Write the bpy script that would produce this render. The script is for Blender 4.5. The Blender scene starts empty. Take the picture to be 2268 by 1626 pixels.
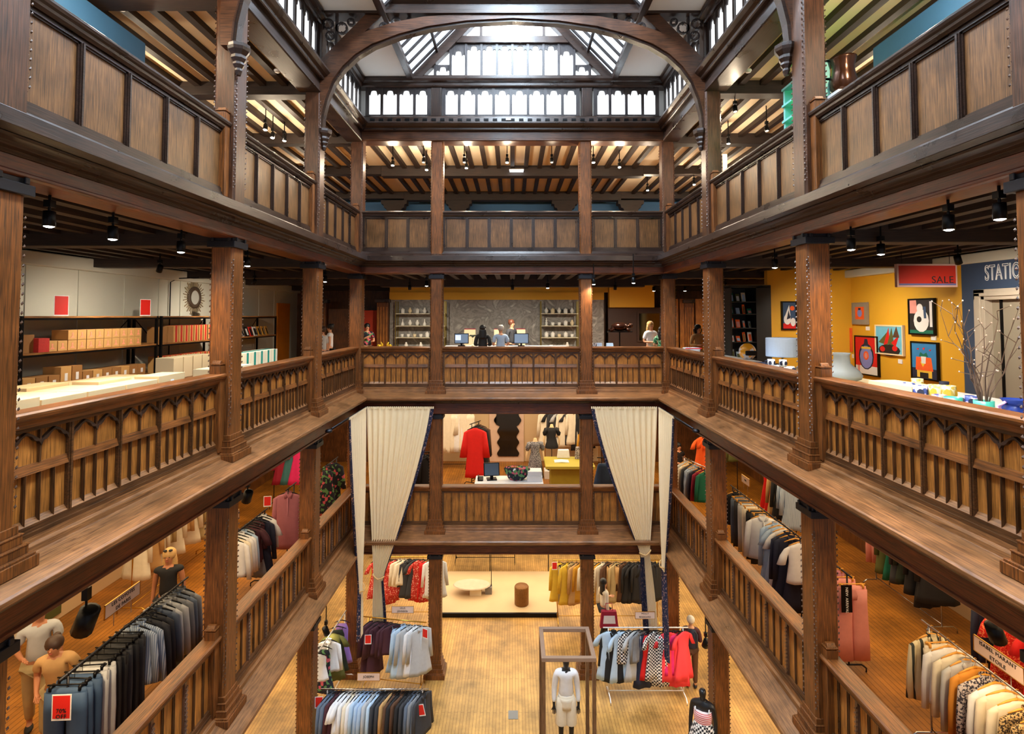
import bpy, math, random
from mathutils import Vector, Matrix, noise
random.seed(11)
SC = bpy.context.scene
COL = SC.collection
PI = math.pi
# ---------------------------------------------------------------- camera
FPX, VX, HY, PITCH = 1200.0, 1135.0, 654.0, math.radians(2.2)
ZC = 9.15
cam_d = bpy.data.cameras.new('camera')
cam = bpy.data.objects.new('camera', cam_d)
COL.objects.link(cam)
cam.location = (0, 0, ZC)
cam.rotation_euler = (PI / 2 + PITCH, 0, 0)
cam_d.sensor_width = 36.0
cam_d.sensor_fit = 'HORIZONTAL'
cam_d.lens = FPX / 2268 * 36.0
cam_d.shift_x = -(VX - 1134) / 2268
cam_d.shift_y = -(813 - HY) / 2268
cam_d.clip_start = 0.05
cam_d.clip_end = 200
SC.camera = cam
# ---------------------------------------------------------------- colour + world
SC.view_settings.view_transform = 'Standard'
SC.view_settings.look = 'None'
SC.view_settings.gamma = 1
SC.view_settings.use_curve_mapping = False
SC.view_settings.exposure = 0.0
SC.cycles.max_bounces = 6
SC.cycles.diffuse_bounces = 4
SC.cycles.glossy_bounces = 2
SC.cycles.transmission_bounces = 4
SC.cycles.transparent_max_bounces = 6
SC.cycles.caustics_reflective = False
SC.cycles.caustics_refractive = False
SC.cycles.sample_clamp_indirect = 6
SC.cycles.use_denoising = True
wd = bpy.data.worlds.new('daylight')
SC.world = wd
wd.use_nodes = True
bg = wd.node_tree.nodes['Background']
bg.inputs[0].default_value = (0.82, 0.89, 1.0, 1)
bg.inputs[1].default_value = 0.5


def area_light(name, loc, rot, size, power, col=(1, 1, 1), sy=None, spread=PI):
    d = bpy.data.lights.new(name, 'AREA')
    d.shape = 'RECTANGLE'
    d.size = size
    d.size_y = sy or size
    d.energy = power
    d.color = col
    d.spread = spread
    o = bpy.data.objects.new(name, d)
    o.location = loc
    o.rotation_euler = rot
    COL.objects.link(o)
    return o


WARM = (1.0, 0.70, 0.38)
CREAML = (1.0, 0.80, 0.56)
NEUT = (1.0, 0.86, 0.68)
# daylight is given off by the glowing roof panes


def point(name, loc, power, col=WARM, r=0.06):
    d = bpy.data.lights.new(name, 'POINT')
    d.energy = power
    d.color = col
    d.shadow_soft_size = r
    o = bpy.data.objects.new(name, d)
    o.location = loc
    COL.objects.link(o)
    return o


# warm shop lighting: unseen broad lights added under the lower ceilings
for sx in (-1, 1):
    area_light('unseen_gallery_light', (sx * 5.9, 9.5, 6.75), (0, 0, 0), 2.6, 330, WARM, sy=13)
    area_light('unseen_gallery_light', (sx * 5.9, 9.5, 3.35), (0, 0, 0), 2.6, 420, (1, .79, .52), sy=13)
area_light('unseen_gallery_light', (0, 16.8, 6.75), (0, 0, 0), 9, 420, (1, .76, .5), sy=4.5)
area_light('unseen_gallery_light', (0, 17.5, 3.3), (0, 0, 0), 9, 620, (1, .80, .55), sy=6)

# ---------------------------------------------------------------- materials
MATS = {}


def sr(r, g, b):
    f = lambda c: (c / 255 / 12.92) if c / 255 <= 0.04045 else ((c / 255 + 0.055) / 1.055) ** 2.4
    return (f(r), f(g), f(b), 1)


def mat(name, col, rough=0.6, metal=0.0, emit=None, es=0.0, spec=0.5, var=0.0, vs=6.0, bump=0.0):
    if name in MATS:
        return MATS[name]
    m = bpy.data.materials.new(name)
    m.use_nodes = True
    nt = m.node_tree
    b = nt.nodes['Principled BSDF']
    if len(col) == 3:
        col = (*col, 1)
    b.inputs['Base Color'].default_value = col
    b.inputs['Roughness'].default_value = rough
    b.inputs['Metallic'].default_value = metal
    b.inputs['Specular IOR Level'].default_value = spec
    if emit:
        b.inputs['Emission Color'].default_value = (*emit[:3], 1)
        b.inputs['Emission Strength'].default_value = es
    tc = nt.nodes.new('ShaderNodeTexCoord')
    nz = nt.nodes.new('ShaderNodeTexNoise')
    nz.inputs['Scale'].default_value = vs
    nz.inputs['Detail'].default_value = 3
    nt.links.new(tc.outputs['Object'], nz.inputs['Vector'])
    v = var or 0.12
    mp = nt.nodes.new('ShaderNodeMapRange')
    mp.inputs[3].default_value = 1 - v
    mp.inputs[4].default_value = 1 + v
    nt.links.new(nz.outputs['Fac'], mp.inputs[0])
    mx = nt.nodes.new('ShaderNodeVectorMath')
    mx.operation = 'SCALE'
    mx.inputs[0].default_value = col[:3]
    nt.links.new(mp.outputs[0], mx.inputs['Scale'])
    nt.links.new(mx.outputs[0], b.inputs['Base Color'])
    if bump:
        bp = nt.nodes.new('ShaderNodeBump')
        bp.inputs['Strength'].default_value = bump
        bp.inputs['Distance'].default_value = 0.02
        nt.links.new(nz.outputs['Fac'], bp.inputs['Height'])
        nt.links.new(bp.outputs[0], b.inputs['Normal'])
    MATS[name] = m
    return m


def ramp_mat(name, cols, scale, mode='noise', rough=0.5, bump=0.15, detail=5, stretch=(1, 1, 1), dist=0.4, spec=0.5, rvar=0.0, coord='Object', interp='LINEAR'):
    """procedural two/three colour material on object coordinates"""
    if name in MATS:
        return MATS[name]
    m = bpy.data.materials.new(name)
    m.use_nodes = True
    nt = m.node_tree
    L = nt.links.new
    b = nt.nodes['Principled BSDF']
    b.inputs['Roughness'].default_value = rough
    b.inputs['Specular IOR Level'].default_value = spec
    tc = nt.nodes.new('ShaderNodeTexCoord')
    mp = nt.nodes.new('ShaderNodeMapping')
    mp.inputs['Scale'].default_value = stretch
    L(tc.outputs[coord], mp.inputs[0])
    if mode == 'noise':
        t = nt.nodes.new('ShaderNodeTexNoise')
        t.inputs['Scale'].default_value = scale
        t.inputs['Detail'].default_value = detail
        t.inputs['Distortion'].default_value = dist
        out = t.outputs['Fac']
    elif mode == 'voronoi':
        t = nt.nodes.new('ShaderNodeTexVoronoi')
        t.inputs['Scale'].default_value = scale
        out = t.outputs['Color']
    elif mode == 'checker':
        t = nt.nodes.new('ShaderNodeTexChecker')
        t.inputs['Scale'].default_value = scale
        out = t.outputs['Fac']
    else:
        t = nt.nodes.new('ShaderNodeTexWave')
        t.inputs['Scale'].default_value = scale
        t.inputs['Distortion'].default_value = dist
        t.inputs['Detail'].default_value = 2
        t.bands_direction = mode
        out = t.outputs['Fac']
    L(mp.outputs[0], t.inputs['Vector'])
    r = nt.nodes.new('ShaderNodeValToRGB')
    r.color_ramp.interpolation = interp
    e = r.color_ramp.elements
    e[0].position = cols[0][0]
    e[0].color = cols[0][1]
    e[1].position = cols[-1][0]
    e[1].color = cols[-1][1]
    for p, c in cols[1:-1]:
        q = e.new(p)
        q.color = c
    L(out, r.inputs[0])
    L(r.outputs[0], b.inputs['Base Color'])
    if bump:
        bp = nt.nodes.new('ShaderNodeBump')
        bp.inputs['Strength'].default_value = bump
        bp.inputs['Distance'].default_value = 0.01
        L(out, bp.inputs['Height'])
        L(bp.outputs[0], b.inputs['Normal'])
    MATS[name] = m
    return m


def wood(name, dark, light, axis='z', rough=0.38, bump=0.25, sc=9.0, spec=0.5, blotch=None):
    """oak: grain stretched along one axis, large blotches of stain"""
    if name in MATS:
        return MATS[name]
    m = bpy.data.materials.new(name)
    m.use_nodes = True
    nt = m.node_tree
    L = nt.links.new
    b = nt.nodes['Principled BSDF']
    b.inputs['Specular IOR Level'].default_value = spec
    tc = nt.nodes.new('ShaderNodeTexCoord')
    mp = nt.nodes.new('ShaderNodeMapping')
    k = [1, 1, 1]
    k['xyz'.index(axis)] = 0.045
    mp.inputs['Scale'].default_value = k
    L(tc.outputs['Object'], mp.inputs[0])
    n1 = nt.nodes.new('ShaderNodeTexNoise')
    n1.inputs['Scale'].default_value = sc * 9
    n1.inputs['Detail'].default_value = 6
    n1.inputs['Distortion'].default_value = 0.6
    L(mp.outputs[0], n1.inputs['Vector'])
    n2 = nt.nodes.new('ShaderNodeTexNoise')
    n2.inputs['Scale'].default_value = 3.1
    n2.inputs['Detail'].default_value = 4
    L(tc.outputs['Object'], n2.inputs['Vector'])
    r = nt.nodes.new('ShaderNodeValToRGB')
    e = r.color_ramp.elements
    e[0].position = 0.3
    e[0].color = [c * .75 for c in dark[:3]] + [1]  # streaks darkened further to put shading contrast into the grain
    e[1].position = 0.75
    e[1].color = light
    L(n1.outputs['Fac'], r.inputs[0])
    mr = nt.nodes.new('ShaderNodeMapRange')
    mr.inputs[1].default_value = 0.3
    mr.inputs[2].default_value = 0.7
    mr.inputs[3].default_value = 0.66
    mr.inputs[4].default_value = 1.3
    L(n2.outputs['Fac'], mr.inputs[0])
    vm = nt.nodes.new('ShaderNodeVectorMath')
    vm.operation = 'SCALE'
    L(r.outputs[0], vm.inputs[0])
    L(mr.outputs[0], vm.inputs['Scale'])
    L(vm.outputs[0], b.inputs['Base Color'])
    rr = nt.nodes.new('ShaderNodeMapRange')
    rr.inputs[3].default_value = rough - 0.1
    rr.inputs[4].default_value = rough + 0.18
    L(n2.outputs['Fac'], rr.inputs[0])
    L(rr.outputs[0], b.inputs['Roughness'])
    bp = nt.nodes.new('ShaderNodeBump')
    bp.inputs['Strength'].default_value = bump
    bp.inputs['Distance'].default_value = 0.006
    L(n1.outputs['Fac'], bp.inputs['Height'])
    L(bp.outputs[0], b.inputs['Normal'])
    MATS[name] = m
    return m


def boards(name, dark, light, width, axis='y', rough=0.4, gap=0.35, stain=None):
    """floor boards running along an axis"""
    m = bpy.data.materials.new(name)
    m.use_nodes = True
    nt = m.node_tree
    L = nt.links.new
    b = nt.nodes['Principled BSDF']
    tc = nt.nodes.new('ShaderNodeTexCoord')
    mp = nt.nodes.new('ShaderNodeMapping')
    if axis == 'y':
        mp.inputs['Rotation'].default_value = (0, 0, PI / 2)
    L(tc.outputs['Object'], mp.inputs[0])
    br = nt.nodes.new('ShaderNodeTexBrick')
    br.inputs['Scale'].default_value = 1
    br.inputs['Brick Width'].default_value = 2.2
    br.inputs['Row Height'].default_value = width
    br.inputs['Mortar Size'].default_value = 0.0035
    br.inputs['Color1'].default_value = light
    br.inputs['Color2'].default_value = [0.72 * a + 0.28 * c for a, c in zip(light, dark)]
    br.inputs['Mortar'].default_value = [c * gap for c in dark[:3]] + [1]
    L(mp.outputs[0], br.inputs['Vector'])
    n = nt.nodes.new('ShaderNodeTexNoise')
    n.inputs['Scale'].default_value = 0.9
    n.inputs['Detail'].default_value = 8
    n.inputs['Roughness'].default_value = 0.65
    L(tc.outputs['Object'], n.inputs['Vector'])
    mr = nt.nodes.new('ShaderNodeMapRange')
    mr.inputs[1].default_value = 0.35
    mr.inputs[2].default_value = 0.65
    mr.inputs[3].default_value = 0.42
    mr.inputs[4].default_value = 1.12
    L(n.outputs['Fac'], mr.inputs[0])
    vm = nt.nodes.new('ShaderNodeVectorMath')
    vm.operation = 'SCALE'
    L(br.outputs['Color'], vm.inputs[0])
    L(mr.outputs[0], vm.inputs['Scale'])
    L(vm.outputs[0], b.inputs['Base Color'])
    b.inputs['Roughness'].default_value = rough
    MATS[name] = m
    return m


# oak, one material per grain direction
DK, LT = sr(62, 30, 16), sr(140, 80, 42)
OAK = {a: wood('oak_' + a, sr(70, 38, 14), sr(148, 86, 34), a) for a in 'xyz'}
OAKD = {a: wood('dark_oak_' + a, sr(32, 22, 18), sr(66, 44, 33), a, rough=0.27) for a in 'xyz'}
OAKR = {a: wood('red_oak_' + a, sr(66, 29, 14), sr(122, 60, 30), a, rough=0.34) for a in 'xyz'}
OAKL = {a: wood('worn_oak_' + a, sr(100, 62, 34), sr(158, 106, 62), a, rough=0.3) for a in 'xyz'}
OAKF = {a: wood('frame_oak_' + a, sr(52, 31, 17), sr(108, 68, 36), a, rough=0.28, bump=.3) for a in 'xyz'}
OAKB = {a: wood('brown_oak_' + a, sr(52, 31, 19), sr(104, 64, 40), a, rough=0.32) for a in 'xyz'}
PANEL = wood('panel_oak', sr(76, 48, 24), sr(138, 94, 52), 'z', rough=0.34, bump=0.15)
PANEL2 = wood('linenfold_oak', sr(118, 70, 24), sr(200, 130, 56), 'z', rough=0.4)
CARVE = wood('carved_edge', sr(70, 48, 36), sr(128, 92, 68), 'z', rough=0.3, bump=0.6)
IRON = mat('black_iron', sr(42, 42, 48), 0.45, 0.6)
BLACKM = mat('black_metal', sr(22, 22, 24), 0.4, 0.7)
CHROME = mat('chrome', sr(200, 200, 205), 0.22, 1.0)
BRASS = mat('brass', sr(205, 160, 70), 0.3, 1.0)
PLASTER = mat('cream_plaster', sr(238, 222, 190), 0.8, var=0.05, vs=2)
WHITEP = mat('white_plaster', sr(222, 222, 220), 0.8, var=0.04, vs=1.5)
WHITE = mat('white_paint', sr(232, 232, 232), 0.5, var=0.03)
SKYG = mat('window_glass', (1, 1, 1), 0.3, emit=(0.90, 0.96, 1.0), es=1.9)
SKYS = mat('slope_glass', (1, 1, 1), 0.3, emit=(0.72, 0.86, 1.0), es=1.5)
SKYT = mat('ridge_glow', (1, 1, 1), 0.3, emit=(0.70, 0.85, 1.0), es=60)  # unseen ridge pane, made to glow strongly as the main daylight source
JOIST = {a: wood('joist_oak_' + a, sr(30, 21, 17), sr(56, 38, 28), a, rough=0.6) for a in 'xyz'}
BLUEW = mat('blue_paint', sr(54, 104, 150), 0.6, var=0.05)
YELLW = mat('yellow_paint', sr(226, 172, 44), 0.6, var=0.04, vs=1)
GREYW = mat('grey_panel_paint', sr(206, 206, 192), 0.6, var=0.05, vs=1.2)


# ---------------------------------------------------------------- mesh builder
class MB:
    def __init__(s):
        s.v, s.f = [], []

    def box(s, x0, x1, y0, y1, z0, z1):
        n = len(s.v)
        s.v += [(x, y, z) for z in (z0, z1) for y in (y0, y1) for x in (x0, x1)]
        s.f += [tuple(n + i for i in q) for q in ((0, 2, 3, 1), (4, 5, 7, 6), (0, 1, 5, 4), (1, 3, 7, 5), (3, 2, 6, 7), (2, 0, 4, 6))]
        return s

    def cbox(s, x, y, z, w, d, h):
        return s.box(x - w / 2, x + w / 2, y - d / 2, y + d / 2, z, z + h)

    def prism(s, poly, a, b, plane='xz'):
        """poly in the given plane, extruded along the third axis from a to b"""
        n = len(s.v)
        k = len(poly)
        for t in (a, b):
            for u, w in poly:
                s.v.append({'xz': (u, t, w), 'yz': (t, u, w), 'xy': (u, w, t)}[plane])
        s.f.append(tuple(n + i for i in range(k)))
        s.f.append(tuple(n + k + i for i in reversed(range(k))))
        for i in range(k):
            j = (i + 1) % k
            s.f.append((n + i, n + k + i, n + k + j, n + j))
        return s

    def strip(s, A, B, a, b, plane='xz'):
        """ribbon solid between two equal length outlines A and B, thickness a..b"""
        for i in range(len(A) - 1):
            s.prism([A[i], A[i + 1], B[i + 1], B[i]], a, b, plane)
        return s

    def rings(s, R, closed=True, cap=True):
        n = len(s.v)
        k = len(R[0])
        for r in R:
            s.v += [tuple(p) for p in r]
        for i in range(len(R) - 1):
            for j in range(k if closed else k - 1):
                j2 = (j + 1) % k
                s.f.append((n + i * k + j, n + i * k + j2, n + (i + 1) * k + j2, n + (i + 1) * k + j))
        if cap and closed:
            s.f.append(tuple(n + j for j in reversed(range(k))))
            s.f.append(tuple(n + (len(R) - 1) * k + j for j in range(k)))
        return s

    def lathe(s, prof, c=(0, 0, 0), n=12, sy=1.0):
        R = [[(c[0] + r * math.cos(2 * PI * i / n), c[1] + sy * r * math.sin(2 * PI * i / n), c[2] + z) for i in range(n)] for r, z in prof]
        return s.rings(R)

    def tube(s, pts, r, n=6, cap=True):
        pts = [Vector(p) for p in pts]
        rr = r if isinstance(r, (list, tuple)) else [r] * len(pts)
        R = []
        for i, p in enumerate(pts):
            d = (pts[min(i + 1, len(pts) - 1)] - pts[max(i - 1, 0)])
            if d.length < 1e-9:
                d = Vector((0, 0, 1))
            d.normalize()
            up = Vector((0, 0, 1)) if abs(d.z) < 0.92 else Vector((0, 1, 0))
            a = d.cross(up).normalized()
            b = d.cross(a).normalized()
            R.append([p + (a * math.cos(2 * PI * j / n) + b * math.sin(2 * PI * j / n)) * rr[i] for j in range(n)])
        return s.rings(R, cap=cap)

    def sphere(s, c, r, n=10, m=6, sz=1.0, sx=1.0, sy=1.0):
        R = []
        for i in range(1, m):
            a = PI * i / m
            R.append([(c[0] + sx * r * math.sin(a) * math.cos(2 * PI * j / n), c[1] + sy * r * math.sin(a) * math.sin(2 * PI * j / n), c[2] - sz * r * math.cos(a)) for j in range(n)])
        return s.rings(R)

    def quad(s, *p):
        n = len(s.v)
        s.v += [tuple(q) for q in p]
        s.f.append(tuple(range(n, n + len(p))))
        return s

    def xf(s, M):
        s.v = [tuple(M @ Vector(p)) for p in s.v]
        return s

    def build(s, name, m, parent=None, smooth=False, bevel=0.0, sub=0, local=False):
        me = bpy.data.meshes.new(name)
        off = Vector((0, 0, 0)) if (local or parent is None) else WL.get(parent.name, Vector((0, 0, 0)))
        me.from_pydata([tuple(Vector(p) - off) for p in s.v], [], s.f)
        me.materials.append(m)
        if smooth:
            me.polygons.foreach_set('use_smooth', [True] * len(me.polygons))
        me.update()
        o = bpy.data.objects.new(name, me)
        COL.objects.link(o)
        if parent is not None:
            o.parent = parent
            WL[o.name] = Vector(off)
        if bevel:
            b = o.modifiers.new('bevel', 'BEVEL')
            b.width = bevel
            b.segments = 2
            b.limit_method = 'ANGLE'
        if sub:
            b = o.modifiers.new('sub', 'SUBSURF')
            b.levels = b.render_levels = sub
        return o


WL = {}


def tag(o, label, cat, group=None):
    o['label'] = label
    o['category'] = cat
    if group:
        o['group'] = group
    return o


def thing(name, label, cat, loc=(0, 0, 0), rz=0.0, group=None):
    o = bpy.data.objects.new(name, None)
    o.empty_display_size = 0.1
    COL.objects.link(o)
    o.location = loc
    o.rotation_euler = (0, 0, rz)
    WL[o.name] = Vector(loc)
    return tag(o, label, cat, group)


def struct(o):
    o['kind'] = 'structure'
    return o


KIDS = {}


def dup(root, loc, rz=0.0, label=None, group=None, scale=None):
    """copy of a thing with copies of its parts and sub-parts"""
    r = root.copy()
    COL.objects.link(r)
    r.location = loc
    r.rotation_euler = (0, 0, rz)
    if scale:
        r.scale = (scale, scale, scale)
    if label:
        r['label'] = label
    if group:
        r['group'] = group
    for ch in root.children:
        c = ch.copy()
        COL.objects.link(c)
        c.parent = r
        for g in ch.children:
            d = g.copy()
            COL.objects.link(d)
            d.parent = c
    return r


# ---------------------------------------------------------------- key dimensions
XP, YP = 3.85, 13.33         # parapet planes
XI, YI = 3.70, 13.23         # inner faces of the posts
YL = {'A': 3.95, 'B': 7.30, 'C': 10.43, 'D': 13.40}
YR = {'A': 3.83, 'B': 6.93, 'C': 10.38, 'D': 13.40}
BX = (-1.86, 1.80)           # posts in the back wall
XW, YW = 8.1, 20.4           # outer walls
F0, F1, F2, F3 = 0.55, 3.75, 7.25, 10.60
Y0 = -0.6
# ================================================================ THE BUILDING
def sweep(prof, pts_side):
    """moulding along the left side, back and right side; prof = (overhang towards the atrium, z)"""


def run(prof, side, y0=Y0):
    """extrude a closed profile (t, z); t = distance out of the parapet plane into the atrium"""
    mb = MB()
    if side == 'back':
        R = [[(-(XP - t), YP - t, z) for t, z in prof], [((XP - t), YP - t, z) for t, z in prof]]
    else:
        s = -1 if side == 'left' else 1
        R = [[(s * (XP - t), y0, z) for t, z in prof], [(s * (XP - t), YP - t, z) for t, z in prof]]
    mb.rings(R)
    return mb


SIDES = ('left', 'back', 'right')
AX = {'left': 'y', 'right': 'y', 'back': 'x'}
# profiles: ledge board, moulding under it, main beam with bead
LEV = {
    3: dict(ledge=[(0, 10.75), (0.06, 10.74), (0.09, 10.68), (0.26, 10.62), (0.37, 10.60), (0.38, 10.48), (0.30, 10.455), (0.0, 10.45)],
            mould=[(0, 10.45), (0.30, 10.45), (0.29, 10.43), (0.235, 10.41), (0.225, 10.385), (0.18, 10.37), (0.17, 10.34), (0, 10.34)],
            beam=[(-0.16, 10.34), (0.16, 10.34), (0.16, 10.235), (0.175, 10.225), (0.175, 10.20), (0.15, 10.185), (-0.16, 10.185)]),
    2: dict(ledge=[(0, 7.42), (0.05, 7.41), (0.055, 7.36), (0.09, 7.35), (0.10, 7.30), (0.38, 7.215), (0.40, 7.20), (0.40, 7.165), (0.37, 7.14), (0, 7.14)],
            mould=[(0, 7.14), (0.36, 7.14), (0.35, 7.12), (0.27, 7.10), (0.25, 7.06), (0.18, 7.04), (0, 7.04)],
            beam=[(-0.16, 7.04), (0.15, 7.04), (0.15, 6.84), (0.17, 6.83), (0.17, 6.80), (0.15, 6.785), (-0.16, 6.785)]),
    1: dict(ledge=[(0, 4.10), (0.05, 4.09), (0.055, 4.04), (0.09, 4.03), (0.10, 3.98), (0.38, 3.86), (0.41, 3.84), (0.41, 3.79), (0.37, 3.76), (0, 3.76)],
            mould=[(0, 3.76), (0.36, 3.76), (0.34, 3.74), (0.22, 3.72), (0.18, 3.69), (0, 3.69)],
            beam=[(-0.16, 3.69), (0.15, 3.69), (0.15, 3.50), (0.17, 3.49), (0.17, 3.465), (0.15, 3.45), (-0.16, 3.45)]),
}
GN = {1: 'lowest', 2: 'middle', 3: 'top'}
WHO = {'left': 'on the left side', 'right': 'on the right side', 'back': 'across the far end'}
for lv, P in LEV.items():
    for sd in SIDES:
        loc = {'left': (-XP, 6, P['ledge'][0][1]), 'right': (XP, 6, P['ledge'][0][1]), 'back': (0, YP, P['ledge'][0][1])}[sd]
        t = thing('gallery_beam', 'moulded oak edge beam and ledge of the %s gallery %s of the atrium' % (GN[lv], WHO[sd]), 'beam', loc)
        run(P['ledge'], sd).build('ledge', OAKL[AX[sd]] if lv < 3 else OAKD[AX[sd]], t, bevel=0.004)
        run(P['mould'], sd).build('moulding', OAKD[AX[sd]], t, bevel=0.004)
        run(P['beam'], sd).build('beam', OAKR[AX[sd]], t, bevel=0.004)


# ---- posts
def pts_beads(mb, x, y, z0, z1, r=0.012, step=0.036):
    z = z0
    i = 0
    while z < z1 - step:
        n = len(mb.v)
        a = 0.012 if i % 2 else -0.012
        mb.v += [(x + a - r, y, z + step * .45), (x + a, y - r, z + step * .35), (x + a + r, y, z + step * .45), (x + a, y + r, z + step * .55), (x + a - 0.004, y, z), (x + a + 0.004, y, z + step * .95)]
        for q in ((0, 1, 4), (1, 2, 4), (2, 3, 4), (3, 0, 4), (1, 0, 5), (2, 1, 5), (3, 2, 5), (0, 3, 5)):
            mb.f.append(tuple(n + k for k in q))
        z += step
        i += 1


def post(x, y, z0, z1, label, cap=True, base=0.0, w=0.30, wood_=None, corner=False):
    t = thing('timber_post', label, 'post', (x, y, z0))
    h = w / 2
    c = 0.03
    P = [(-h + c, -h), (h - c, -h), (h, -h + c), (h, h - c), (h - c, h), (-h + c, h), (-h, h - c), (-h, -h + c)]
    mb = MB()
    zt = z1 - (0.13 if cap else 0)
    R = []
    for z, k in ((z0, 1), (z0 + (zt - z0) * .5, 1), (zt - 0.001, 1)):
        R.append([(x + a * k, y + b * k, z) for a, b in P])
    mb.rings(R)
    mb.build('shaft', (wood_ or OAK)['z'], t)
    e0, e1 = z0 + (0.42 if base else 0.25), zt - 0.12
    for sx in (-1, 1):
        ed = MB()
        pts_beads(ed, x + sx * (h - 0.012), y - h + 0.012, e0, e1)
        ed.build('carved_edge', CARVE, t)
    if abs(x) > 3:
        ed = MB()
        pts_beads(ed, x - math.copysign(h - 0.012, x), y + h - 0.012, e0, e1)
        ed.build('carved_edge', CARVE, t)
    if cap:
        cb = MB()
        cb.cbox(x, y, zt, w + 0.07, w + 0.07, 0.085)
        cb.cbox(x, y, zt + 0.085, w + 0.02, w + 0.02, 0.045)
        for q in (-0.11, 0.11):
            cb.cbox(x + q, y - h - 0.03, zt + 0.085, 0.04, 0.02, 0.05)
            cb.cbox(x - math.copysign(h + 0.03, x), y + q, zt + 0.085, 0.02, 0.04, 0.05)
        cb.build('iron_cap', IRON, t, bevel=0.006)
    if base:
        bb = MB()
        for r, za, zb in ((h + .10, 0, .09), (h + .085, .09, .11), (h + .055, .11, .17), (h + .06, .17, .185), (h + .03, .185, .25), (h + .035, .25, .265), (h + .012, .265, .33)):
            bb.cbox(x, y, z0 + za * base, 2 * r, 2 * r, (zb - za) * base)
        bb.build('base', OAK['z'], t, bevel=0.005)
    return t


NM = {'A': 'nearest', 'B': 'second', 'C': 'third', 'D': 'corner'}
FL = {0: 'ground floor', 1: 'lowest gallery', 2: 'middle gallery', 3: 'top gallery'}
ZB = {0: F0, 1: 3.93, 2: 7.26, 3: 10.6}
ZT = {0: 3.455, 1: 6.79, 2: 10.19, 3: 13.46}
for lv in range(4):
    for side, Y in (('left', YL), ('right', YR)):
        for k in 'ABCD':
            s = -1 if side == 'left' else 1
            kk = 'in the far %s corner' % side if k == 'D' else 'on the %s, %s from the camera' % (side, {'A': 'first', 'B': 'second', 'C': 'third'}[k])
            post(s * XP, Y[k], ZB[lv], ZT[lv], 'carved oak post of the %s %s' % (FL[lv], kk), cap=lv < 3, base=(0, 1.0)[lv in (1, 2)] or (1.2 if lv == 0 else 0), wood_=(OAKB if lv == 3 else OAK))
    for i, x in enumerate(BX):
        post(x, YP + 0.05, ZB[lv], ZT[lv], 'carved oak post of the %s in the far wall, %s of the two' % (FL[lv], ('left', 'right')[i]), cap=lv < 3, base=(0, 1.0)[lv in (1, 2)] or (1.2 if lv == 0 else 0), wood_=OAK)


# ---- balustrades. local: x along, -y towards the atrium, z up from ledge
def cusp_arch(mb, x0, x1, z, yb, yf, hh):
    """cusped pointed arch head filling the cell top"""
    xm = (x0 + x1) / 2
    w = (x1 - x0)
    N = 12
    lo, up = [], []
    for i in range(N + 1):
        t = i / N
        u = abs(2 * t - 1)
        zt_ = z - .006 - hh * (u ** 1.25)
        up.append((x0 + w * t, zt_))
        d = .020 + (.014 if .4 < u < .7 else 0) + (.022 if u > .86 else 0)
        lo.append((x0 + w * t, zt_ - d))
    mb.strip(up, lo, yf, yb)


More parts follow.
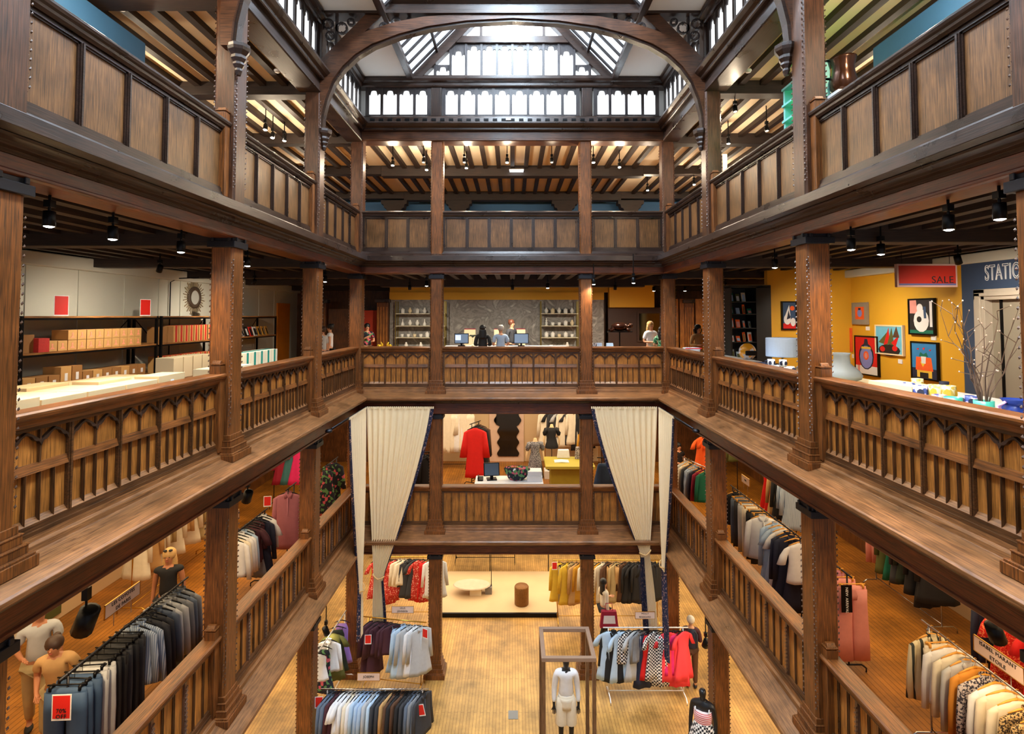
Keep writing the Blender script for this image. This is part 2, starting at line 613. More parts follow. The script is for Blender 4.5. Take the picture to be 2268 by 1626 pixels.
def balustrade(L, lv, npan, label, place, newel=None):
    t = thing('balustrade', label, 'balustrade', (0, 0, 0))
    H = {3: (10.745, 11.74), 2: (7.41, 8.40), 1: (4.09, 5.03)}[lv]
    z0, z1 = H
    m = OAK if lv != 1 else OAK
    # handrail
    r = MB()
    prof = [(-.085, 0), (.10, 0), (.10, -.03), (.085, -.05), (.085, -.075), (.05, -.095), (-.02, -.10), (-.035, -.125), (-.05, -.13), (-.07, -.10), (-.075, -.075), (-.095, -.06), (-.105, -.035), (-.105, -.015)]
    r.rings([[(0, y, z1 + z) for y, z in prof], [(L, y, z1 + z) for y, z in prof]])
    r.build('handrail', OAK['x'] if lv < 3 else OAKD['x'], t, local=True)
    zt = z1 - .12
    fr = MB()
    fr.box(0, L, -.03, .03, zt - .045, zt)          # top rail
    zb = z0 + .085
    fr.box(0, L, -.035, .035, z0 - .02, zb)          # bottom rail
    fr.box(0, L, -.05, .03, z0 - .02, z0 + .03)
    fr.box(0, .045, -.035, .03, zb, zt)
    fr.box(L - .045, L, -.035, .03, zb, zt)
    a, b = .045, L - .045
    pw = (b - a) / npan
    sw = .024 if lv != 1 else .016
    for i in range(npan):
        MB().box(a + pw * i, a + pw * (i + 1), .0, .02, zb, zt - .04).build('panel', PANEL if lv == 3 else PANEL2, t, local=True)
    for i in range(1, npan):
        x = a + pw * i
        if lv != 1:
            fr.box(x - sw, x + sw, -.032, .0, zb, zt - .045)
            fr.box(x - sw * .4, x + sw * .4, -.042, -.03, zb, zt - .045)
    if lv == 3:
        for i in range(npan):
            xa, xb = a + pw * i + sw, a + pw * (i + 1) - sw
            fr.box(xa, xb, -.016, 0, zb, zb + .018)
            fr.box(xa, xb, -.016, 0, zt - .063, zt - .045)
            fr.box(xa, xa + .016, -.016, 0, zb, zt - .045)
            fr.box(xb - .016, xb, -.016, 0, zb, zt - .045)
    fr.build('frame', OAKD['x'] if lv == 3 else OAKF['x'], t, local=True)
    zm = z0 + .53
    for i in range(npan):
        xa, xb = a + pw * i + sw, a + pw * (i + 1) - sw
        w = xb - xa
        if lv == 2:
            MB().prism([(-.034, zm - .045), (0, zm - .045), (0, zm + .03), (-.012, zm + .03)], xa, xb, 'yz').build('middle_rail', OAK['x'], t, local=True)
            MB().prism([(-.034, zb), (0, zb), (0, zb + .045)], xa, xb, 'yz').build('sill', OAKL['x'], t, local=True)
            MB().box(xa + w / 2 - .008, xa + w / 2 + .008, -.022, 0, zm + .03, zt - .045).build('muntin', OAKF['z'], t, local=True)
            for q in (0, .5):
                ar = MB()
                cusp_arch(ar, xa + w * q, xa + w * (q + .5), zt - .045, 0, -.03, .085)
                ar.build('arch_head', OAKD['x'], t, local=True)
            for q in (1, 2, 3):
                MB().box(xa + w * q / 4 - .009, xa + w * q / 4 + .009, -.024, 0, zb, zm - .045).box(xa + w * q / 4 - .003, xa + w * q / 4 + .003, -.031, -.02, zb, zm - .045).build('muntin', OAKF['z'], t, local=True)
        if lv == 1:
            x = a + pw * i
            if i:
                cv = MB().box(x - .022, x + .022, -.03, 0, zb, zt - .045)
                zz = zb
                while zz < zt - .09:
                    cv.prism([(x - .02, zz), (x + .02, zz + .025), (x + .02, zz + .045), (x - .02, zz + .02)], -.045, -.03)
                    zz += .05
                cv.build('carved_stile', CARVE, t, local=True)
            for q in (1, 2):
                MB().box(x + pw * q / 3 - .016, x + pw * q / 3 - .009, -.018, 0, zb, zt - .045).box(x + pw * q / 3 + .009, x + pw * q / 3 + .016, -.018, 0, zb, zt - .045).build('linenfold_rib', OAKF['z'], t, local=True)
    if newel is not None:
        nb = MB()
        nx = newel
        nb.box(nx - .055, nx + .055, -.075, .06, z0 - .02, z1 + .10)
        nb.box(nx - .045, nx + .045, -.065, .05, z1 + .10, z1 + .115)
        nb.box(nx - .06, nx + .06, -.08, .065, z1 + .115, z1 + .13)
        nb.prism([(nx - .045, z1 + .13), (nx + .045, z1 + .13), (nx + .02, z1 + .17), (nx - .02, z1 + .17)], -.06, .045)
        nb.build('newel', OAK['z'], t, local=True, bevel=.004)
    (x, y), rz = place
    t.location = (x, y, 0)
    t.rotation_euler = (0, 0, rz)
    return t


ORD = {0: 'nearest', 1: 'middle', 2: 'farthest'}
ST = {3: 'plain panelled oak balustrade', 2: 'gothic arcaded oak balustrade', 1: 'linenfold oak balustrade with carved stiles'}
for lv in (3, 2, 1):
    for i, (p, q) in enumerate((('A', 'B'), ('B', 'C'), ('C', 'D'))):
        ya, yb = YL[p] + .15, YL[q] - .15
        L = yb - ya
        balustrade(L, lv, 5, '%s, %s bay on the left of the %s gallery' % (ST[lv], ORD[i], GN[lv]), ((-XP, ya), PI / 2), newel=L - .06 if q != 'D' or lv == 3 else None)
        ya, yb = YR[p] + .15, YR[q] - .15
        L = yb - ya
        balustrade(L, lv, 5, '%s, %s bay on the right of the %s gallery' % (ST[lv], ORD[i], GN[lv]), ((XP, yb), -PI / 2), newel=.06 if q != 'D' or lv == 3 else None)
    xs = (-XP + .15, BX[0] - .15, BX[0] + .15, BX[1] - .15, BX[1] + .15, XP - .15)
    for i, n, w in ((0, 3, 'left'), (1, 6, 'centre'), (2, 3, 'right')):
        balustrade(xs[2 * i + 1] - xs[2 * i], lv, n, '%s at the far end, %s bay of the %s gallery' % (ST[lv], w, GN[lv]), ((xs[2 * i], YP + .03), 0))

# ---- floors, ceilings, walls
FLB = boards('floor_boards', sr(140, 94, 44), sr(214, 166, 92), .07, 'y', rough=.42, gap=.75)
FLB1 = boards('gallery_boards', sr(126, 74, 20), sr(192, 126, 46), .08, 'y', rough=.4)


def floor_ring(z0, z1, name, m, matname=None):
    mb = MB()
    mb.box(-XW, -XP + .1, Y0, YW, z0, z1)
    mb.box(XP - .1, XW, Y0, YW, z0, z1)
    mb.box(-XP + .1, XP - .1, YP + .05, YW, z0, z1)
    return struct(mb.build(name, m))


struct(MB().box(-XW - 1, XW + 1, Y0, 24, F0 - .3, F0).build('floor', FLB))
floor_ring(3.62, F1, 'floor', FLB1)
floor_ring(7.02, F2, 'floor', FLB1)
floor_ring(10.42, F3, 'floor', FLB1)
DARKC = mat('dark_ceiling_boards', sr(62, 46, 36), .6)


def gallery_ceiling(z, zp, m, jm, label_w, jdepth=.14, jw=.14, sp=.42):
    """plaster between joists, joists run front to back, cross beams at the posts"""
    for side in SIDES:
        mb = MB()
        if side == 'back':
            mb.box(-XP - .1, XP + .1, YP + .1, YW, zp, zp + .05)
        elif side == 'left':
            mb.box(-XW, -XP - .1, Y0, YW, zp, zp + .05)
        else:
            mb.box(XP + .1, XW, Y0, YW, zp, zp + .05)
        c = struct(mb.build('ceiling', m))
        WL[c.name] = Vector((0, 0, 0))
        if side == 'back':
            n = int(2 * XP / sp)
            for i in range(n + 1):
                x = -XP + .2 + i * (2 * XP - .4) / n
                MB().box(x - jw / 2, x + jw / 2, YP + .15, YW, z, zp).build('joist', jm['y'], c)
            for y in (16.3, 19.7):
                MB().box(-XP - .1, XP + .1, y - .16, y + .16, z - .22, zp).build('cross_beam', jm['x'], c, bevel=.01)
        else:
            s = -1 if side == 'left' else 1
            n = int((XW - XP) / sp)
            for i in range(1, n + 1):
                x = s * (XP + .12 + i * sp)
                MB().box(x - jw / 2, x + jw / 2, Y0, YW, z, zp).build('joist', jm['y'], c)
            for y in list((YL if s < 0 else YR).values()) + [16.3, 19.7]:
                a, b = sorted((s * (XP + .1), s * XW))
                MB().box(a, b, y - .14, y + .14, z - .16, zp).build('cross_beam', jm['x'], c, bevel=.01)


gallery_ceiling(13.58, 13.68, PLASTER, JOIST, 'top', jw=.12)
gallery_ceiling(10.24, 10.40, DARKC, JOIST, 'middle')
gallery_ceiling(6.86, 7.0, DARKC, JOIST, 'lowest')
gallery_ceiling(3.50, 3.6, DARKC, JOIST, 'ground')

# outer walls per floor
WOODW = wood('panelled_wall', sr(60, 34, 16), sr(130, 80, 38), 'z')
BEIGE = mat('beige_wall', sr(226, 200, 158), .7, var=.05, vs=1)


def wallbox(name, m, *b):
    return struct(MB().box(*b).build(name, m))


wallbox('wall_left', GREYW, -XW - .2, -XW, Y0, YW + .2, F2, 10.4)
wallbox('wall_right', YELLW, XW, XW + .2, Y0, YW + .2, F2, 10.4)
wallbox('wall_left', BLUEW, -XW - .2, -XW, Y0, YW + .2, F3, 13.7)
wallbox('wall_right', BLUEW, XW, XW + .2, Y0, YW + .2, F3, 13.7)
wallbox('wall_back', BLUEW, -XW, XW, YW, YW + .2, F3, 13.7)
wallbox('wall_back', WOODW, -XW, XW, YW, YW + .2, F2, 10.4)
wallbox('wall_left', BEIGE, -XW - .2, -XW, Y0, YW + .2, F1, 7.0)
wallbox('wall_right', BEIGE, XW, XW + .2, Y0, YW + .2, F1, 7.0)
wallbox('wall_back', BEIGE, -XW, XW, YW, YW + .2, F1, 7.0)
wallbox('wall_left', BEIGE, -XW - 1.2, -XW - 1, Y0, 24, F0, 3.6)
wallbox('wall_right', BEIGE, XW + 1, XW + 1.2, Y0, 24, F0, 3.6)
wallbox('wall_back', BEIGE, -XW - 1, XW + 1, 24, 24.2, F0, 3.7)

# ---- roof: plate beams, cornice, clerestory
TOPB = dict(
    beam=[(-.25, 13.46), (.13, 13.46), (.15, 13.475), (.15, 13.51), (.13, 13.53), (.13, 13.70), (-.25, 13.70)],
    cornice=[(-.2, 13.70), (.20, 13.70), (.22, 13.72), (.22, 13.76), (.28, 13.79), (.33, 13.84), (.33, 13.88), (.28, 13.90), (.16, 13.92), (.13, 14.06), (.10, 14.10), (-.2, 14.10)],
    head=[(-.2, 14.82), (.12, 14.82), (.14, 14.85), (.14, 14.92), (.20, 14.95), (.22, 15.0), (.22, 15.05), (-.2, 15.05)])
for sd in SIDES:
    loc = {'left': (-XP, 6, 13.46), 'right': (XP, 6, 13.46), 'back': (0, YP, 13.46)}[sd]
    t = thing('roof_beam', 'dark timber wall plate and cornice under the clerestory %s' % WHO[sd], 'beam', loc)
    run(TOPB['beam'], sd).build('beam', OAKD[AX[sd]] if sd != 'back' else OAKB['x'], t, bevel=.004)
    run(TOPB['cornice'], sd).build('cornice', OAKD[AX[sd]], t, bevel=.004)
    run(TOPB['head'], sd).build('head_beam', OAKD[AX[sd]], t, bevel=.004)
    d = MB()
    if sd == 'back':
        n = 33
        for i in range(n):
            x = -3.45 + 6.9 * i / (n - 1)
            d.box(x - .055, x + .055, YP - .175, YP - .12, 13.955, 14.01)
        d.build('dentil', BLACKM, t)
TRAC = wood('tracery_oak', sr(30, 30, 36), sr(74, 64, 62), 'z', rough=.35)
wn = [0]


def lights_window(L, n, z0, z1, place, slope=None):
    """row of cusped lights; local x along, y depth"""
    wn[0] += 1
    t = bpy.data.objects.new('window_%d' % wn[0], None)
    COL.objects.link(t)
    struct(t)
    f, g = MB(), MB()
    g.box(0, L, .015, .025, z0, z1)
    f.box(0, L, -.02, .1, z0 - .01, z0 + .03)
    f.box(0, L, -.02, .1, z1 - .03, z1 + .01)
    w = L / n
    for i in range(n + 1):
        hw = .034 if 0 < i < n else .045
        x = min(max(i * w, hw), L - hw)
        f.box(x - hw, x + hw, -.025, .05, z0, z1)
    for i in range(n):
        xa, xb = i * w + .02, (i + 1) * w - .02
        W = xb - xa
        up, lo = [], []
        for k in range(13):
            u = 2 * k / 12 - 1
            a = abs(u)
            # trefoil head: centre lobe and two side lobes
            if a < .5:
                d = .10 - .055 * math.sqrt(max(0, 1 - (a / .5) ** 2))
            else:
                d = .155 - .045 * math.sqrt(max(0, 1 - ((a - .75) / .25) ** 2)) + .02
            up.append((xa + W * k / 12, z1 - .02))
            lo.append((xa + W * k / 12, z1 - .02 - d))
        f.strip(up, lo, -.012, .03)
    f.build('window_frame', TRAC, t, local=True)
    g.build('pane', SKYG, t, local=True)
    (x, y), rz = place
    t.location = (x, y, 0)
    t.rotation_euler = (0, 0, rz)
    return t


for side, s, Y in (('left', -1, YL), ('right', 1, YR)):
    ys = [.6] + [Y[k] for k in 'ABCD']
    for a, b in zip(ys[:-1], ys[1:]):
        L = b - a - .24
        if s < 0:
            lights_window(L, 8, 14.12, 14.82, ((-XP + .06, a + .12), PI / 2))
        else:
            lights_window(L, 8, 14.12, 14.82, ((XP - .06, b - .12), -PI / 2))
lights_window(1.62, 4, 14.12, 14.82, ((-3.65, YP - .05), 0))
lights_window(3.42, 8, 14.12, 14.82, ((-1.75, YP - .05), 0))
lights_window(1.62, 4, 14.12, 14.82, ((2.02, YP - .05), 0))
for i, x in enumerate((-1.89, 1.85)):
    tag(MB().box(x - .13, x + .13, YP - .1, YP + .15, 14.10, 14.82).build('clerestory_post', OAKD['z'], bevel=.01), 'short dark timber post between clerestory windows in far wall, %s one' % ('left', 'right')[i], 'post')
for s, Y, sd in ((-1, YL, 'left'), (1, YR, 'right')):
    for k in 'ABC':
        x = s * (XP - .04)
        tag(MB().box(x - .12, x + .12, Y[k] - .12, Y[k] + .12, 14.10, 14.82).build('clerestory_post', OAKD['z'], bevel=.01), 'short dark post between clerestory windows on %s side above the %s post' % (sd, NM[k]), 'post')

# flat plaster strips and glazed slopes
XG = 2.52
for s, sd in ((-1, 'left'), (1, 'right')):
    a, b = sorted((s * XG, s * (XP + .1)))
    struct(MB().box(a, b, Y0, YP + .1, 15.05, 15.1).build('ceiling', WHITEP))
    mb = MB().box(s * XG - .07, s * XG + .07, Y0, YP + .1, 14.97, 15.12)
    tag(mb.build('purlin', OAKD['y'], bevel=.01), 'long dark timber at the foot of the %s glazed roof slope' % sd, 'beam')
    # glazed slope: from (XG, 15.1) to (.55, 17.05)
    wn[0] += 1
    t = bpy.data.objects.new('window_%d' % wn[0], None)
    COL.objects.link(t)
    struct(t)
    x0, z0, x1, z1 = s * XG, 15.10, s * .55, 17.15
    MB().quad((x0, Y0, z0), (x0, YP + .1, z0), (x1, YP + .1, z1), (x1, Y0, z1)).build('pane', SKYS, t)
    n = 27
    gb = MB()
    y = Y0
    while y < YP:
        gb.prism([(x0, z0 - .07), (x0, z0 - .01), (x1, z1 - .01), (x1, z1 - .07)], y - .03, y + .03, 'xz')
        y += .4
    for q in (.33, .66):
        xx, zz = x0 + (x1 - x0) * q, z0 + (z1 - z0) * q - .06
        gb.box(xx - .03, xx + .03, Y0, YP, zz - .04, zz + .03)
    gb.build('glazing_bar', TRAC, t)
wn[0] += 1
t = bpy.data.objects.new('window_%d' % wn[0], None)
COL.objects.link(t)
struct(t)
MB().box(-.55, .55, Y0, YP, 17.15, 17.17).build('pane', SKYT, t)


# gable screens
def gable(y, label, low=15.05):
    t = thing('gable_screen', label, 'window screen', (0, y, low))
    fr = MB()
    sl = (17.15 - 15.10) / (.55 - XG)     # dz/dx for x>0 (negative)
    # rafters
    for s in (-1, 1):
        fr.prism([(s * 2.52, low + .02), (s * 2.22, low + .02), (s * .40, 16.98), (s * .62, 17.1)], y - .12, y + .12, 'xz')
    fr.box(-2.6, 2.6, y - .1, y + .1, low - .03, low + .06)
    fr.box(-1.42, 1.42, y - .1, y + .1, 15.93, 16.10)
    for x in (-.78, -.28, .28, .78):
        fr.box(x - .035, x + .035, y - .06, y + .06, 16.1, 16.9)
    fr.build('frame', OAKD['x'], t, bevel=.006)
    w = .385
    mb = MB()
    ht = lambda x: min(15.93, 15.05 + (2.24 - abs(x)) * 1.045)
    for i in range(-6, 7):
        x = i * w
        if abs(x) < 2.15:
            mb.box(x - .03, x + .03, y - .05, y + .05, low + .05, ht(x))
    for i in range(-6, 6):
        xa, xb = i * w + .02, (i + 1) * w - .02
        top = min(ht(xa), ht(xb)) if abs((xa + xb) / 2) < 1.3 else min(ht(xa), ht(xb))
        if top < low + .12:
            continue
        up, lo = [], []
        for k in range(13):
            u = 2 * k / 12 - 1
            a = abs(u)
            d = (.10 - .06 * math.sqrt(max(0, 1 - (a / .5) ** 2))) if a < .5 else .175 - .045 * math.sqrt(max(0, 1 - ((a - .75) / .25) ** 2))
            xx = xa + (xb - xa) * k / 12
            up.append((xx, top if abs(xa) > 1.35 and abs(xb) > 1.2 else 15.94))
            lo.append((xx, max(top - d, low + .04)))
            if up[-1][1] > ht(xx):
                up[-1] = (xx, max(ht(xx), lo[-1][1] + .02))
        mb.strip(up, lo, y - .025, y + .025)
    mb.build('tracery', TRAC, t)
    return t


gable(YP - .05, 'traceried gable window screen high in the far wall above the clerestory')
wn[0] += 1
g = MB().prism([(-2.3, 15.08), (2.3, 15.08), (.45, 17.0), (-.45, 17.0)], YP + .02, YP + .03, 'xz').build('window_%d' % wn[0], SKYG)
struct(g)
struct(MB().box(-XP - .3, XP + .3, YP + .12, YP + .3, 13.7, 17.3).build('wall_back', WHITEP))


# trusses with four centred arches
def truss(y, Y, label):
    t = thing('roof_truss', label, 'roof truss', (0, y, 12.5))
    lo = [(-3.72, 12.72), (-3.69, 13.05), (-3.62, 13.36), (-3.50, 13.68), (-3.30, 13.97), (-3.04, 14.22), (-2.72, 14.42), (-2.2, 14.62), (-1.64, 14.77), (-.9, 14.88), (0, 14.93)]
    up = [(-3.85, 12.72), (-3.86, 13.1), (-3.84, 13.5), (-3.72, 13.9), (-3.50, 14.22), (-3.2, 14.46), (-2.85, 14.66), (-2.28, 14.85), (-1.7, 14.96), (-.9, 15.01), (0, 15.03)]
    full = lambda P: P + [(-x, z) for x, z in reversed(P[:-1])]
    ar = MB().strip(full(up), full(lo), y - .115, y + .115)
    ar.build('arched_brace', OAKB['x'], t)
    md = MB()
    up2 = [(x + (0 if abs(x) < .01 else .0), z - .0) for x, z in lo]
    lo2 = [(x + .045 * min(1, abs(x) / 2.5), z - .045 * (1 - min(1, (15 - z) / 2.6))) for x, z in lo]
    md.strip(full(up2), full(lo2), y - .07, y + .07)
    md.build('arch_moulding', OAKD['x'], t)
    tb = MB()
    prof = [(y - .16, 15.0), (y + .16, 15.0), (y + .16, 15.07), (y + .12, 15.09), (y + .12, 15.2), (y + .2, 15.24), (y + .2, 15.28), (y - .2, 15.28), (y - .2, 15.24), (y - .12, 15.2), (y - .12, 15.09), (y - .16, 15.07)]
    tb.prism(prof, -XP, XP, 'yz')
    tb.build('tie_beam', OAKD['x'], t, bevel=.005)
    for s in (-1, 1):
        db = MB().prism([(s * 3.84, 13.98), (s * 3.66, 13.9), (s * 2.52, 14.99), (s * 2.86, 15.0)], y - .11, y + .11)
        db.build('diagonal_brace', OAKB['x'], t, bevel=.008)
        tr = MB()
        # spandrel tracery: rings and bars between brace, arch and tie beam

        def ring(cx, cz, r, w=.03, n=14):
            A = [(cx + r * math.cos(2 * PI * i / n), cz + r * math.sin(2 * PI * i / n)) for i in range(n + 1)]
            B = [(cx + (r - w) * math.cos(2 * PI * i / n), cz + (r - w) * math.sin(2 * PI * i / n)) for i in range(n + 1)]
            tr.strip(A, B, y - .03, y + .03)
        for cx, cz, r in ((2.28, 14.90, .1), (2.52, 14.80, .095), (2.78, 14.68, .06), (2.02, 14.95, .05), (3.56, 14.62, .1), (3.34, 14.78, .12), (3.16, 14.9, .08), (3.6, 14.86, .11)):
            ring(s * cx, cz, r)
            for k in range(4):
                a = k * PI / 2
                tr.cbox(s * cx + (r - .03) * math.cos(a), y, cz + (r - .03) * math.sin(a) - .02, .03, .05, .04)
        tr.cbox(s * 3.44, y, 14.3, .05, .06, .7)
        tr.cbox(s * 3.74, y, 14.0, .06, .1, 1.0)
        tr.build('tracery', TRAC, t)
        # corbel capital
        cb = MB()
        cx = s * 3.66
        cb.lathe([(.03, 12.36), (.05, 12.42), (.045, 12.45), (.075, 12.5), (.07, 12.53), (.10, 12.58), (.095, 12.62), (.14, 12.68), (.15, 12.72), (.15, 12.76), (.12, 12.78)], (cx, y, 0), 8)
        cb.build('corbel', OAKD['z'], t)
    return t


truss(10.405, None, 'arched timber roof truss with traceried spandrels, the far one')
truss(7.12, None, 'nearer arched roof truss whose braces rise out of the top of the photo')
gable(10.41, 'traceried gable screen standing on the far roof truss', low=15.26)

# top gallery partitions (blue)
for s, sd, yf in ((-1, 'left', 8.2), (1, 'right', 8.35)):
    a, b = sorted((s * 5.65, s * XW))
    struct(MB().box(a, b, 2.0, yf, F3, 13.35).build('wall_' + sd, BLUEW, bevel=.02))
# ================================================================ SHOP KIT
CP, SP = math.cos(PITCH), math.sin(PITCH)


def at(px, py, Y=None, X=None, Z=None):
    """point of the photo on a known plane of the building"""
    a, b = (px - VX) / FPX, (HY - py) / FPX
    d = (a, CP - b * SP, SP + b * CP)
    t = Y / d[1] if Y is not None else X / d[0] if X is not None else (Z - ZC) / d[2]
    return Vector((d[0] * t, d[1] * t, d[2] * t + ZC))


def sol(name, c, rough=.75, **k):
    return mat('cloth_' + name.replace(' ', '_'), c, rough, var=.1, vs=14, **k)


C = {
    'white': sol('white', sr(232, 234, 238)), 'cream': sol('cream', sr(232, 222, 200)), 'grey': sol('grey', sr(128, 132, 138)),
    'light grey': sol('light grey', sr(188, 192, 196)), 'charcoal': sol('charcoal', sr(52, 54, 60)), 'black': sol('black', sr(24, 24, 28)),
    'navy': sol('navy', sr(30, 36, 60)), 'denim blue': sol('denim blue', sr(52, 78, 112)), 'pale blue': sol('pale blue', sr(170, 196, 226)),
    'sky blue': sol('sky blue', sr(186, 212, 236)), 'slate blue': sol('slate blue', sr(92, 106, 126)), 'red': sol('red', sr(212, 22, 18)),
    'coral red': sol('coral red', sr(236, 60, 70)), 'pink': sol('pink', sr(226, 150, 140)), 'mauve': sol('mauve', sr(168, 104, 120)),
    'maroon': sol('maroon', sr(70, 30, 42)), 'burgundy': sol('burgundy', sr(150, 22, 56)), 'green': sol('green', sr(14, 108, 84)),
    'olive': sol('olive', sr(88, 92, 44)), 'dark green': sol('dark green', sr(34, 46, 34)), 'orange': sol('orange', sr(240, 96, 28)),
    'mustard': sol('mustard', sr(206, 150, 40)), 'tan': sol('tan', sr(196, 154, 100)), 'camel': sol('camel', sr(214, 142, 48)),
    'lilac': sol('lilac', sr(160, 124, 210)), 'magenta': sol('magenta', sr(226, 40, 120)), 'teal': sol('teal', sr(60, 120, 130)),
    'brown': sol('brown', sr(88, 58, 38)), 'khaki': sol('khaki', sr(180, 158, 112)), 'yellow': sol('yellow', sr(228, 190, 60)),
}
C['floral'] = ramp_mat('cloth_floral', [(.0, sr(24, 30, 46)), (.5, sr(22, 28, 40)), (.62, sr(90, 140, 90)), (.75, sr(200, 90, 110)), (.9, sr(220, 220, 225))], 16, 'voronoi', .8, 0, interp='CONSTANT')
C['red print'] = ramp_mat('cloth_red_print', [(.0, sr(186, 40, 34)), (.5, sr(206, 60, 48)), (.62, sr(240, 200, 180)), (1, sr(244, 226, 210))], 34, 'noise', .8, 0, detail=1, interp='CONSTANT')
C['red lace'] = ramp_mat('cloth_red_lace', [(.0, sr(216, 30, 22)), (.52, sr(220, 40, 26)), (.56, sr(248, 140, 90)), (1, sr(250, 160, 110))], 60, 'noise', .8, .2, detail=1, interp='CONSTANT')
C['houndstooth'] = ramp_mat('cloth_houndstooth', [(.0, sr(26, 26, 34)), (1, sr(236, 232, 228))], 28, 'checker', .8, 0, stretch=(1, .3, 1))
C['leopard'] = ramp_mat('cloth_leopard', [(.0, sr(40, 30, 20)), (.42, sr(60, 44, 28)), (.5, sr(190, 160, 110)), (1, sr(214, 188, 140))], 60, 'noise', .8, 0, detail=2, interp='CONSTANT')
C['grey print'] = ramp_mat('cloth_grey_print', [(.0, sr(50, 48, 62)), (.46, sr(60, 56, 70)), (.5, sr(200, 190, 190)), (1, sr(220, 212, 208))], 45, 'noise', .8, 0, detail=3, interp='CONSTANT')
C['striped cream'] = ramp_mat('cloth_striped_cream', [(.0, sr(226, 214, 176)), (.72, sr(226, 214, 176)), (.78, sr(60, 66, 62)), (1, sr(60, 66, 62))], 3.2, 'X', .8, 0, dist=.3, interp='CONSTANT')
C['striped blue'] = ramp_mat('cloth_striped_blue', [(.0, sr(190, 206, 226)), (.6, sr(190, 206, 226)), (.7, sr(110, 134, 170)), (1, sr(110, 134, 170))], 14, 'X', .8, 0, dist=.2, interp='CONSTANT')
C['navy floral'] = ramp_mat('cloth_navy_floral', [(.0, sr(30, 34, 62)), (.56, sr(40, 44, 74)), (.6, sr(170, 128, 110)), (.7, sr(200, 170, 150)), (1, sr(120, 130, 170))], 26, 'noise', .8, 0, detail=3, interp='CONSTANT')
C['grey pattern'] = ramp_mat('cloth_grey_pattern', [(.0, sr(70, 70, 78)), (.5, sr(96, 96, 104)), (.55, sr(160, 160, 164)), (1, sr(180, 178, 180))], 40, 'noise', .8, 0, detail=2)
HWOOD = mat('hanger_wood', sr(224, 160, 64), .4)
SKIN = mat('skin', sr(214, 158, 124), .5, var=.04)
SKIND = mat('skin_warm', sr(186, 124, 88), .5, var=.04)
MANQ = mat('mannequin_black', sr(22, 22, 26), .35)
MANC = mat('mannequin_linen', sr(226, 196, 150), .7)
CARD = mat('card_red', sr(222, 34, 24), .6, var=.03)
PAPER = mat('paper_white', sr(240, 240, 240), .6, var=.02)
SIGNP = mat('sign_blush', sr(232, 204, 188), .6, var=.03)
INK = mat('ink_black', sr(28, 26, 28), .6)
KRAFT = mat('kraft_card', sr(206, 160, 96), .75, var=.07, vs=3)
KRAFTD = mat('kraft_card_dark', sr(160, 114, 62), .75, var=.1, vs=3)
CREAMC = mat('cream_card', sr(232, 214, 176), .7, var=.04, vs=4)
CERAM = mat('white_ceramic', sr(238, 236, 228), .25, var=.02)
GLASS = mat('grey_glass', sr(170, 190, 190), .1)


# ---------------------------------------------------------------- garments
GC = {}


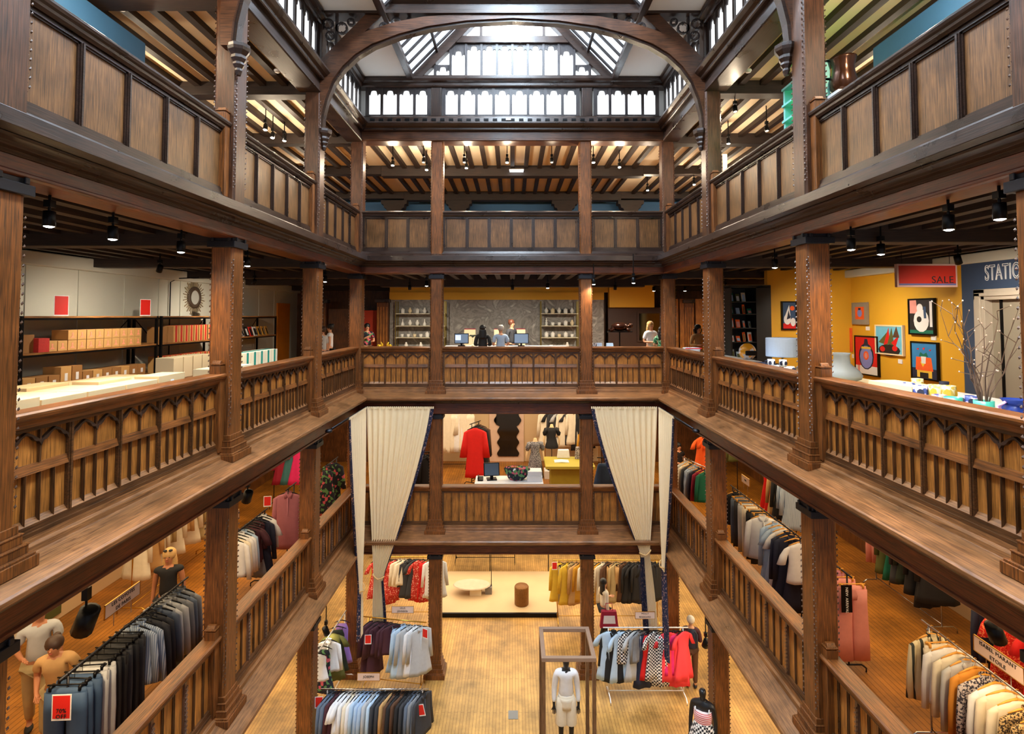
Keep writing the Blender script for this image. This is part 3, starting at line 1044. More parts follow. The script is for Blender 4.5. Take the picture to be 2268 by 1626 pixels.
def gmesh(kind, v):
    """meshes of one garment, hook at the origin, hanging down; cached"""
    key = (kind, v)
    if key in GC:
        return GC[key]
    rnd = random.Random(hash(kind) % 1000 + v * 7 if False else sum(map(ord, kind)) + v * 7)
    out = []
    L, sw, hem, slv, fold, depth = {
        'shirt': (.78, .21, .25, .60, .012, .05), 'tee': (.72, .20, .24, .26, .012, .05), 'blouse': (.72, .20, .27, .55, .02, .05),
        'jacket': (.80, .22, .26, .64, .010, .07), 'coat': (1.12, .22, .30, .66, .018, .08), 'dress': (1.12, .17, .29, .24, .025, .05),
        'gown': (1.25, .14, .27, 0, .03, .05), 'slip': (1.05, .15, .26, 0, .02, .04), 'top': (.62, .16, .22, 0, .014, .04),
        'jumper': (.70, .22, .25, .60, .016, .07), 'kaftan': (1.25, .20, .24, .62, .022, .05)}.get(kind, (1.0, .19, .2, 0, .01, .04))
    N = 24
    ph = rnd.random() * 6
    kf = rnd.choice((3, 4, 5))

    def ring(z, hw, hd, g):
        r = []
        for i in range(N):
            a = 2 * PI * i / N
            x = hw * math.copysign(abs(math.cos(a)) ** .8, math.cos(a))
            y = hd * math.sin(a)
            w = g * math.sin(kf * 2 * x / .2 + ph + (a > PI) * 1.3)
            r.append((x + g * .35 * math.sin(kf * a + ph), y + w * (1 if math.sin(a) >= 0 else -1) * abs(math.sin(a)), z))
        return r
    if kind in ('trousers', 'jeans', 'shorts', 'wide trousers'):
        Lg = .46 if kind == 'shorts' else 1.0
        b = MB()
        wide = .105 if kind != 'wide trousers' else .12
        b.rings([ring(-.13, .19, .022, 0), ring(-.17, .196, .032, .001), ring(-.24, .200, .036, .002), ring(-.30, .196, .030, .002)])
        for s in (-1, 1):
            R = []
            for t in (0, .2, .45, .7, 1):
                z = -.17 - (Lg - .07) * t
                cx = s * (.102 + .012 * t)
                hw = .101 * (1 - t) + wide * t * (.9 if kind != 'wide trousers' else 1)
                R.append([(cx + hw * math.cos(2 * PI * i / 12) + .006 * math.sin(i * 2.1 + ph), (.042 - .01 * t) * math.sin(2 * PI * i / 12) + .008 * math.sin(t * 7 + ph + s), z) for i in range(12)])
            b.rings(R)
        out.append(('body', b, 'm'))
        h = MB().tube([(-.18, 0, -.10), (.18, 0, -.10)], .008, 6).tube([(0, 0, -.10), (0, 0, -.03), (.02, 0, 0), (.0, 0, .02), (-.02, 0, .005)], .003, 4)
        for s in (-1, 1):
            h.box(s * .14 - .012, s * .14 + .012, -.03, .03, -.15, -.10)
        out.append(('clip_hanger', h, 'h'))
    elif kind == 'skirt':
        b = MB().rings([ring(-.13, .16, .03, 0), ring(-.2, .19, .04, .01), ring(-.5, .26, .06, .03), ring(-.85, .32, .08, .04)])
        out.append(('body', b, 'm'))
        h = MB().tube([(-.17, 0, -.10), (.17, 0, -.10)], .008, 6).tube([(0, 0, -.10), (0, 0, -.03), (.02, 0, 0), (.0, 0, .02), (-.02, 0, .005)], .003, 4)
        out.append(('clip_hanger', h, 'h'))
    else:
        b = MB()
        R = [ring(-.085, .055, .03, 0), ring(-.10, .075, .035, 0), ring(-.125, sw * .8, .042, .0), ring(-.155, sw, .045, .002)]
        if kind in ('gown', 'slip'):
            R = [ring(-.16, sw * .75, .03, 0), ring(-.22, sw * .9, .04, .003)]
        ww = sw * (.86 if kind in ('dress', 'gown') else .97)
        wz = -.42 if kind in ('dress', 'gown') else -L * .55
        for t in (.25, .6, 1):
            R.append(ring(-.16 + (wz + .16) * t, sw * (1 - t) + ww * t, .045 + (depth - .045) * t, fold * .35 * t))
        for t in (.2, .5, .8, 1):
            R.append(ring(wz + (-L - wz) * t, ww * (1 - t) + hem * t, depth + .03 * t, fold * (.4 + .6 * t)))
        b.rings(R)
        out.append(('body', b, 'm'))
        if slv:
            for s in (-1, 1):
                sx = sw * .9
                r0, r1 = (.055, .045) if kind != 'kaftan' else (.06, .09)
                if kind in ('tee', 'dress'):
                    r1 = .075
                dx = .05 + .03 * rnd.random() + (.05 if kind in ('tee', 'dress') else 0)
                k = MB()
                P = [(s * (sx - .03), 0, -.14), (s * (sx + .03), .005, -.19), (s * (sx + .03 + dx * .5), .01, -.16 - slv * .5), (s * (sx + .03 + dx), -.01, -.16 - slv)]
                rr = [r0 * .6, r0, (r0 + r1) / 2, r1]
                Q = []
                for (x, y, z), r in zip(P, rr):
                    Q.append([(x + r * math.cos(2 * PI * i / 10), y + .55 * r * math.sin(2 * PI * i / 10), z + (0 if i else 0)) for i in range(10)])
                k.rings(Q)
                out.append(('sleeve', k, 'm'))
        if kind in ('shirt', 'blouse', 'jacket', 'coat'):
            c = MB()
            for s in (-1, 1):
                c.prism([(s * .01, -.16), (s * .06, -.075), (s * .085, -.10), (s * .06, -.19 if kind in ('jacket', 'coat') else -.15)], -.055, -.04)
            c.rings([[(.062 * math.cos(2 * PI * i / 12), .034 * math.sin(2 * PI * i / 12), z) for i in range(12)] for z in (-.095, -.06)], cap=False)
            out.append(('collar', c, 'm'))
            pk = MB().box(-.012, .012, -.062 - .01, -.05, -L + .06, -.17)
            out.append(('placket', pk, 'm'))
        if kind in ('gown', 'slip'):
            st = MB()
            for s in (-1, 1):
                st.tube([(s * sw * .6, 0, -.17), (s * .12, 0, -.09)], .006, 4)
            out.append(('strap', st, 'm'))
        h = MB().tube([(-.19, 0, -.13), (-.10, 0, -.095), (0, 0, -.07), (.10, 0, -.095), (.19, 0, -.13)], [.006, .010, .012, .010, .006], 6)
        h.tube([(0, 0, -.07), (0, 0, -.03), (.022, 0, -.01), (.018, 0, .016), (0, 0, .024), (-.018, 0, .01)], .003, 4)
        out.append(('hanger', h, 'h'))
    res = []
    for nm, mb, role in out:
        me = bpy.data.meshes.new(kind.replace(' ', '_') + '_' + nm)
        me.from_pydata(mb.v, [], mb.f)
        me.polygons.foreach_set('use_smooth', [True] * len(me.polygons))
        me.materials.append(None)
        res.append((nm, me, role))
    GC[key] = res
    return res


def garment(kind, col, p, rz, label, group=None, hang=None, s=1.0, cat=None):
    """one hanging garment with its hanger"""
    nm = {'tee': 'tshirt', 'slip': 'slip_dress', 'wide trousers': 'wide_trousers', 'gown': 'long_dress'}.get(kind, kind)
    t = thing(nm, label, cat or {'tee': 't-shirt', 'slip': 'dress', 'gown': 'dress', 'kaftan': 'dress', 'wide trousers': 'trousers'}.get(kind, kind), p, rz, group)
    t.scale = (s, s, s)
    for pn, me, role in gmesh(kind, random.randrange(3)):
        o = bpy.data.objects.new(pn, me)
        COL.objects.link(o)
        o.parent = t
        o.material_slots[0].link = 'OBJECT'
        o.material_slots[0].material = C[col] if role == 'm' else (hang or BLACKM)
    return t


ORDN = ['first', 'second', 'third', 'fourth', 'fifth', 'sixth', 'seventh', 'eighth', 'ninth', 'tenth', 'eleventh', 'twelfth', 'thirteenth',
        'fourteenth', 'fifteenth', 'sixteenth', 'seventeenth', 'eighteenth', 'nineteenth', 'twentieth', 'twenty-first', 'twenty-second', 'twenty-third', 'twenty-fourth', 'twenty-fifth', 'twenty-sixth', 'twenty-seventh', 'twenty-eighth']


def rack(p0, p1, label, m=CHROME, floor=F1, legs=True, r=.014, foot=.26):
    """garment rail with two posts and curved feet"""
    a, b = Vector(p0), Vector(p1)
    t = thing('clothes_rail', label, 'clothes rail', ((a.x + b.x) / 2, (a.y + b.y) / 2, floor))
    d = (b - a).normalized()
    MB().tube([a, b], r, 8).build('rail', m, t, smooth=True)
    if legs:
        n = Vector((-d.y, d.x, 0))
        for q in (a + d * .12, b - d * .12):
            MB().tube([q, (q.x, q.y, floor + .12)], r * .9, 8).build('upright', m, t, smooth=True)
            f = Vector((q.x, q.y, floor))
            MB().tube([f + n * foot + Vector((0, 0, .012)), f + n * foot + Vector((0, 0, .07)), f + n * (foot - .07) + Vector((0, 0, .12)), f - n * (foot - .07) + Vector((0, 0, .12)), f - n * foot + Vector((0, 0, .07)), f - n * foot + Vector((0, 0, .012))], r * .9, 8).build('foot', m, t, smooth=True)
        MB().tube([(a + d * .12).xy.to_3d() + Vector((0, 0, floor + .16)), (b - d * .12).xy.to_3d() + Vector((0, 0, floor + .16))], r * .7, 6).build('lower_bar', m, t, smooth=True)
    return t


def hang_row(p0, p1, items, rackname, fromwhere, rz=0, hang=None, group=None, jit=.12, s=1.0):
    a, b = Vector(p0), Vector(p1)
    n = len(items)
    for i, it in enumerate(items):
        kind, col = it[0], it[1]
        q = a.lerp(b, (i + .5) / n)
        kn = {'tee': 't-shirt', 'slip': 'slip dress', 'gown': 'long dress'}.get(kind, kind)
        garment(kind, col, q, rz + random.uniform(-jit, jit), '%s %s on %s, %s from %s' % (col, kn, rackname, ORDN[i], fromwhere), group, hang, s * random.uniform(.96, 1.04))


def text(body, size, m, parent, loc, rot, align='CENTER', ext=.002, outline=False, font_scale=1.0, name='lettering'):
    cu = bpy.data.curves.new(name, 'FONT')
    cu.body = body
    cu.size = size
    cu.align_x = align
    cu.align_y = 'CENTER'
    cu.space_character = 1.08
    if outline:
        cu.fill_mode = 'NONE'
        cu.bevel_depth = .006
    else:
        cu.extrude = ext
        cu.fill_mode = 'BOTH'
    tmp = bpy.data.objects.new('tmp', cu)
    COL.objects.link(tmp)
    bpy.context.view_layer.update()
    me = bpy.data.meshes.new_from_object(tmp.evaluated_get(bpy.context.evaluated_depsgraph_get()))
    bpy.data.objects.remove(tmp)
    me.name = name
    me.materials.clear()
    me.materials.append(m)
    o = bpy.data.objects.new(name, me)
    COL.objects.link(o)
    o.parent = parent
    o.location = Vector(loc) - WL.get(parent.name, Vector((0, 0, 0)))
    o.rotation_euler = rot
    return o


def sign_plate(p, w, h, rz, lines, label, name='rail_sign', face=SIGNP, frame=BRASS, stems=.16, ts=None):
    """small framed name plate standing on a rail on two stems; local x along, faces -y"""
    t = thing(name, label, 'sign', p, rz)
    MB().box(-w / 2, w / 2, -.004, .004, stems, stems + h).build('plate', face, t, local=True)
    f = MB()
    k = .008
    f.box(-w / 2 - k, w / 2 + k, -.008, .008, stems + h, stems + h + k).box(-w / 2 - k, w / 2 + k, -.008, .008, stems - k, stems)
    f.box(-w / 2 - k, -w / 2, -.008, .008, stems - k, stems + h + k).box(w / 2, w / 2 + k, -.008, .008, stems - k, stems + h + k)
    f.build('frame', frame, t, local=True)
    if stems:
        g = MB()
        for s in (-1, 1):
            g.tube([(s * w * .25, 0, 0), (s * w * .25, 0, stems)], .004, 5)
        g.build('stem', CHROME, t, local=True)
    n = len(lines)
    for i, l in enumerate(lines):
        cu = text(l, ts or h * .36, INK, t, (0, 0, 0), (PI / 2, 0, 0))
        cu.location = (0, -.007, stems + h * (1 - (i + .5) / n) if n > 1 else stems + h / 2)
    return t


def sale_card(p, rz, label, w=.15, h=.21, txt=None, tilt=0):
    t = thing('sale_card', label, 'sign', p, rz)
    t.rotation_euler = (0, tilt, rz)
    MB().box(-w / 2, w / 2, 0, .004, 0, h).build('card', PAPER, t, local=True)
    MB().box(-w / 2 + .012, w / 2 - .012, -.002, 0, .022, h - .012).build('red_panel', CARD, t, local=True)
    if txt:
        for i, l in enumerate(txt):
            cu = text(l, h * .22, INK, t, (0, 0, 0), (PI / 2, 0, 0))
            cu.location = (0, -.004, h * (.38 - .22 * i))
    return t


def spot(p, label, power=30, aim=(0, 0, -1), col=WARM, L='SPOT', size=.05, name='track_spotlight', cone=150, bulb=True, k=1.0, es=60, up=None):
    """black can spotlight on a short stem with a glowing lens and its own light"""
    t = thing(name, label, 'spotlight', p)
    d = Vector(aim).normalized()
    q = d.to_track_quat('Z', 'Y').to_matrix().to_4x4()
    can = MB().lathe([(.028 * k, -.07 * k), (.045 * k, -.065 * k), (.048 * k, .06 * k), (.04 * k, .065 * k), (.038 * k, .03 * k)], n=12).xf(q)
    can.build('can', BLACKM, t, smooth=True, local=True)
    up = up or ((13.69 if p[2] > 12 else 10.41 if p[2] > 9 else 7.01 if p[2] > 4.5 else 3.61) - p[2])
    MB().box(-.03, .03, -.03, .03, .10 * k, .16 * k).tube([(0, 0, .0), (0, 0, up)], .012, 6).build('stem', BLACKM, t, local=True)
    if bulb:
        em = mat('lamp_glow_' + ('w' if col == WARM else 'n'), (1, .9, .7), .4, emit=(1, .86, .6) if col == WARM else (1, .95, .85), es=es)
        MB().lathe([(.001, .05 * k), (.038 * k, .055 * k), (.038 * k, .066 * k), (.02 * k, .074 * k), (.001, .077 * k)], n=10).xf(q).build('lens', em, t, local=True)
    if power:
        ld = bpy.data.lights.new('lamp', L)
        ld.energy = power
        ld.color = col
        ld.shadow_soft_size = size
        ld.specular_factor = .06
        if L == 'SPOT':
            ld.spot_size = math.radians(cone)
            ld.spot_blend = 1.0
        lo = bpy.data.objects.new('lamp', ld)
        COL.objects.link(lo)
        lo.parent = t
        lo.location = d * .09 * k
        lo.rotation_euler = (-d).to_track_quat('Z', 'Y').to_euler()
    return t


# ---------------------------------------------------------------- people
def person(label, loc, rz, h=1.66, skin=None, top='white', legs='black', hair=('short', 'brown'), lean=0.0, arms=('down', 'down'), shoes='black', dress=None, sleeve=.55, head=(0, 0), manq=False, name='person', seatz=None, no_head=False, extra=None, walk=0.0, robe=None):
    t = thing(name, label, 'mannequin' if manq else 'person', loc, rz)
    k = h / 1.68
    skin = skin or SKIN
    V, E, R = [], [], []

    def lv(p):
        """lean about the hip"""
        x, y, z = p
        if z > .95 and lean:
            a = lean
            yy, zz = y, z - .95
            y = yy * math.cos(a) - zz * math.sin(a)
            z = yy * math.sin(a) + zz * math.cos(a) + .95
        return (x * k, y * k, z * k)

    def add(p, r, par=None, raw=False):
        V.append(tuple(c * k for c in p) if raw else lv(p))
        R.append((r if isinstance(r, tuple) else (r, r)))
        if par is not None:
            E.append((par, len(V) - 1))
        return len(V) - 1
    pel = add((0, 0, .95), (.135, .10))
    wa = add((0, 0, 1.10), (.115, .085), pel)
    ch = add((0, 0, 1.26), (.13, .095), wa)
    uc = add((0, .01, 1.36), (.11, .08), ch)
    hx, hy = head
    if no_head:
        nk = add((0, .01, 1.46), (.05, .05), uc)
    else:
        nk = add((0, .012, 1.44), (.046, .046), uc)
        jw = add((hx * .3, -.012 + hy * .3, 1.50), (.052, .062), nk)
        hm = add((hx * .6, -.004 + hy * .6, 1.565), (.07, .086), jw)
        ht = add((hx * .8, .006 + hy * .8, 1.63), (.06, .072), hm)
    arm_pts = []
    for s, pose in ((-1, arms[0]), (1, arms[1])):
        sh = (s * .165, .01, 1.37)
        if pose == 'down':
            el, wr, pa, fd = (s * .205, .03, 1.10), (s * .215, -.02, .86), (s * .21, -.04, .80), (0, -.1, -1)
        elif pose == 'bent':
            el, wr, pa, fd = (s * .22, .04, 1.12), (s * .14, -.20, 1.12), (s * .11, -.255, 1.125), (-s * .3, -1, .05)
        elif pose == 'chest':
            el, wr, pa, fd = (s * .22, -.03, 1.13), (s * .06, -.17, 1.24), (s * .02, -.19, 1.26), (-s * 1, -.2, .2)
        elif pose == 'face':
            el, wr, pa, fd = (s * .22, -.08, 1.16), (s * .10, -.16, 1.38), (s * .08, -.16, 1.43), (-s * .3, .1, 1)
        elif pose == 'reach':
            el, wr, pa, fd = (s * .25, -.16, 1.22), (s * .24, -.40, 1.16), (s * .235, -.46, 1.155), (0, -1, -.1)
        elif pose == 'hip':
            el, wr, pa, fd = (s * .33, .05, 1.14), (s * .20, -.03, 1.0), (s * .165, -.04, .97), (-s * .4, -.4, -.8)
        arm_pts.append((sh, el, wr))
        a0 = add(sh, .052, uc)
        a1 = add(el, .038, a0)
        a2 = add(wr, .026, a1)
        a3 = add(pa, (.032, .018), a2)
        fd = Vector(fd).normalized()
        side = fd.cross(Vector((0, 1, .3))).normalized()
        bn = Vector(pa)
        for j, ln in enumerate((.062, .072, .068, .052)):
            b0 = bn + side * ((j - 1.5) * .017) + fd * .025
            i1 = add(tuple(b0), .009, a3)
            i2 = add(tuple(b0 + fd * ln * .5 + Vector((0, -.004, 0))), .008, i1)
            add(tuple(b0 + fd * ln + Vector((0, -.014, 0)) * 1), .0065, i2)
        th = bn - side * .03
        i1 = add(tuple(th), .010, a3)
        add(tuple(th - side * .018 + fd * .035), .0085, i1)
    legp = []
    for s in (-1, 1):
        w = walk * s
        hp = (s * .085, 0, .90)
        kn = (s * .09, -.02 - w * .5, .50)
        an = (s * .09, .02 - w, .09 + max(0, -w) * .15)
        ft = (s * .095, -.09 - w, .035 + max(0, -w) * .05)
        legp.append((hp, kn, an))
        l0 = add(hp, (.085, .085), pel)
        l1 = add(kn, .052, l0)
        l2 = add(an, .034, l1)
        add(ft, (.034, .028), l2)
    me = bpy.data.meshes.new('body')
    me.from_pydata(V, E, [])
    o = bpy.data.objects.new('body', me)
    COL.objects.link(o)
    o.parent = t
    sk = o.modifiers.new('skin', 'SKIN')
    sk.use_smooth_shade = True
    for d, r in zip(me.skin_vertices[0].data, R):
        d.radius = (r[0] * k, r[1] * k)
    me.skin_vertices[0].data[0].use_root = True
    sb = o.modifiers.new('sub', 'SUBSURF')
    sb.levels = sb.render_levels = 1
    me.materials.append(MANQ if manq and manq != 'linen' else (MANC if manq else skin))

    def skinned(nm, pts, edges, rad, m):
        me2 = bpy.data.meshes.new(nm)
        me2.from_pydata([lv(p) for p in pts], edges, [])
        oo = bpy.data.objects.new(nm, me2)
        COL.objects.link(oo)
        oo.parent = t
        q = oo.modifiers.new('skin', 'SKIN')
        q.use_smooth_shade = True
        for d, r in zip(me2.skin_vertices[0].data, rad):
            d.radius = (r[0] * k, r[1] * k)
        me2.skin_vertices[0].data[0].use_root = True
        z = oo.modifiers.new('sub', 'SUBSURF')
        z.levels = z.render_levels = 1
        me2.materials.append(m)
        return oo
    # clothing
    if top:
        P = [(0, 0, .93), (0, 0, 1.10), (0, 0, 1.26), (0, .01, 1.375)]
        Q = [(.158, .12), (.138, .105), (.152, .115), (.115, .082)]
        sleeve = sleeve or .1
        Ed = [(0, 1), (1, 2), (2, 3)]
        if sleeve > 0:
            for s_, (sh, el, wr) in zip((-1, 1), arm_pts):
                i = len(P)
                P.append((sh[0], sh[1], sh[2]))
                Q.append((.066, .066))
                Ed.append((3, i))
                if sleeve > .5:
                    P += [el, tuple(Vector(el).lerp(Vector(wr), min(1, (sleeve - .5) * 2) * .93))]
                    Q += [(.052, .052), (.04, .04)]
                    Ed += [(i, i + 1), (i + 1, i + 2)]
                else:
                    P.append(tuple(Vector(sh).lerp(Vector(el), sleeve * 1.6)))
                    Q.append((.062, .062))
                    Ed.append((i, i + 1))
        skinned('top', P, Ed, Q, C[top])
    if legs:
        P = [(0, 0, .98)]
        Q = [(.145, .112)]
        Ed = []
        for hp, kn, an in legp:
            i = len(P)
            P += [hp, kn, (an[0], an[1], an[2] + .03)]
            Q += [(.098, .098), (.072, .072), (.055, .055)]
            Ed += [(0, i), (i, i + 1), (i + 1, i + 2)]
        skinned('trousers', P, Ed, Q, C[legs])
    if dress:
        dc, dl, dw = dress
        mb = MB()
        RR = []
        for q in range(9):
            u = q / 8
            z = 1.12 - (1.12 - dl) * u
            w = .125 + (dw - .125) * u ** .8
            RR.append([lv((w * math.cos(2 * PI * i / 28) * (1 + .05 * u * math.sin(i * 1.8)), w * .8 * math.sin(2 * PI * i / 28) * (1 + .08 * u * math.sin(i * 1.8 + 1)), z)) for i in range(28)])
        mb.rings(RR)
        mb.build('skirt', C[dc], t, smooth=True, local=True)
    if shoes and not manq:
        for s, (hp, kn, an) in zip((-1, 1), legp):
            b = MB().sphere((an[0] * k, (an[1] - .06) * k, (an[2] - .05) * k), .05 * k, 10, 6, sz=.75, sy=2.3, sx=.95)
            b.build('shoe', C[shoes], t, smooth=True, local=True)
    if not no_head:
        hc = Vector(lv((hx * .6, hy * .6, 1.57)))
        if not manq:
            f = MB().sphere(hc + Vector((0, -.095 * k, -.012 * k)), .012 * k, 6, 4, sz=1.5)
            f.build('nose', skin, t, smooth=True, local=True)
            for s in (-1, 1):
                MB().sphere(hc + Vector((s * .03 * k, -.082 * k, .012 * k)), .009 * k, 8, 5, sz=.7).build('eye', INK, t, smooth=True, local=True)
                MB().sphere(hc + Vector((s * .075 * k, .0, -.002 * k)), .018 * k, 8, 5, sz=1.6, sx=.4).build('ear', skin, t, smooth=True, local=True)
            MB().sphere(hc + Vector((0, -.08 * k, -.045 * k)), .018 * k, 8, 5, sz=.35, sy=.5).build('mouth', mat('lips', sr(168, 76, 70), .5), t, smooth=True, local=True)
        if hair:
            st, hcname = hair
            hm_ = mat('hair_' + hcname, {'brown': sr(62, 40, 28), 'black': sr(20, 18, 20), 'blonde': sr(206, 164, 104), 'grey': sr(190, 186, 180), 'auburn': sr(92, 50, 30), 'white': sr(222, 214, 200)}[hcname], .5, var=.2, vs=40)
            hb = MB()
            hb.sphere(hc + Vector((0, .022 * k, .035 * k)), .098 * k, 14, 8, sz=.98, sy=1.0)
            if st == 'long':
                R2 = []
                for q in range(6):
                    u = q / 5
                    zz = .02 - .30 * u
                    w = .092 + .02 * math.sin(u * 3)
                    R2.append([(hc.x + w * k * math.cos(a), hc.y + (.045 + .055 * math.sin(a) + .01 * u) * k, hc.z + (zz) * k) for a in [2 * PI * i / 12 for i in range(12)]])
                hb.rings(R2)
            elif st == 'curly':
                for q in range(9):
                    a = q / 8 * PI
                    hb.sphere(hc + Vector((.095 * k * math.cos(a), .03 * k, (-.03 - .07 * math.sin(a * 2) ** 2) * k)), .045 * k, 8, 5)
            elif st == 'bun':
                hb.sphere(hc + Vector((0, .09 * k, .09 * k)), .042 * k, 10, 6)
            elif st == 'ponytail':
                hb.tube([hc + Vector((0, .10 * k, .05 * k)), hc + Vector((0, .15 * k, -.03 * k)), hc + Vector((0, .13 * k, -.20 * k))], [.03 * k, .035 * k, .012 * k], 8)
            hb.build('hair', hm_, t, smooth=True, local=True)
    return t


def bustform(label, loc, rz, kind, col, hem, w, sleeve=True):
    """headless dressmaker form on a pole wearing a dress"""
    t = thing('mannequin', label, 'mannequin', loc, rz)
    MB().lathe([(.16, 0), (.16, .012), (.02, .03), (.013, .06), (.013, .95)], n=16).build('stand', BLACKM, t, smooth=True, local=True)
    MB().lathe([(.10, .88), (.15, .95), (.115, 1.10), (.15, 1.27), (.14, 1.36), (.06, 1.43), (.048, 1.50), (.03, 1.51)], n=18, sy=.72).build('torso', MANC, t, smooth=True, local=True)
    R = []
    for z, r in ((1.41, .10), (1.36, .155), (1.27, .165), (1.10, .128), (.95, .17), ((.95 + hem) / 2, (.17 + w) / 2 + .01), (hem + .05, w), (hem, w * .98)):
        g = .0 if z > .95 else .05
        R.append([(r * math.cos(2 * PI * i / 30) * (1 + g * math.sin(i * 2.1)), .74 * r * math.sin(2 * PI * i / 30) * (1 + g * math.sin(i * 2.1 + 1)), z) for i in range(30)])
    MB().rings(R, cap=False).build('dress', C[col], t, smooth=True, local=True)
    if sleeve:
        for s in (-1, 1):
            MB().tube([(s * .13, 0, 1.37), (s * .19, 0, 1.33), (s * .23, 0, 1.22), (s * .24, 0, 1.14)], [.05, .08, .08, .05], 10).build('puff_sleeve', C[col], t, smooth=True, local=True)
            MB().tube([(s * .23, 0, 1.16), (s * .26, .02, .98), (s * .24, -.04, .82)], [.035, .03, .022], 8).build('arm', MANC, t, smooth=True, local=True)
    return t
# ================================================================ LAMPS
# top gallery: lamps seen against the plaster
n = 0
L3 = [(870, 362, 1), (935, 350, 0), (945, 372, 1), (1033, 368, 1), (1123, 352, 1), (1021, 332, 0), (1228, 332, 0), (1316, 352, 1), (1372, 366, 1), (1434, 418, 1), (1537, 405, 1), (604, 300, 1), (588, 282, 1), (1628, 242, 0), (1698, 285, 0)]
nm3 = ['left bay of the far end, outer one', 'left bay of the far end, upper unlit one', 'left bay of the far end by the post', 'centre bay, left lit one', 'centre bay, middle brightest one', 'centre bay, unlit one on left', 'centre bay, unlit one on right', 'right bay of the far end beside the post', 'right bay of the far end, middle one', 'right bay of the far end, lowest one', 'far right corner bay', 'left side middle bay, lower one', 'left side middle bay, upper one', 'right side middle bay, nearer one', 'right side middle bay, farther one']
for (x, y, lit), nn in zip(L3, nm3):
    p = at(x, y, Z=13.18)
    p.y = min(p.y, 19.2)
    if 13.0 < p.y < 13.8:
        p.y = 13.9
    spot(p, 'added fill spotlight under the top gallery ceiling, ' + nn, (36 if x < 620 else 90) if lit else 16, (0, -.25, -1), L='POINT', bulb=lit, col=CREAML)  # cans called unlit also give some unseen fill light
L3b = [(-4.75, 4.3), (-6.8, 9.6), (-5.2, 12.2), (4.75, 4.3), (6.8, 9.6), (5.0, 12.4), (-6.5, 16.5), (6.5, 16.5), (-4.75, 6.5), (4.75, 6.5)]  # lamps added to brighten the plaster and the blue walls
nm3b = ['near left', 'left by the blue partition', 'left near the far corner', 'near right', 'right beside the blue partition', 'right near the far corner', 'deep in the far left corner', 'deep in the far right corner', 'left facing the blue partition', 'right facing the blue partition']
for (x, y), nn in zip(L3b, nm3b):
    spot((x, y, 13.2), 'added fill spotlight under the top gallery ceiling, ' + nn, 105, (0, 0, -1), L='POINT', bulb=abs(x) < 6 and y > 7, es=20, col=CREAML)
L2 = [(109, 485), (250, 516), (401, 547), (548, 580), (720, 618), (945, 628), (1213, 633), (1315, 624), (1403, 621), (1448, 640), (1517, 640), (1716, 584), (1885, 541), (1951, 552), (2101, 493), (2214, 468)]
nm2 = ['left nearest', 'left second', 'left third beside the post', 'left behind the second post', 'left by the third post', 'far end beside left post', 'far end above the counter', 'far end right of right post', 'far end above the bronze animal', 'far right corner, first', 'far right corner, second', 'right beside second post', 'right above the paintings, left', 'right above the paintings, middle', 'right above the sale sign', 'right nearest']
for (x, y), nn in zip(L2, nm2):
    p = at(x, y, Z=9.98)
    if p.y > 19:
        p = at(x, y, Y=18.6)
        p.z = min(p.z, 10.0)
    if abs(p.x) > 7.7:
        p = at(x, y, X=math.copysign(7.5, p.x))
        p.z = min(p.z, 10.02)
    spot(p, 'black ceiling spotlight of the middle gallery, ' + nn, 110, (0, 0, -1), col=NEUT, cone=165, up=10.6 - p.z)
for (x, y), nn in zip([(-6.6, 6.2), (-6.2, 9.5), (-6.3, 13.2), (6.6, 5.2), (6.6, 8.0), (6.4, 11.0), (-3, 15.8), (0, 15.8), (3, 15.8), (6.3, 16)], ['over the boxes', 'over the shelving', 'beside the mirror', 'over the coloured pots', 'facing the paintings', 'by the black bookcase', 'over the golden figures', 'over the cash desk', 'over the gift bags', 'by the panelled wall']):
    spot((x, y, 9.98), 'added black spotlight of the middle gallery, ' + nn, 50 if 'boxes' in nn or 'pots' in nn else 420 if 'desk' in nn or 'figures' in nn or 'gift' in nn else 220, (.5 if x > 5 else -.5 if x < -5 else 0, .3, -1), col=NEUT, cone=160, bulb=False)  # lamps added to brighten dim goods and walls, no glowing lens

# ================================================================ CURTAINS
CURT = mat('curtain_linen', sr(240, 218, 178), .8, var=.05, vs=8)


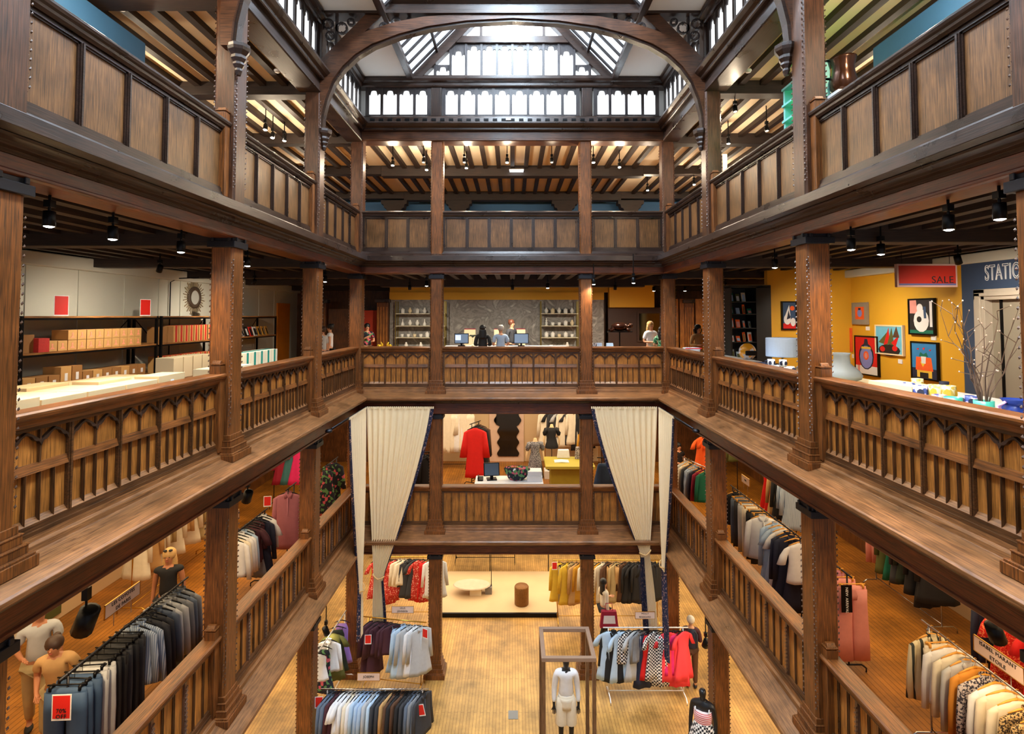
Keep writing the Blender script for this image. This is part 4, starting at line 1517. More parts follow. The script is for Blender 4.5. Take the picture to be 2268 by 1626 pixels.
def curtain(label, top0, top1, tie, tail, nf, out, edge_at=1, lin=.2):
    """gathered drape: from a wide heading to a tie, then a narrow tail; out = direction towards the atrium"""
    t = thing('curtain', label, 'curtain', (tie[0], tie[1], tail[2]))
    a, b, c, e = Vector(top0), Vector(top1), Vector(tie), Vector(tail)
    out = Vector(out)
    N = nf * 8
    rows = []
    d = (b - a).normalized()
    zt = a.z
    M = 26
    for i in range(M + 1):
        u = i / M
        row = []
        for j in range(N + 1):
            v = j / N
            if u < .72:
                w = u / .72
                z = zt + (c.z - zt) * w
                P = a.lerp(b, v)
                hw = .11
                Q = c + d * ((v - .5) * 2 * hw)
                s_ = w ** (1.25)
                p = P.lerp(Q, s_)
                amp = (.018 + .022 * math.sin(w * PI)) if w > .05 else .012
            else:
                w = (u - .72) / .28
                z = c.z + (e.z - c.z) * w
                hw = .11 + .06 * math.sin(min(1, w * 1.4) * PI / 2)
                p = c.lerp(e, w) + d * ((v - .5) * 2 * hw)
                amp = .03
            p = Vector((p.x, p.y, z)) + out * (amp * math.sin(v * nf * 2 * PI + .6 * math.sin(v * 9)))
            row.append(p)
        rows.append(row)
    mbs = {'fabric': MB(), 'floral_border': MB()}
    for off in (0, -.006):
        for nm, mb in mbs.items():
            base = len(mb.v)
            for row in rows:
                mb.v += [tuple(p + out * off) for p in row]
            for i in range(M):
                for j in range(N):
                    isb = (j >= N - 5) or (i / M >= .72 and j / N > 1 - lin)
                    if isb == (nm == 'floral_border'):
                        q = (base + i * (N + 1) + j, base + i * (N + 1) + j + 1, base + (i + 1) * (N + 1) + j + 1, base + (i + 1) * (N + 1) + j)
                        mb.f.append(q if off else q[::-1])
    for nm, mb in mbs.items():
        used = sorted({k for f in mb.f for k in f})
        ix = {k: n_ for n_, k in enumerate(used)}
        mb.v = [mb.v[k] for k in used]
        mb.f = [tuple(ix[k] for k in f) for f in mb.f]
        mb.build(nm, CURT if nm == 'fabric' else C['navy floral'], t, smooth=True)
    # heading tape and tie rope
    hb = MB()
    for i in range(nf * 3):
        q = a.lerp(b, (i + .5) / (nf * 3))
        hb.cbox(q.x, q.y, zt - .03, .03, .03, .05)
    hb.build('heading', CURT, t)
    pts = []
    for i in range(9):
        ang = PI * i / 8
        pts.append(c + d * (.13 * math.cos(ang)) + out * (.075 * math.sin(ang) + .01) + Vector((0, 0, .10 * abs(math.cos(ang)) * (1 if math.cos(ang) * -edge_at > 0 else .3))))
    ROPE = mat('tie_rope', sr(214, 170, 110), .7)
    MB().tube(pts, .016, 7).build('tie_rope', ROPE, t, smooth=True)
    return t


zc = 6.98
curtain('cream curtain tied back in the far left corner, hanging along the far wall', (-3.46, 12.96, zc), (-1.86, 12.96, zc), (-3.15, 12.98, 3.0), (-3.1, 13.0, 1.25), 11, (0, -1, 0), 1)
curtain('narrow cream curtain tied back in the far left corner, hanging along the left side', (-3.46, 12.9, zc), (-3.46, 11.55, zc), (-3.44, 12.5, 2.95), (-3.44, 12.5, 1.9), 7, (1, 0, 0), 1, .5)
curtain('cream curtain tied back in the far right corner, hanging along the far wall', (3.44, 12.96, zc), (1.86, 12.96, zc), (3.12, 12.98, 3.55), (3.25, 13.0, 1.6), 11, (0, -1, 0), 1, .4)
curtain('narrow cream curtain tied back in the far right corner, hanging along the right side', (3.46, 12.9, zc), (3.46, 11.7, zc), (3.44, 12.55, 3.45), (3.44, 12.4, 1.5), 7, (-1, 0, 0), 1, 1.0)
for s, sd in ((-1, 'left'), (1, 'right')):
    t = thing('curtain_pole', 'black curtain pole under the middle gallery on the %s side' % sd, 'curtain pole', (s * 3.6, 12, 6.9))
    MB().tube([(s * 3.47, 10.5, 6.99), (s * 3.47, 12.95, 6.99)], .016, 8).build('pole', IRON, t, smooth=True)
    MB().tube([(s * 3.56, 10.5, 6.93), (s * 3.56, 12.95, 6.93)], .012, 8).build('cord_rail', IRON, t, smooth=True)
    MB().sphere((s * 3.5, 10.42, 6.96), .07, 10, 6, sz=.6).build('finial', IRON, t, smooth=True)

# ================================================================ GROUND FLOOR
RB = ['white', 'white', 'white']
rack((-3.62, 10.52, 2.1), (-1.58, 10.52, 2.1), 'chrome clothes rail of shirts and suits at front left of ground floor', floor=F0)
items = [('shirt', 'slate blue'), ('shirt', 'slate blue'), ('blouse', 'maroon'), ('tee', 'white'), ('tee', 'white'), ('shirt', 'white'), ('shirt', 'cream'), ('shirt', 'white'), ('shirt', 'sky blue'), ('shirt', 'pale blue'), ('shirt', 'pale blue'), ('jacket', 'light grey'), ('jacket', 'sky blue'), ('jacket', 'charcoal'), ('jacket', 'charcoal'), ('jumper', 'tan'), ('coat', 'brown'), ('coat', 'black'), ('jacket', 'brown'), ('jacket', 'black'), ('jacket', 'charcoal'), ('jacket', 'slate blue'), ('jacket', 'grey'), ('jacket', 'charcoal')]
hang_row((-3.5, 10.52, 2.1), (-1.66, 10.52, 2.1), items, 'the front left ground-floor rail', 'the left', rz=1.0, jit=.1)
sign_plate((-2.72, 10.52, 2.1), .42, .14, 0, ['JOSEPH'], 'blush name plate above the front left ground-floor rail', ts=.06)
sale_card((-3.62, 10.42, 1.82), .1, 'small red sale card at the left end of front rail of suits')
sale_card((-1.68, 10.36, 1.72), -.2, 'red sale card tilted on the grey jacket at right end of front rail', tilt=-.25)
rack((-3.5, 13.0, 2.1), (-1.98, 12.75, 2.1), 'brass toned rail of maroon dresses and white shirts below the left curtain', m=BRASS, floor=F0)
items = [('kaftan', 'maroon'), ('kaftan', 'maroon'), ('blouse', 'maroon'), ('blouse', 'maroon'), ('jumper', 'maroon'), ('slip', 'pale blue'), ('coat', 'sky blue'), ('coat', 'light grey'), ('coat', 'white'), ('coat', 'light grey')]
hang_row((-3.4, 12.93, 2.1), (-2.05, 12.7, 2.1), items, 'the brass rail below the left curtain', 'the left', rz=.7, jit=.25)
sale_card((-3.28, 12.6, 1.7), .05, 'red sale card on the maroon dress below the left curtain')
sale_card((-1.98, 12.55, 1.86), -.5, 'small red sale card at right end of the brass rail')
sign_plate((-2.55, 12.86, 2.1), .5, .15, 0, ['ULLA', 'JOHNSON'], 'blush name plate over the brass rail below the left curtain', ts=.05)
rack((-4.1, 11.3, 2.1), (-3.98, 13.3, 2.1), 'white rail with lilac dress beside the left ground-floor post', m=WHITE, floor=F0)
hang_row((-4.1, 11.6, 2.1), (-3.98, 13.1, 2.1), [('top', 'white'), ('slip', 'floral'), ('blouse', 'white'), ('dress', 'olive'), ('slip', 'dark green'), ('slip', 'lilac')], 'the white rail beside left post', 'the camera', rz=.1, jit=.2)
rack((-4.1, 15.8, 2.25), (-2.0, 15.8, 2.25), 'brass rail of red patterned dresses at the far left of ground floor', m=BRASS, floor=F0)
items = [('dress', 'red print'), ('blouse', 'yellow'), ('gown', 'red print'), ('gown', 'red print'), ('dress', 'red print'), ('shirt', 'cream'), ('blouse', 'cream'), ('coat', 'charcoal'), ('dress', 'charcoal'), ('dress', 'red print'), ('gown', 'red'), ('gown', 'red print'), ('coat', 'white'), ('coat', 'light grey')]
hang_row((-3.95, 15.8, 2.25), (-2.1, 15.8, 2.25), items, 'the far left brass ground-floor rail', 'the left', rz=.4, jit=.3)
rack((1.15, 15.6, 2.25), (4.2, 15.6, 2.25), 'long brass rail of yellow and black clothes at far right of ground floor', m=BRASS, floor=F0)
items = [('coat', 'yellow'), ('trousers', 'khaki'), ('coat', 'yellow'), ('shirt', 'khaki'), ('coat', 'tan'), ('coat', 'mustard'), ('shirt', 'cream'), ('blouse', 'cream'), ('dress', 'khaki'), ('dress', 'mustard'), ('coat', 'cream'), ('coat', 'brown'), ('trousers', 'tan'), ('coat', 'khaki'), ('trousers', 'tan'), ('coat', 'brown'), ('coat', 'black'), ('dress', 'black'), ('coat', 'black'), ('coat', 'navy'), ('dress', 'black'), ('coat', 'charcoal'), ('coat', 'black')]
hang_row((1.25, 15.6, 2.25), (4.1, 15.6, 2.25), items, 'the far right brass ground-floor rail', 'the left', rz=.5, jit=.25)
sale_card((1.18, 15.45, 2.05), .1, 'red sale card at the left end of the far right brass rail')
rack((2.05, 12.55, 2.1), (3.98, 12.55, 2.1), 'white rail of gingham and pink tulle dresses on ground floor right', m=WHITE, floor=F0)
items = [('dress', 'sky blue'), ('coat', 'black'), ('dress', 'sky blue'), ('dress', 'sky blue'), ('blouse', 'houndstooth'), ('dress', 'light grey'), ('blouse', 'grey'), ('gown', 'navy'), ('slip', 'red'), ('dress', 'houndstooth'), ('gown', 'houndstooth'), ('gown', 'houndstooth'), ('dress', 'coral red'), ('slip', 'magenta'), ('gown', 'coral red'), ('dress', 'coral red')]
hang_row((2.12, 12.55, 2.1), (3.92, 12.55, 2.1), items, 'the white ground-floor rail at right', 'the left', rz=.25, jit=.45)
sign_plate((3.02, 12.62, 2.1), .44, .15, 0, ['MOLLY', 'GODDARD'], 'blush name plate on the white rail of tulle dresses', ts=.05)
# low display platform with drum stool and concrete disc
t = thing('display_platform', 'low pale platform behind the ground floor posts', 'platform', (-.35, 17.1, F0))
MB().box(-2.15, 1.3, 15.85, 18.4, F0, F0 + .10).build('top', mat('pale_platform', sr(206, 176, 134), .6, var=.16, vs=1.2), t, bevel=.01)
MB().box(-2.16, 1.31, 15.80, 15.86, F0, F0 + .115).build('front_edge', BLACKM, t)
t = thing('drum_stool', 'woven bronze drum stool standing on the pale platform', 'stool', (.27, 16.35, F0 + .1))
MB().lathe([(.2, 0), (.21, .03), (.21, .5), (.19, .53), (.05, .545)], n=24).build('drum', mat('bronze_weave', sr(128, 84, 34), .5, .4, var=.4, vs=30, bump=.5), t, smooth=True, local=True)
t = thing('disc_table', 'low grey disc table on a cream block on the platform', 'table', (-1.25, 17.0, F0 + .1))
MB().lathe([(.0, .22), (.55, .22), (.58, .235), (.55, .26), (.0, .265)], n=20, sy=.6).build('disc', mat('grey_stone', sr(196, 178, 152), .8, var=.15), t, local=True)
MB().box(-.05, .3, -.2, .12, 0, .22).build('block', CREAMC, t, local=True)
t = thing('slim_stand', 'tall slim metal display stand on the platform with small grey box foot', 'stand', (-.75, 17.0, F0 + .1))
MB().box(-.09, .12, -.12, .1, 0, .2).build('foot_box', mat('grey_box', sr(120, 112, 104), .5), t, local=True)
MB().tube([(.1, 0, .2), (.1, 0, 1.5), (2.4, 0, 1.5)], .014, 6).build('bar', BLACKM, t, local=True)
t = thing('rail_table', 'glass topped black display table at the back of the pale platform', 'table', (-.35, 18.6, F0))
MB().box(-2.1, 1.65, -.25, .25, .78, .8).build('tabletop', GLASS, t, local=True)
for x in (-2, -.4, 1.55):
    MB().box(x - .015, x + .015, -.2, -.17, 0, .78).build('leg', BLACKM, t, local=True)
t = thing('flower_spray', 'spray of white orchids lying over the back display table', 'flowers', (.1, 18.3, F0 + .8))
MB().tube([(-.45, 0, .35), (-.1, 0, .25), (.3, 0, .0)], .01, 5).build('stem', C['olive'], t, local=True)
fl = MB()
for i in range(9):
    fl.sphere((-.45 + i * .085, -.03 * (i % 2), .38 - i * .035 + .05 * math.sin(i * 2)), .035 + .01 * (i % 3), 8, 5)
fl.build('blossom', CERAM, t, smooth=True, local=True)
hang_row((-2.05, 19.3, 2.2), (-1.0, 19.3, 2.2), [('trousers', 'teal'), ('jeans', 'sky blue'), ('jeans', 'teal'), ('trousers', 'light grey'), ('jeans', 'pale blue'), ('trousers', 'slate blue')], 'the rail behind the platform', 'the left', rz=.2)
hang_row((-.95, 19.3, 2.2), (.1, 19.3, 2.2), [('skirt', 'black'), ('skirt', 'black'), ('skirt', 'burgundy'), ('skirt', 'red')], 'the rail behind platform, right part', 'its middle', rz=.1)
rack((-2.1, 19.3, 2.2), (.2, 19.3, 2.2), 'black rail of jeans and skirts behind the pale platform', m=BLACKM, floor=F0)
t = thing('display_cube_frame', 'tall open wooden cube frame around the white-clad mannequin', 'display frame', (1.05, 10.9, F0))
mb = MB()
x0, x1, y0, y1, zt = .58, 1.52, 10.35, 11.3, 2.80
for x in (x0, x1):
    for y in (y0, y1):
        MB().box(x - .035, x + .035, y - .035, y + .035, F0, zt - .05).build('upright', wood('frame_oak', sr(96, 66, 44), sr(140, 104, 74), 'z'), t, bevel=.004)
FO = mat('frame_grey_wood', sr(150, 124, 106), .5)
for b in ((x0 - .04, x1 + .04, y0 - .04, y0 + .04), (x0 - .04, x1 + .04, y1 - .04, y1 + .04), (x0 - .04, x0 + .04, y0 + .04, y1 - .04), (x1 - .04, x1 + .04, y0 + .04, y1 - .04)):
    MB().box(*b, zt - .07, zt).build('top_rail', FO, t, bevel=.004)
person('black mannequin in white shirt and white shorts inside the wooden cube frame', (1.06, 11.0, F0), 0, h=1.90, top='white', legs=None, hair=None, manq=True, name='mannequin', sleeve=1.0)
t2 = [o for o in COL.objects if o.name.startswith('mannequin')][-1]
WHITEPANT = MB()
for s in (-1, 1):
    WHITEPANT.rings([[(s * (.085 + .02 * (1.08 - z)) + r * math.cos(2 * PI * i / 16), (.02 * (1.08 - z) * 0) + r * 1.0 * math.sin(2 * PI * i / 16), z * 1.05) for i in range(16)] for z, r in ((1.04, .085), (.97, .112), (.85, .12), (.7, .118), (.565, .118), (.56, .117))])
WHITEPANT.rings([[(.155 * math.cos(2 * PI * i / 18), .122 * math.sin(2 * PI * i / 18), z * 1.05) for i in range(18)] for z in (1.10, 1.03, .97)])
WHITEPANT.rings([[((.15 + .06 * (1.1 - z)) * math.cos(2 * PI * i / 18), .14 * math.sin(2 * PI * i / 18), z * 1.05) for i in range(18)] for z in (1.06, 1.0, .93, .86)])
WHITEPANT.build('shorts', C['cream'], t2, smooth=True, local=True)
person('black mannequin in a pink smocked houndstooth sundress, near right ground-floor post', (3.5, 10.25, F0), -.5, h=1.80, top=None, legs=None, hair=None, manq=True, name='mannequin', dress=('houndstooth', .45, .33))
t3 = [o for o in COL.objects if o.name.startswith('mannequin') and o.type == 'EMPTY'][-1]
MB().lathe([(.15, 1.06), (.15, 1.15), (.165, 1.28), (.16, 1.38)], n=20, sy=.8).build('smocked_bodice', ramp_mat('smocking', [(0, sr(200, 70, 84)), (.5, sr(226, 130, 136)), (.6, sr(236, 220, 220)), (1, sr(236, 220, 220))], 9, 'Z', .8, .3), t3, smooth=True, local=True)
for s in (-1, 1):
    MB().tube([(s * .12, -.10, 1.38), (s * .12, 0, 1.47), (s * .12, .10, 1.36)], .012, 6).build('strap', C['white'], t3, smooth=True, local=True)
t = person('person in cream blouse with long dark hair walking, carrying a red bag', (2.42, 14.6, F0), 1.9, h=1.66, top='cream', legs='black', hair=('long', 'black'), arms=('down', 'bent'), sleeve=1, walk=.15)
t = thing('tote_bag', 'large red tote bag with white panel held by the walking woman', 'bag', (2.50, 14.35, F0 + .55), 0)
MB().prism([(-.24, 0), (.24, 0), (.19, .42), (-.19, .42)], -.06, .06).build('bag_body', C['burgundy'], t, local=True, bevel=.01)
MB().prism([(-.16, .12), (.16, .12), (.14, .32), (-.14, .32)], -.066, -.06).build('white_panel', C['white'], t, local=True)
MB().tube([(-.1, 0, .42), (-.08, 0, .6), (.08, 0, .6), (.1, 0, .42)], .01, 6).build('strap', C['burgundy'], t, local=True)
t = person('person with short white hair, maroon jacket and dark backpack, seen from behind', (4.15, 12.9, F0), 2.9, h=1.62, top='maroon', legs='brown', hair=('short', 'white'), arms=('bent', 'bent'), sleeve=1)
t = thing('backpack', 'dark backpack worn by the person in the maroon jacket', 'backpack', (4.11, 12.72, F0 + 1.0), 2.9)
MB().rings([[(.14 * w * math.cos(2 * PI * i / 12), .08 * w * math.sin(2 * PI * i / 12), z) for i in range(12)] for z, w in ((0, .7), (.04, 1), (.3, 1), (.4, .6))]).build('pack', C['navy'], t, smooth=True, local=True)
MB().tube([(-.07, .05, .38), (-.09, .12, .4), (-.1, .16, .1)], .014, 5).tube([(.07, .05, .38), (.09, .12, .4), (.1, .16, .1)], .014, 5).build('strap', C['black'], t, local=True)
rack((3.95, 9.35, 2.0), (4.6, 8.1, 2.0), 'white rail of black coats at the bottom right beside the post', m=WHITE, floor=F0)
hang_row((4.0, 9.25, 2.0), (4.55, 8.2, 2.0), [('coat', 'black'), ('coat', 'black'), ('jacket', 'black'), ('coat', 'charcoal'), ('jacket', 'black'), ('coat', 'black')], 'the bottom right ground-floor rail', 'far end', rz=-.2, jit=.3)
sign_plate((4.35, 8.6, 2.0), .4, .14, -1.1, ['JOSEPH'], 'narrow name plate above the bottom right rail of black coats', ts=.05)
tag(MB().box(-.09, .12, 11.9, 12.15, F0, F0 + .006).build('floor_box', mat('floor_box_metal', sr(120, 124, 128), .4, .5)), 'square metal floor socket plate in the ground floor boards', 'floor socket')
tag(MB().sphere((2.95, 11.2, F0 + .05), .05, 10, 6, sx=1, sy=2.2, sz=.9).sphere((3.1, 11.22, F0 + .05), .05, 10, 6, sx=1, sy=2.2, sz=.9).build('pair_of_shoes', C['tan'], smooth=True), 'pair of tan shoes on the boards under the tulle dresses', 'shoes')
# ================================================================ LOWEST GALLERY (F1)
Z1 = 5.25
# --- left
rack((-4.85, 5.95, Z1), (-4.85, 8.25, Z1), 'black clothes rail of jeans and grey shirts at near left of lowest gallery', m=IRON)
it = [('jeans', 'denim blue'), ('jeans', 'denim blue'), ('jeans', 'denim blue'), ('trousers', 'light grey'), ('trousers', 'light grey'), ('trousers', 'black'), ('trousers', 'black'), ('trousers', 'charcoal'), ('trousers', 'black'), ('trousers', 'charcoal'), ('shirt', 'striped blue'), ('shirt', 'striped blue'), ('jacket', 'charcoal'), ('shirt', 'charcoal'), ('shirt', 'slate blue'), ('jacket', 'light grey'), ('shirt', 'light grey'), ('jacket', 'grey'), ('coat', 'slate blue'), ('coat', 'grey')]
hang_row((-4.85, 6.0, Z1), (-4.85, 8.15, Z1), it, 'the near left gallery rail', 'the camera', s=1.05)
sale_card((-4.80, 5.93, Z1 - .40), .05, 'red card reading 70% OFF on the nearest pair of jeans', w=.20, h=.27, txt=['70%', 'OFF'])
sign_plate((-5.0, 7.1, Z1 + .02), .62, .16, PI / 2, ['LES COYOTES', 'DE PARIS'], 'blush name plate on the near left gallery rail', ts=.062)
rack((-4.97, 9.65, Z1), (-4.97, 11.15, Z1), 'black clothes rail of white and maroon tops, left of the lowest gallery', m=IRON)
it = [('jumper', 'white'), ('jumper', 'cream'), ('jumper', 'white'), ('shirt', 'white'), ('shirt', 'pale blue'), ('top', 'light grey'), ('tee', 'maroon'), ('tee', 'maroon'), ('slip', 'grey'), ('top', 'maroon'), ('coat', 'navy'), ('tee', 'white'), ('blouse', 'white')]
hang_row((-4.97, 9.75, Z1), (-4.97, 11.05, Z1), it, 'the middle left gallery rail', 'the camera')
sign_plate((-5.05, 9.95, Z1 + .02), .4, .15, PI / 2, ['RIXO'], 'blush name plate on the middle left gallery rail', ts=.05)
sale_card((-4.95, 11.1, Z1 + .05), .2, 'red sale card at the far end of the middle left gallery rail')
rack((-4.85, 11.75, 5.42), (-4.85, 12.3, 5.42), 'short rail holding the mauve jacket on the left of lowest gallery', m=IRON)
garment('coat', 'mauve', (-4.85, 11.9, 5.42), .15, 'mauve tie-dyed jacket hanging in front of the third left post', s=1.12)
rack((-4.75, 14.0, 5.32), (-4.75, 14.9, 5.32), 'short rail holding the dark floral dress near the far left corner', m=IRON)
garment('gown', 'floral', (-4.78, 14.15, 5.32), .2, 'long dark floral dress near the far left corner of the lowest gallery', s=1.02)
garment('kaftan', 'floral', (-4.78, 14.6, 5.32), .1, 'second dark floral dress behind the long floral one near far left corner', s=.98)
rack((-6.9, 15.6, 5.5), (-5.9, 15.6, 5.5), 'rail of teal and magenta dresses deep in the left of lowest gallery', m=IRON)
for i, (k, c) in enumerate([('tee', 'burgundy'), ('dress', 'burgundy'), ('dress', 'teal'), ('dress', 'magenta')]):
    garment(k, c, (-6.75 + i * .22, 15.6, 5.5), .3, '%s %s deep in the left of the lowest gallery, %s from the left' % (c, 't-shirt' if k == 'tee' else k, ORDN[i]))
rack((-6.9, 9.9, 5.5), (-6.9, 12.6, 5.5), 'rail of cream coats against the left wall of the lowest gallery', m=BRASS)
hang_row((-6.9, 10.0, 5.5), (-6.9, 12.5, 5.5), [('coat', 'cream'), ('coat', 'tan'), ('coat', 'cream'), ('shirt', 'khaki'), ('coat', 'cream'), ('jacket', 'tan'), ('coat', 'cream'), ('coat', 'khaki'), ('coat', 'cream'), ('coat', 'tan')], 'the rail by the left wall', 'the camera', jit=.25)
for i, (y0, y1, m_) in enumerate([(7.6, 8.5, CREAMC), (8.6, 9.15, C['cream']), (9.2, 9.9, C['olive'])]):
    t = thing('wall_banner', ['cream wall banner with a grey arch on the left wall of lowest gallery', 'narrow cream wall banner between arch banner and olive panel', 'olive panel on the left wall of the lowest gallery'][i], 'banner', (-XW + .02, (y0 + y1) / 2, F1 + .1))
    MB().box(-XW + .005, -XW + .03, y0, y1, F1 + .1, F1 + 2.7).build('board', m_, t)
    if i == 0:
        A, B = [], []
        for k in range(9):
            a = k / 8 * PI / 2
            A.append((8.35 - .5 * math.cos(a), F1 + 1.0 + 1.0 * math.sin(a)))
            B.append((8.35 - .38 * math.cos(a), F1 + 1.0 + .88 * math.sin(a)))
        MB().strip([(7.85, F1 + .3)] + A, [(7.97, F1 + .3)] + B, -XW + .03, -XW + .036, 'yz').build('arch_motif', C['slate blue'], t)
person('person with long blonde hair and sunglasses on head, black sleeveless top', (-5.45, 8.75, F1), .25, h=1.70, top='black', legs='black', hair=('long', 'blonde'), arms=('down', 'down'), sleeve=0, skin=SKIND)
pp = [o for o in COL.objects if o.type == 'EMPTY'][-1]
MB().sphere((-.04, -.055, 1.70), .03, 8, 5, sz=.6).sphere((.04, -.055, 1.70), .03, 8, 5, sz=.6).build('sunglasses', INK, pp, smooth=True, local=True)
person('person in a beige shirt with tied dark hair bending over the rail of jeans', (-5.50, 6.75, F1), .35, h=1.62, top='tan', legs='khaki', hair=('bun', 'brown'), arms=('bent', 'bent'), sleeve=.4, lean=.32, skin=SKIND)
person('person in a pale grey t-shirt with a black strap walking at the bottom left', (-6.1, 7.15, F1), .6, h=1.70, top='light grey', legs='khaki', hair=('short', 'brown'), arms=('bent', 'down'), sleeve=.45, walk=.18, skin=SKIND)
rack((-5.9, 4.9, 5.1), (-5.3, 4.75, 5.1), 'short rail at the bottom left corner of the photo with dark clothes', m=CHROME)
hang_row((-5.85, 4.9, 5.1), (-5.35, 4.78, 5.1), [('shirt', 'khaki'), ('jacket', 'black'), ('shirt', 'burgundy')], 'the short bottom left rail', 'left')
spot(at(190, 1375, X=-4.35), 'large black spotlight hanging over the near left gallery rail', 60, (-.5, .2, -1), k=2.1, cone=120, es=8)
spot(at(548, 1100, X=-4.2), 'black spotlight beside the second left post of the lowest gallery', 40, (-.4, .3, -1), k=1.5, es=8)
spot(at(2205, 1402, X=4.7), 'large black spotlight over the near right gallery rail', 60, (.5, .2, -1), k=1.5, cone=120, es=8)
spot(at(1563, 1425, X=4.1), 'grey spotlight beside the second right post of the ground floor', 30, (-.2, .3, -1), k=1.4, es=8)
spot(at(722, 1398, X=-4.1), 'grey spotlight beside the second left post of the ground floor', 30, (.2, .3, -1), k=1.4, es=8)

# --- right
rack((5.0, 9.45, 5.3), (4.97, 12.5, 5.3), 'black clothes rail of white shirts on the right of lowest gallery', m=IRON)
it = [('tee', 'white'), ('gown', 'navy'), ('coat', 'navy'), ('coat', 'navy'), ('dress', 'white'), ('dress', 'pale blue'), ('coat', 'pale blue')]
hang_row((5.0, 9.5, 5.3), (5.0, 10.55, 5.3), it, 'the long right gallery rail', 'the camera', hang=HWOOD, s=1.05)
garment('shirt', 'white', (4.93, 10.85, 5.3), -.05, 'white long-sleeved shirt hanging face-on along the long right gallery rail', hang=HWOOD, s=1.15)
for i, (k, c) in enumerate([('trousers', 'charcoal'), ('trousers', 'black'), ('trousers', 'cream'), ('trousers', 'light grey'), ('trousers', 'charcoal'), ('trousers', 'slate blue'), ('shirt', 'black')]):
    garment(k, c, (4.98, 11.05 + i * .2, 5.3), random.uniform(-.1, .1), '%s %s behind the face-on white shirt on right rail, %s back' % (c, k, ORDN[i]), hang=HWOOD)
sign_plate((5.1, 12.0, 5.32), .4, .15, -PI / 2, ['YMC'], 'blush name plate on the long right gallery rail', ts=.05)
rack((6.35, 12.2, 5.5), (6.35, 13.8, 5.5), 'rail of red, tan and black trousers behind the long right rail', m=IRON)
hang_row((6.35, 12.25, 5.5), (6.35, 13.7, 5.5), [('coat', 'striped blue'), ('shirt', 'striped blue'), ('coat', 'black'), ('coat', 'tan'), ('gown', 'red'), ('gown', 'red')], 'the inner right gallery rail', 'the camera')
rack((5.1, 8.3, 5.22), (5.1, 9.2, 5.22), 'short black rail ending in pink trousers, right of lowest gallery', m=IRON)
garment('wide trousers', 'pink', (5.12, 8.34, 5.22), .0, 'pink wide trousers with a black tag behind the second right post', hang=HWOOD, s=1.12)
garment('wide trousers', 'pink', (5.1, 8.55, 5.22), .05, 'second pair of pink trousers just behind the tagged pair', hang=HWOOD, s=1.1)
garment('trousers', 'mauve', (5.1, 8.8, 5.22), .05, 'mauve trousers behind the two pink pairs on the short right rail', hang=HWOOD)
t = thing('swing_tag', 'tall black tag lettered NEW ARRIVAL on the pink trousers', 'tag', (4.98, 8.24, 4.74))
MB().box(-.08, .08, -.003, .003, 0, .40).build('card', BLACKM, t, local=True)
tx = text('NEW ARRIVAL', .055, PAPER, t, (0, 0, 0), (PI / 2, PI / 2, 0))
tx.location = (0, -.006, .18)
rack((7.3, 9.3, 5.5), (7.3, 11.2, 5.5), 'silver rail of black clothes against the right wall of lowest gallery', m=CHROME)
hang_row((7.3, 9.4, 5.5), (7.3, 11.1, 5.5), [('coat', 'black'), ('gown', 'black'), ('coat', 'black'), ('coat', 'dark green'), ('coat', 'charcoal'), ('gown', 'green'), ('coat', 'olive'), ('trousers', 'pink'), ('wide trousers', 'pink')], 'the silver rail by the right wall', 'the camera', s=1.1, jit=.2)
for i, (y0, y1, m_, lb) in enumerate([(8.55, 9.1, C['olive'], 'olive green panel on the right wall of the lowest gallery'), (7.85, 8.5, CREAMC, 'cream wall banner splashed with pink, on the right wall'), (7.0, 7.65, CREAMC, 'second cream wall banner nearer the camera on the right wall')]):
    t = thing('wall_banner', lb, 'banner', (XW - .02, (y0 + y1) / 2, F1 + .1))
    MB().box(XW - .03, XW - .005, y0, y1, F1 + .1, F1 + 2.7).build('board', m_, t)
    if i:
        b = MB()
        for q in range(7):
            yy, zz = random.uniform(y0 + .08, y1 - .08), random.uniform(F1 + .4, F1 + 2.2)
            b.prism([(yy + random.uniform(.01, .04) * math.cos(a), zz + random.uniform(.05, .14) * math.sin(a)) for a in [PI * j / 4 for j in range(8)]], XW - .034, XW - .03, 'yz')
        b.build('pink_marks', C['pink'], t)
garment('gown', 'navy', (7.5, 7.72, 5.5), 1.2, 'navy dress hanging between the two cream wall banners at right', s=1.1)
rack((6.55, 5.9, 5.42), (6.5, 7.7, 5.42), 'black arched rail of red lace dresses at the near right', m=IRON)
hang_row((6.55, 6.0, 5.42), (6.5, 7.65, 5.42), [('dress', 'red lace'), ('dress', 'red'), ('gown', 'red lace'), ('dress', 'red'), ('blouse', 'red lace'), ('dress', 'red lace'), ('jacket', 'navy')], 'the near right inner rail', 'the camera', jit=.3, s=1.1)
rack((5.3, 5.3, 5.2), (5.32, 7.2, 5.2), 'silver chain-like rail of cream knitwear at the near right of lowest gallery', m=CHROME)
it = [('shirt', 'leopard'), ('shirt', 'leopard'), ('blouse', 'leopard'), ('jumper', 'cream'), ('jumper', 'cream'), ('jumper', 'white'), ('shirt', 'grey print'), ('jumper', 'camel'), ('jacket', 'light grey'), ('jumper', 'cream'), ('jumper', 'white'), ('shorts', 'cream'), ('shirt', 'striped cream')]
hang_row((5.3, 5.4, 5.2), (5.32, 7.1, 5.2), it, 'the near right gallery rail', 'the camera', hang=HWOOD, s=1.08)
sign_plate((5.42, 6.2, 5.08), .62, .17, -PI / 2, ['ISABEL MARANT', 'ETOILE'], 'blush name plate lettered in two lines on the near right gallery rail', ts=.06)
rack((4.65, 15.0, 5.3), (4.95, 13.75, 5.3), 'rail of jackets beside the right curtain, green shirt nearest', m=CHROME)
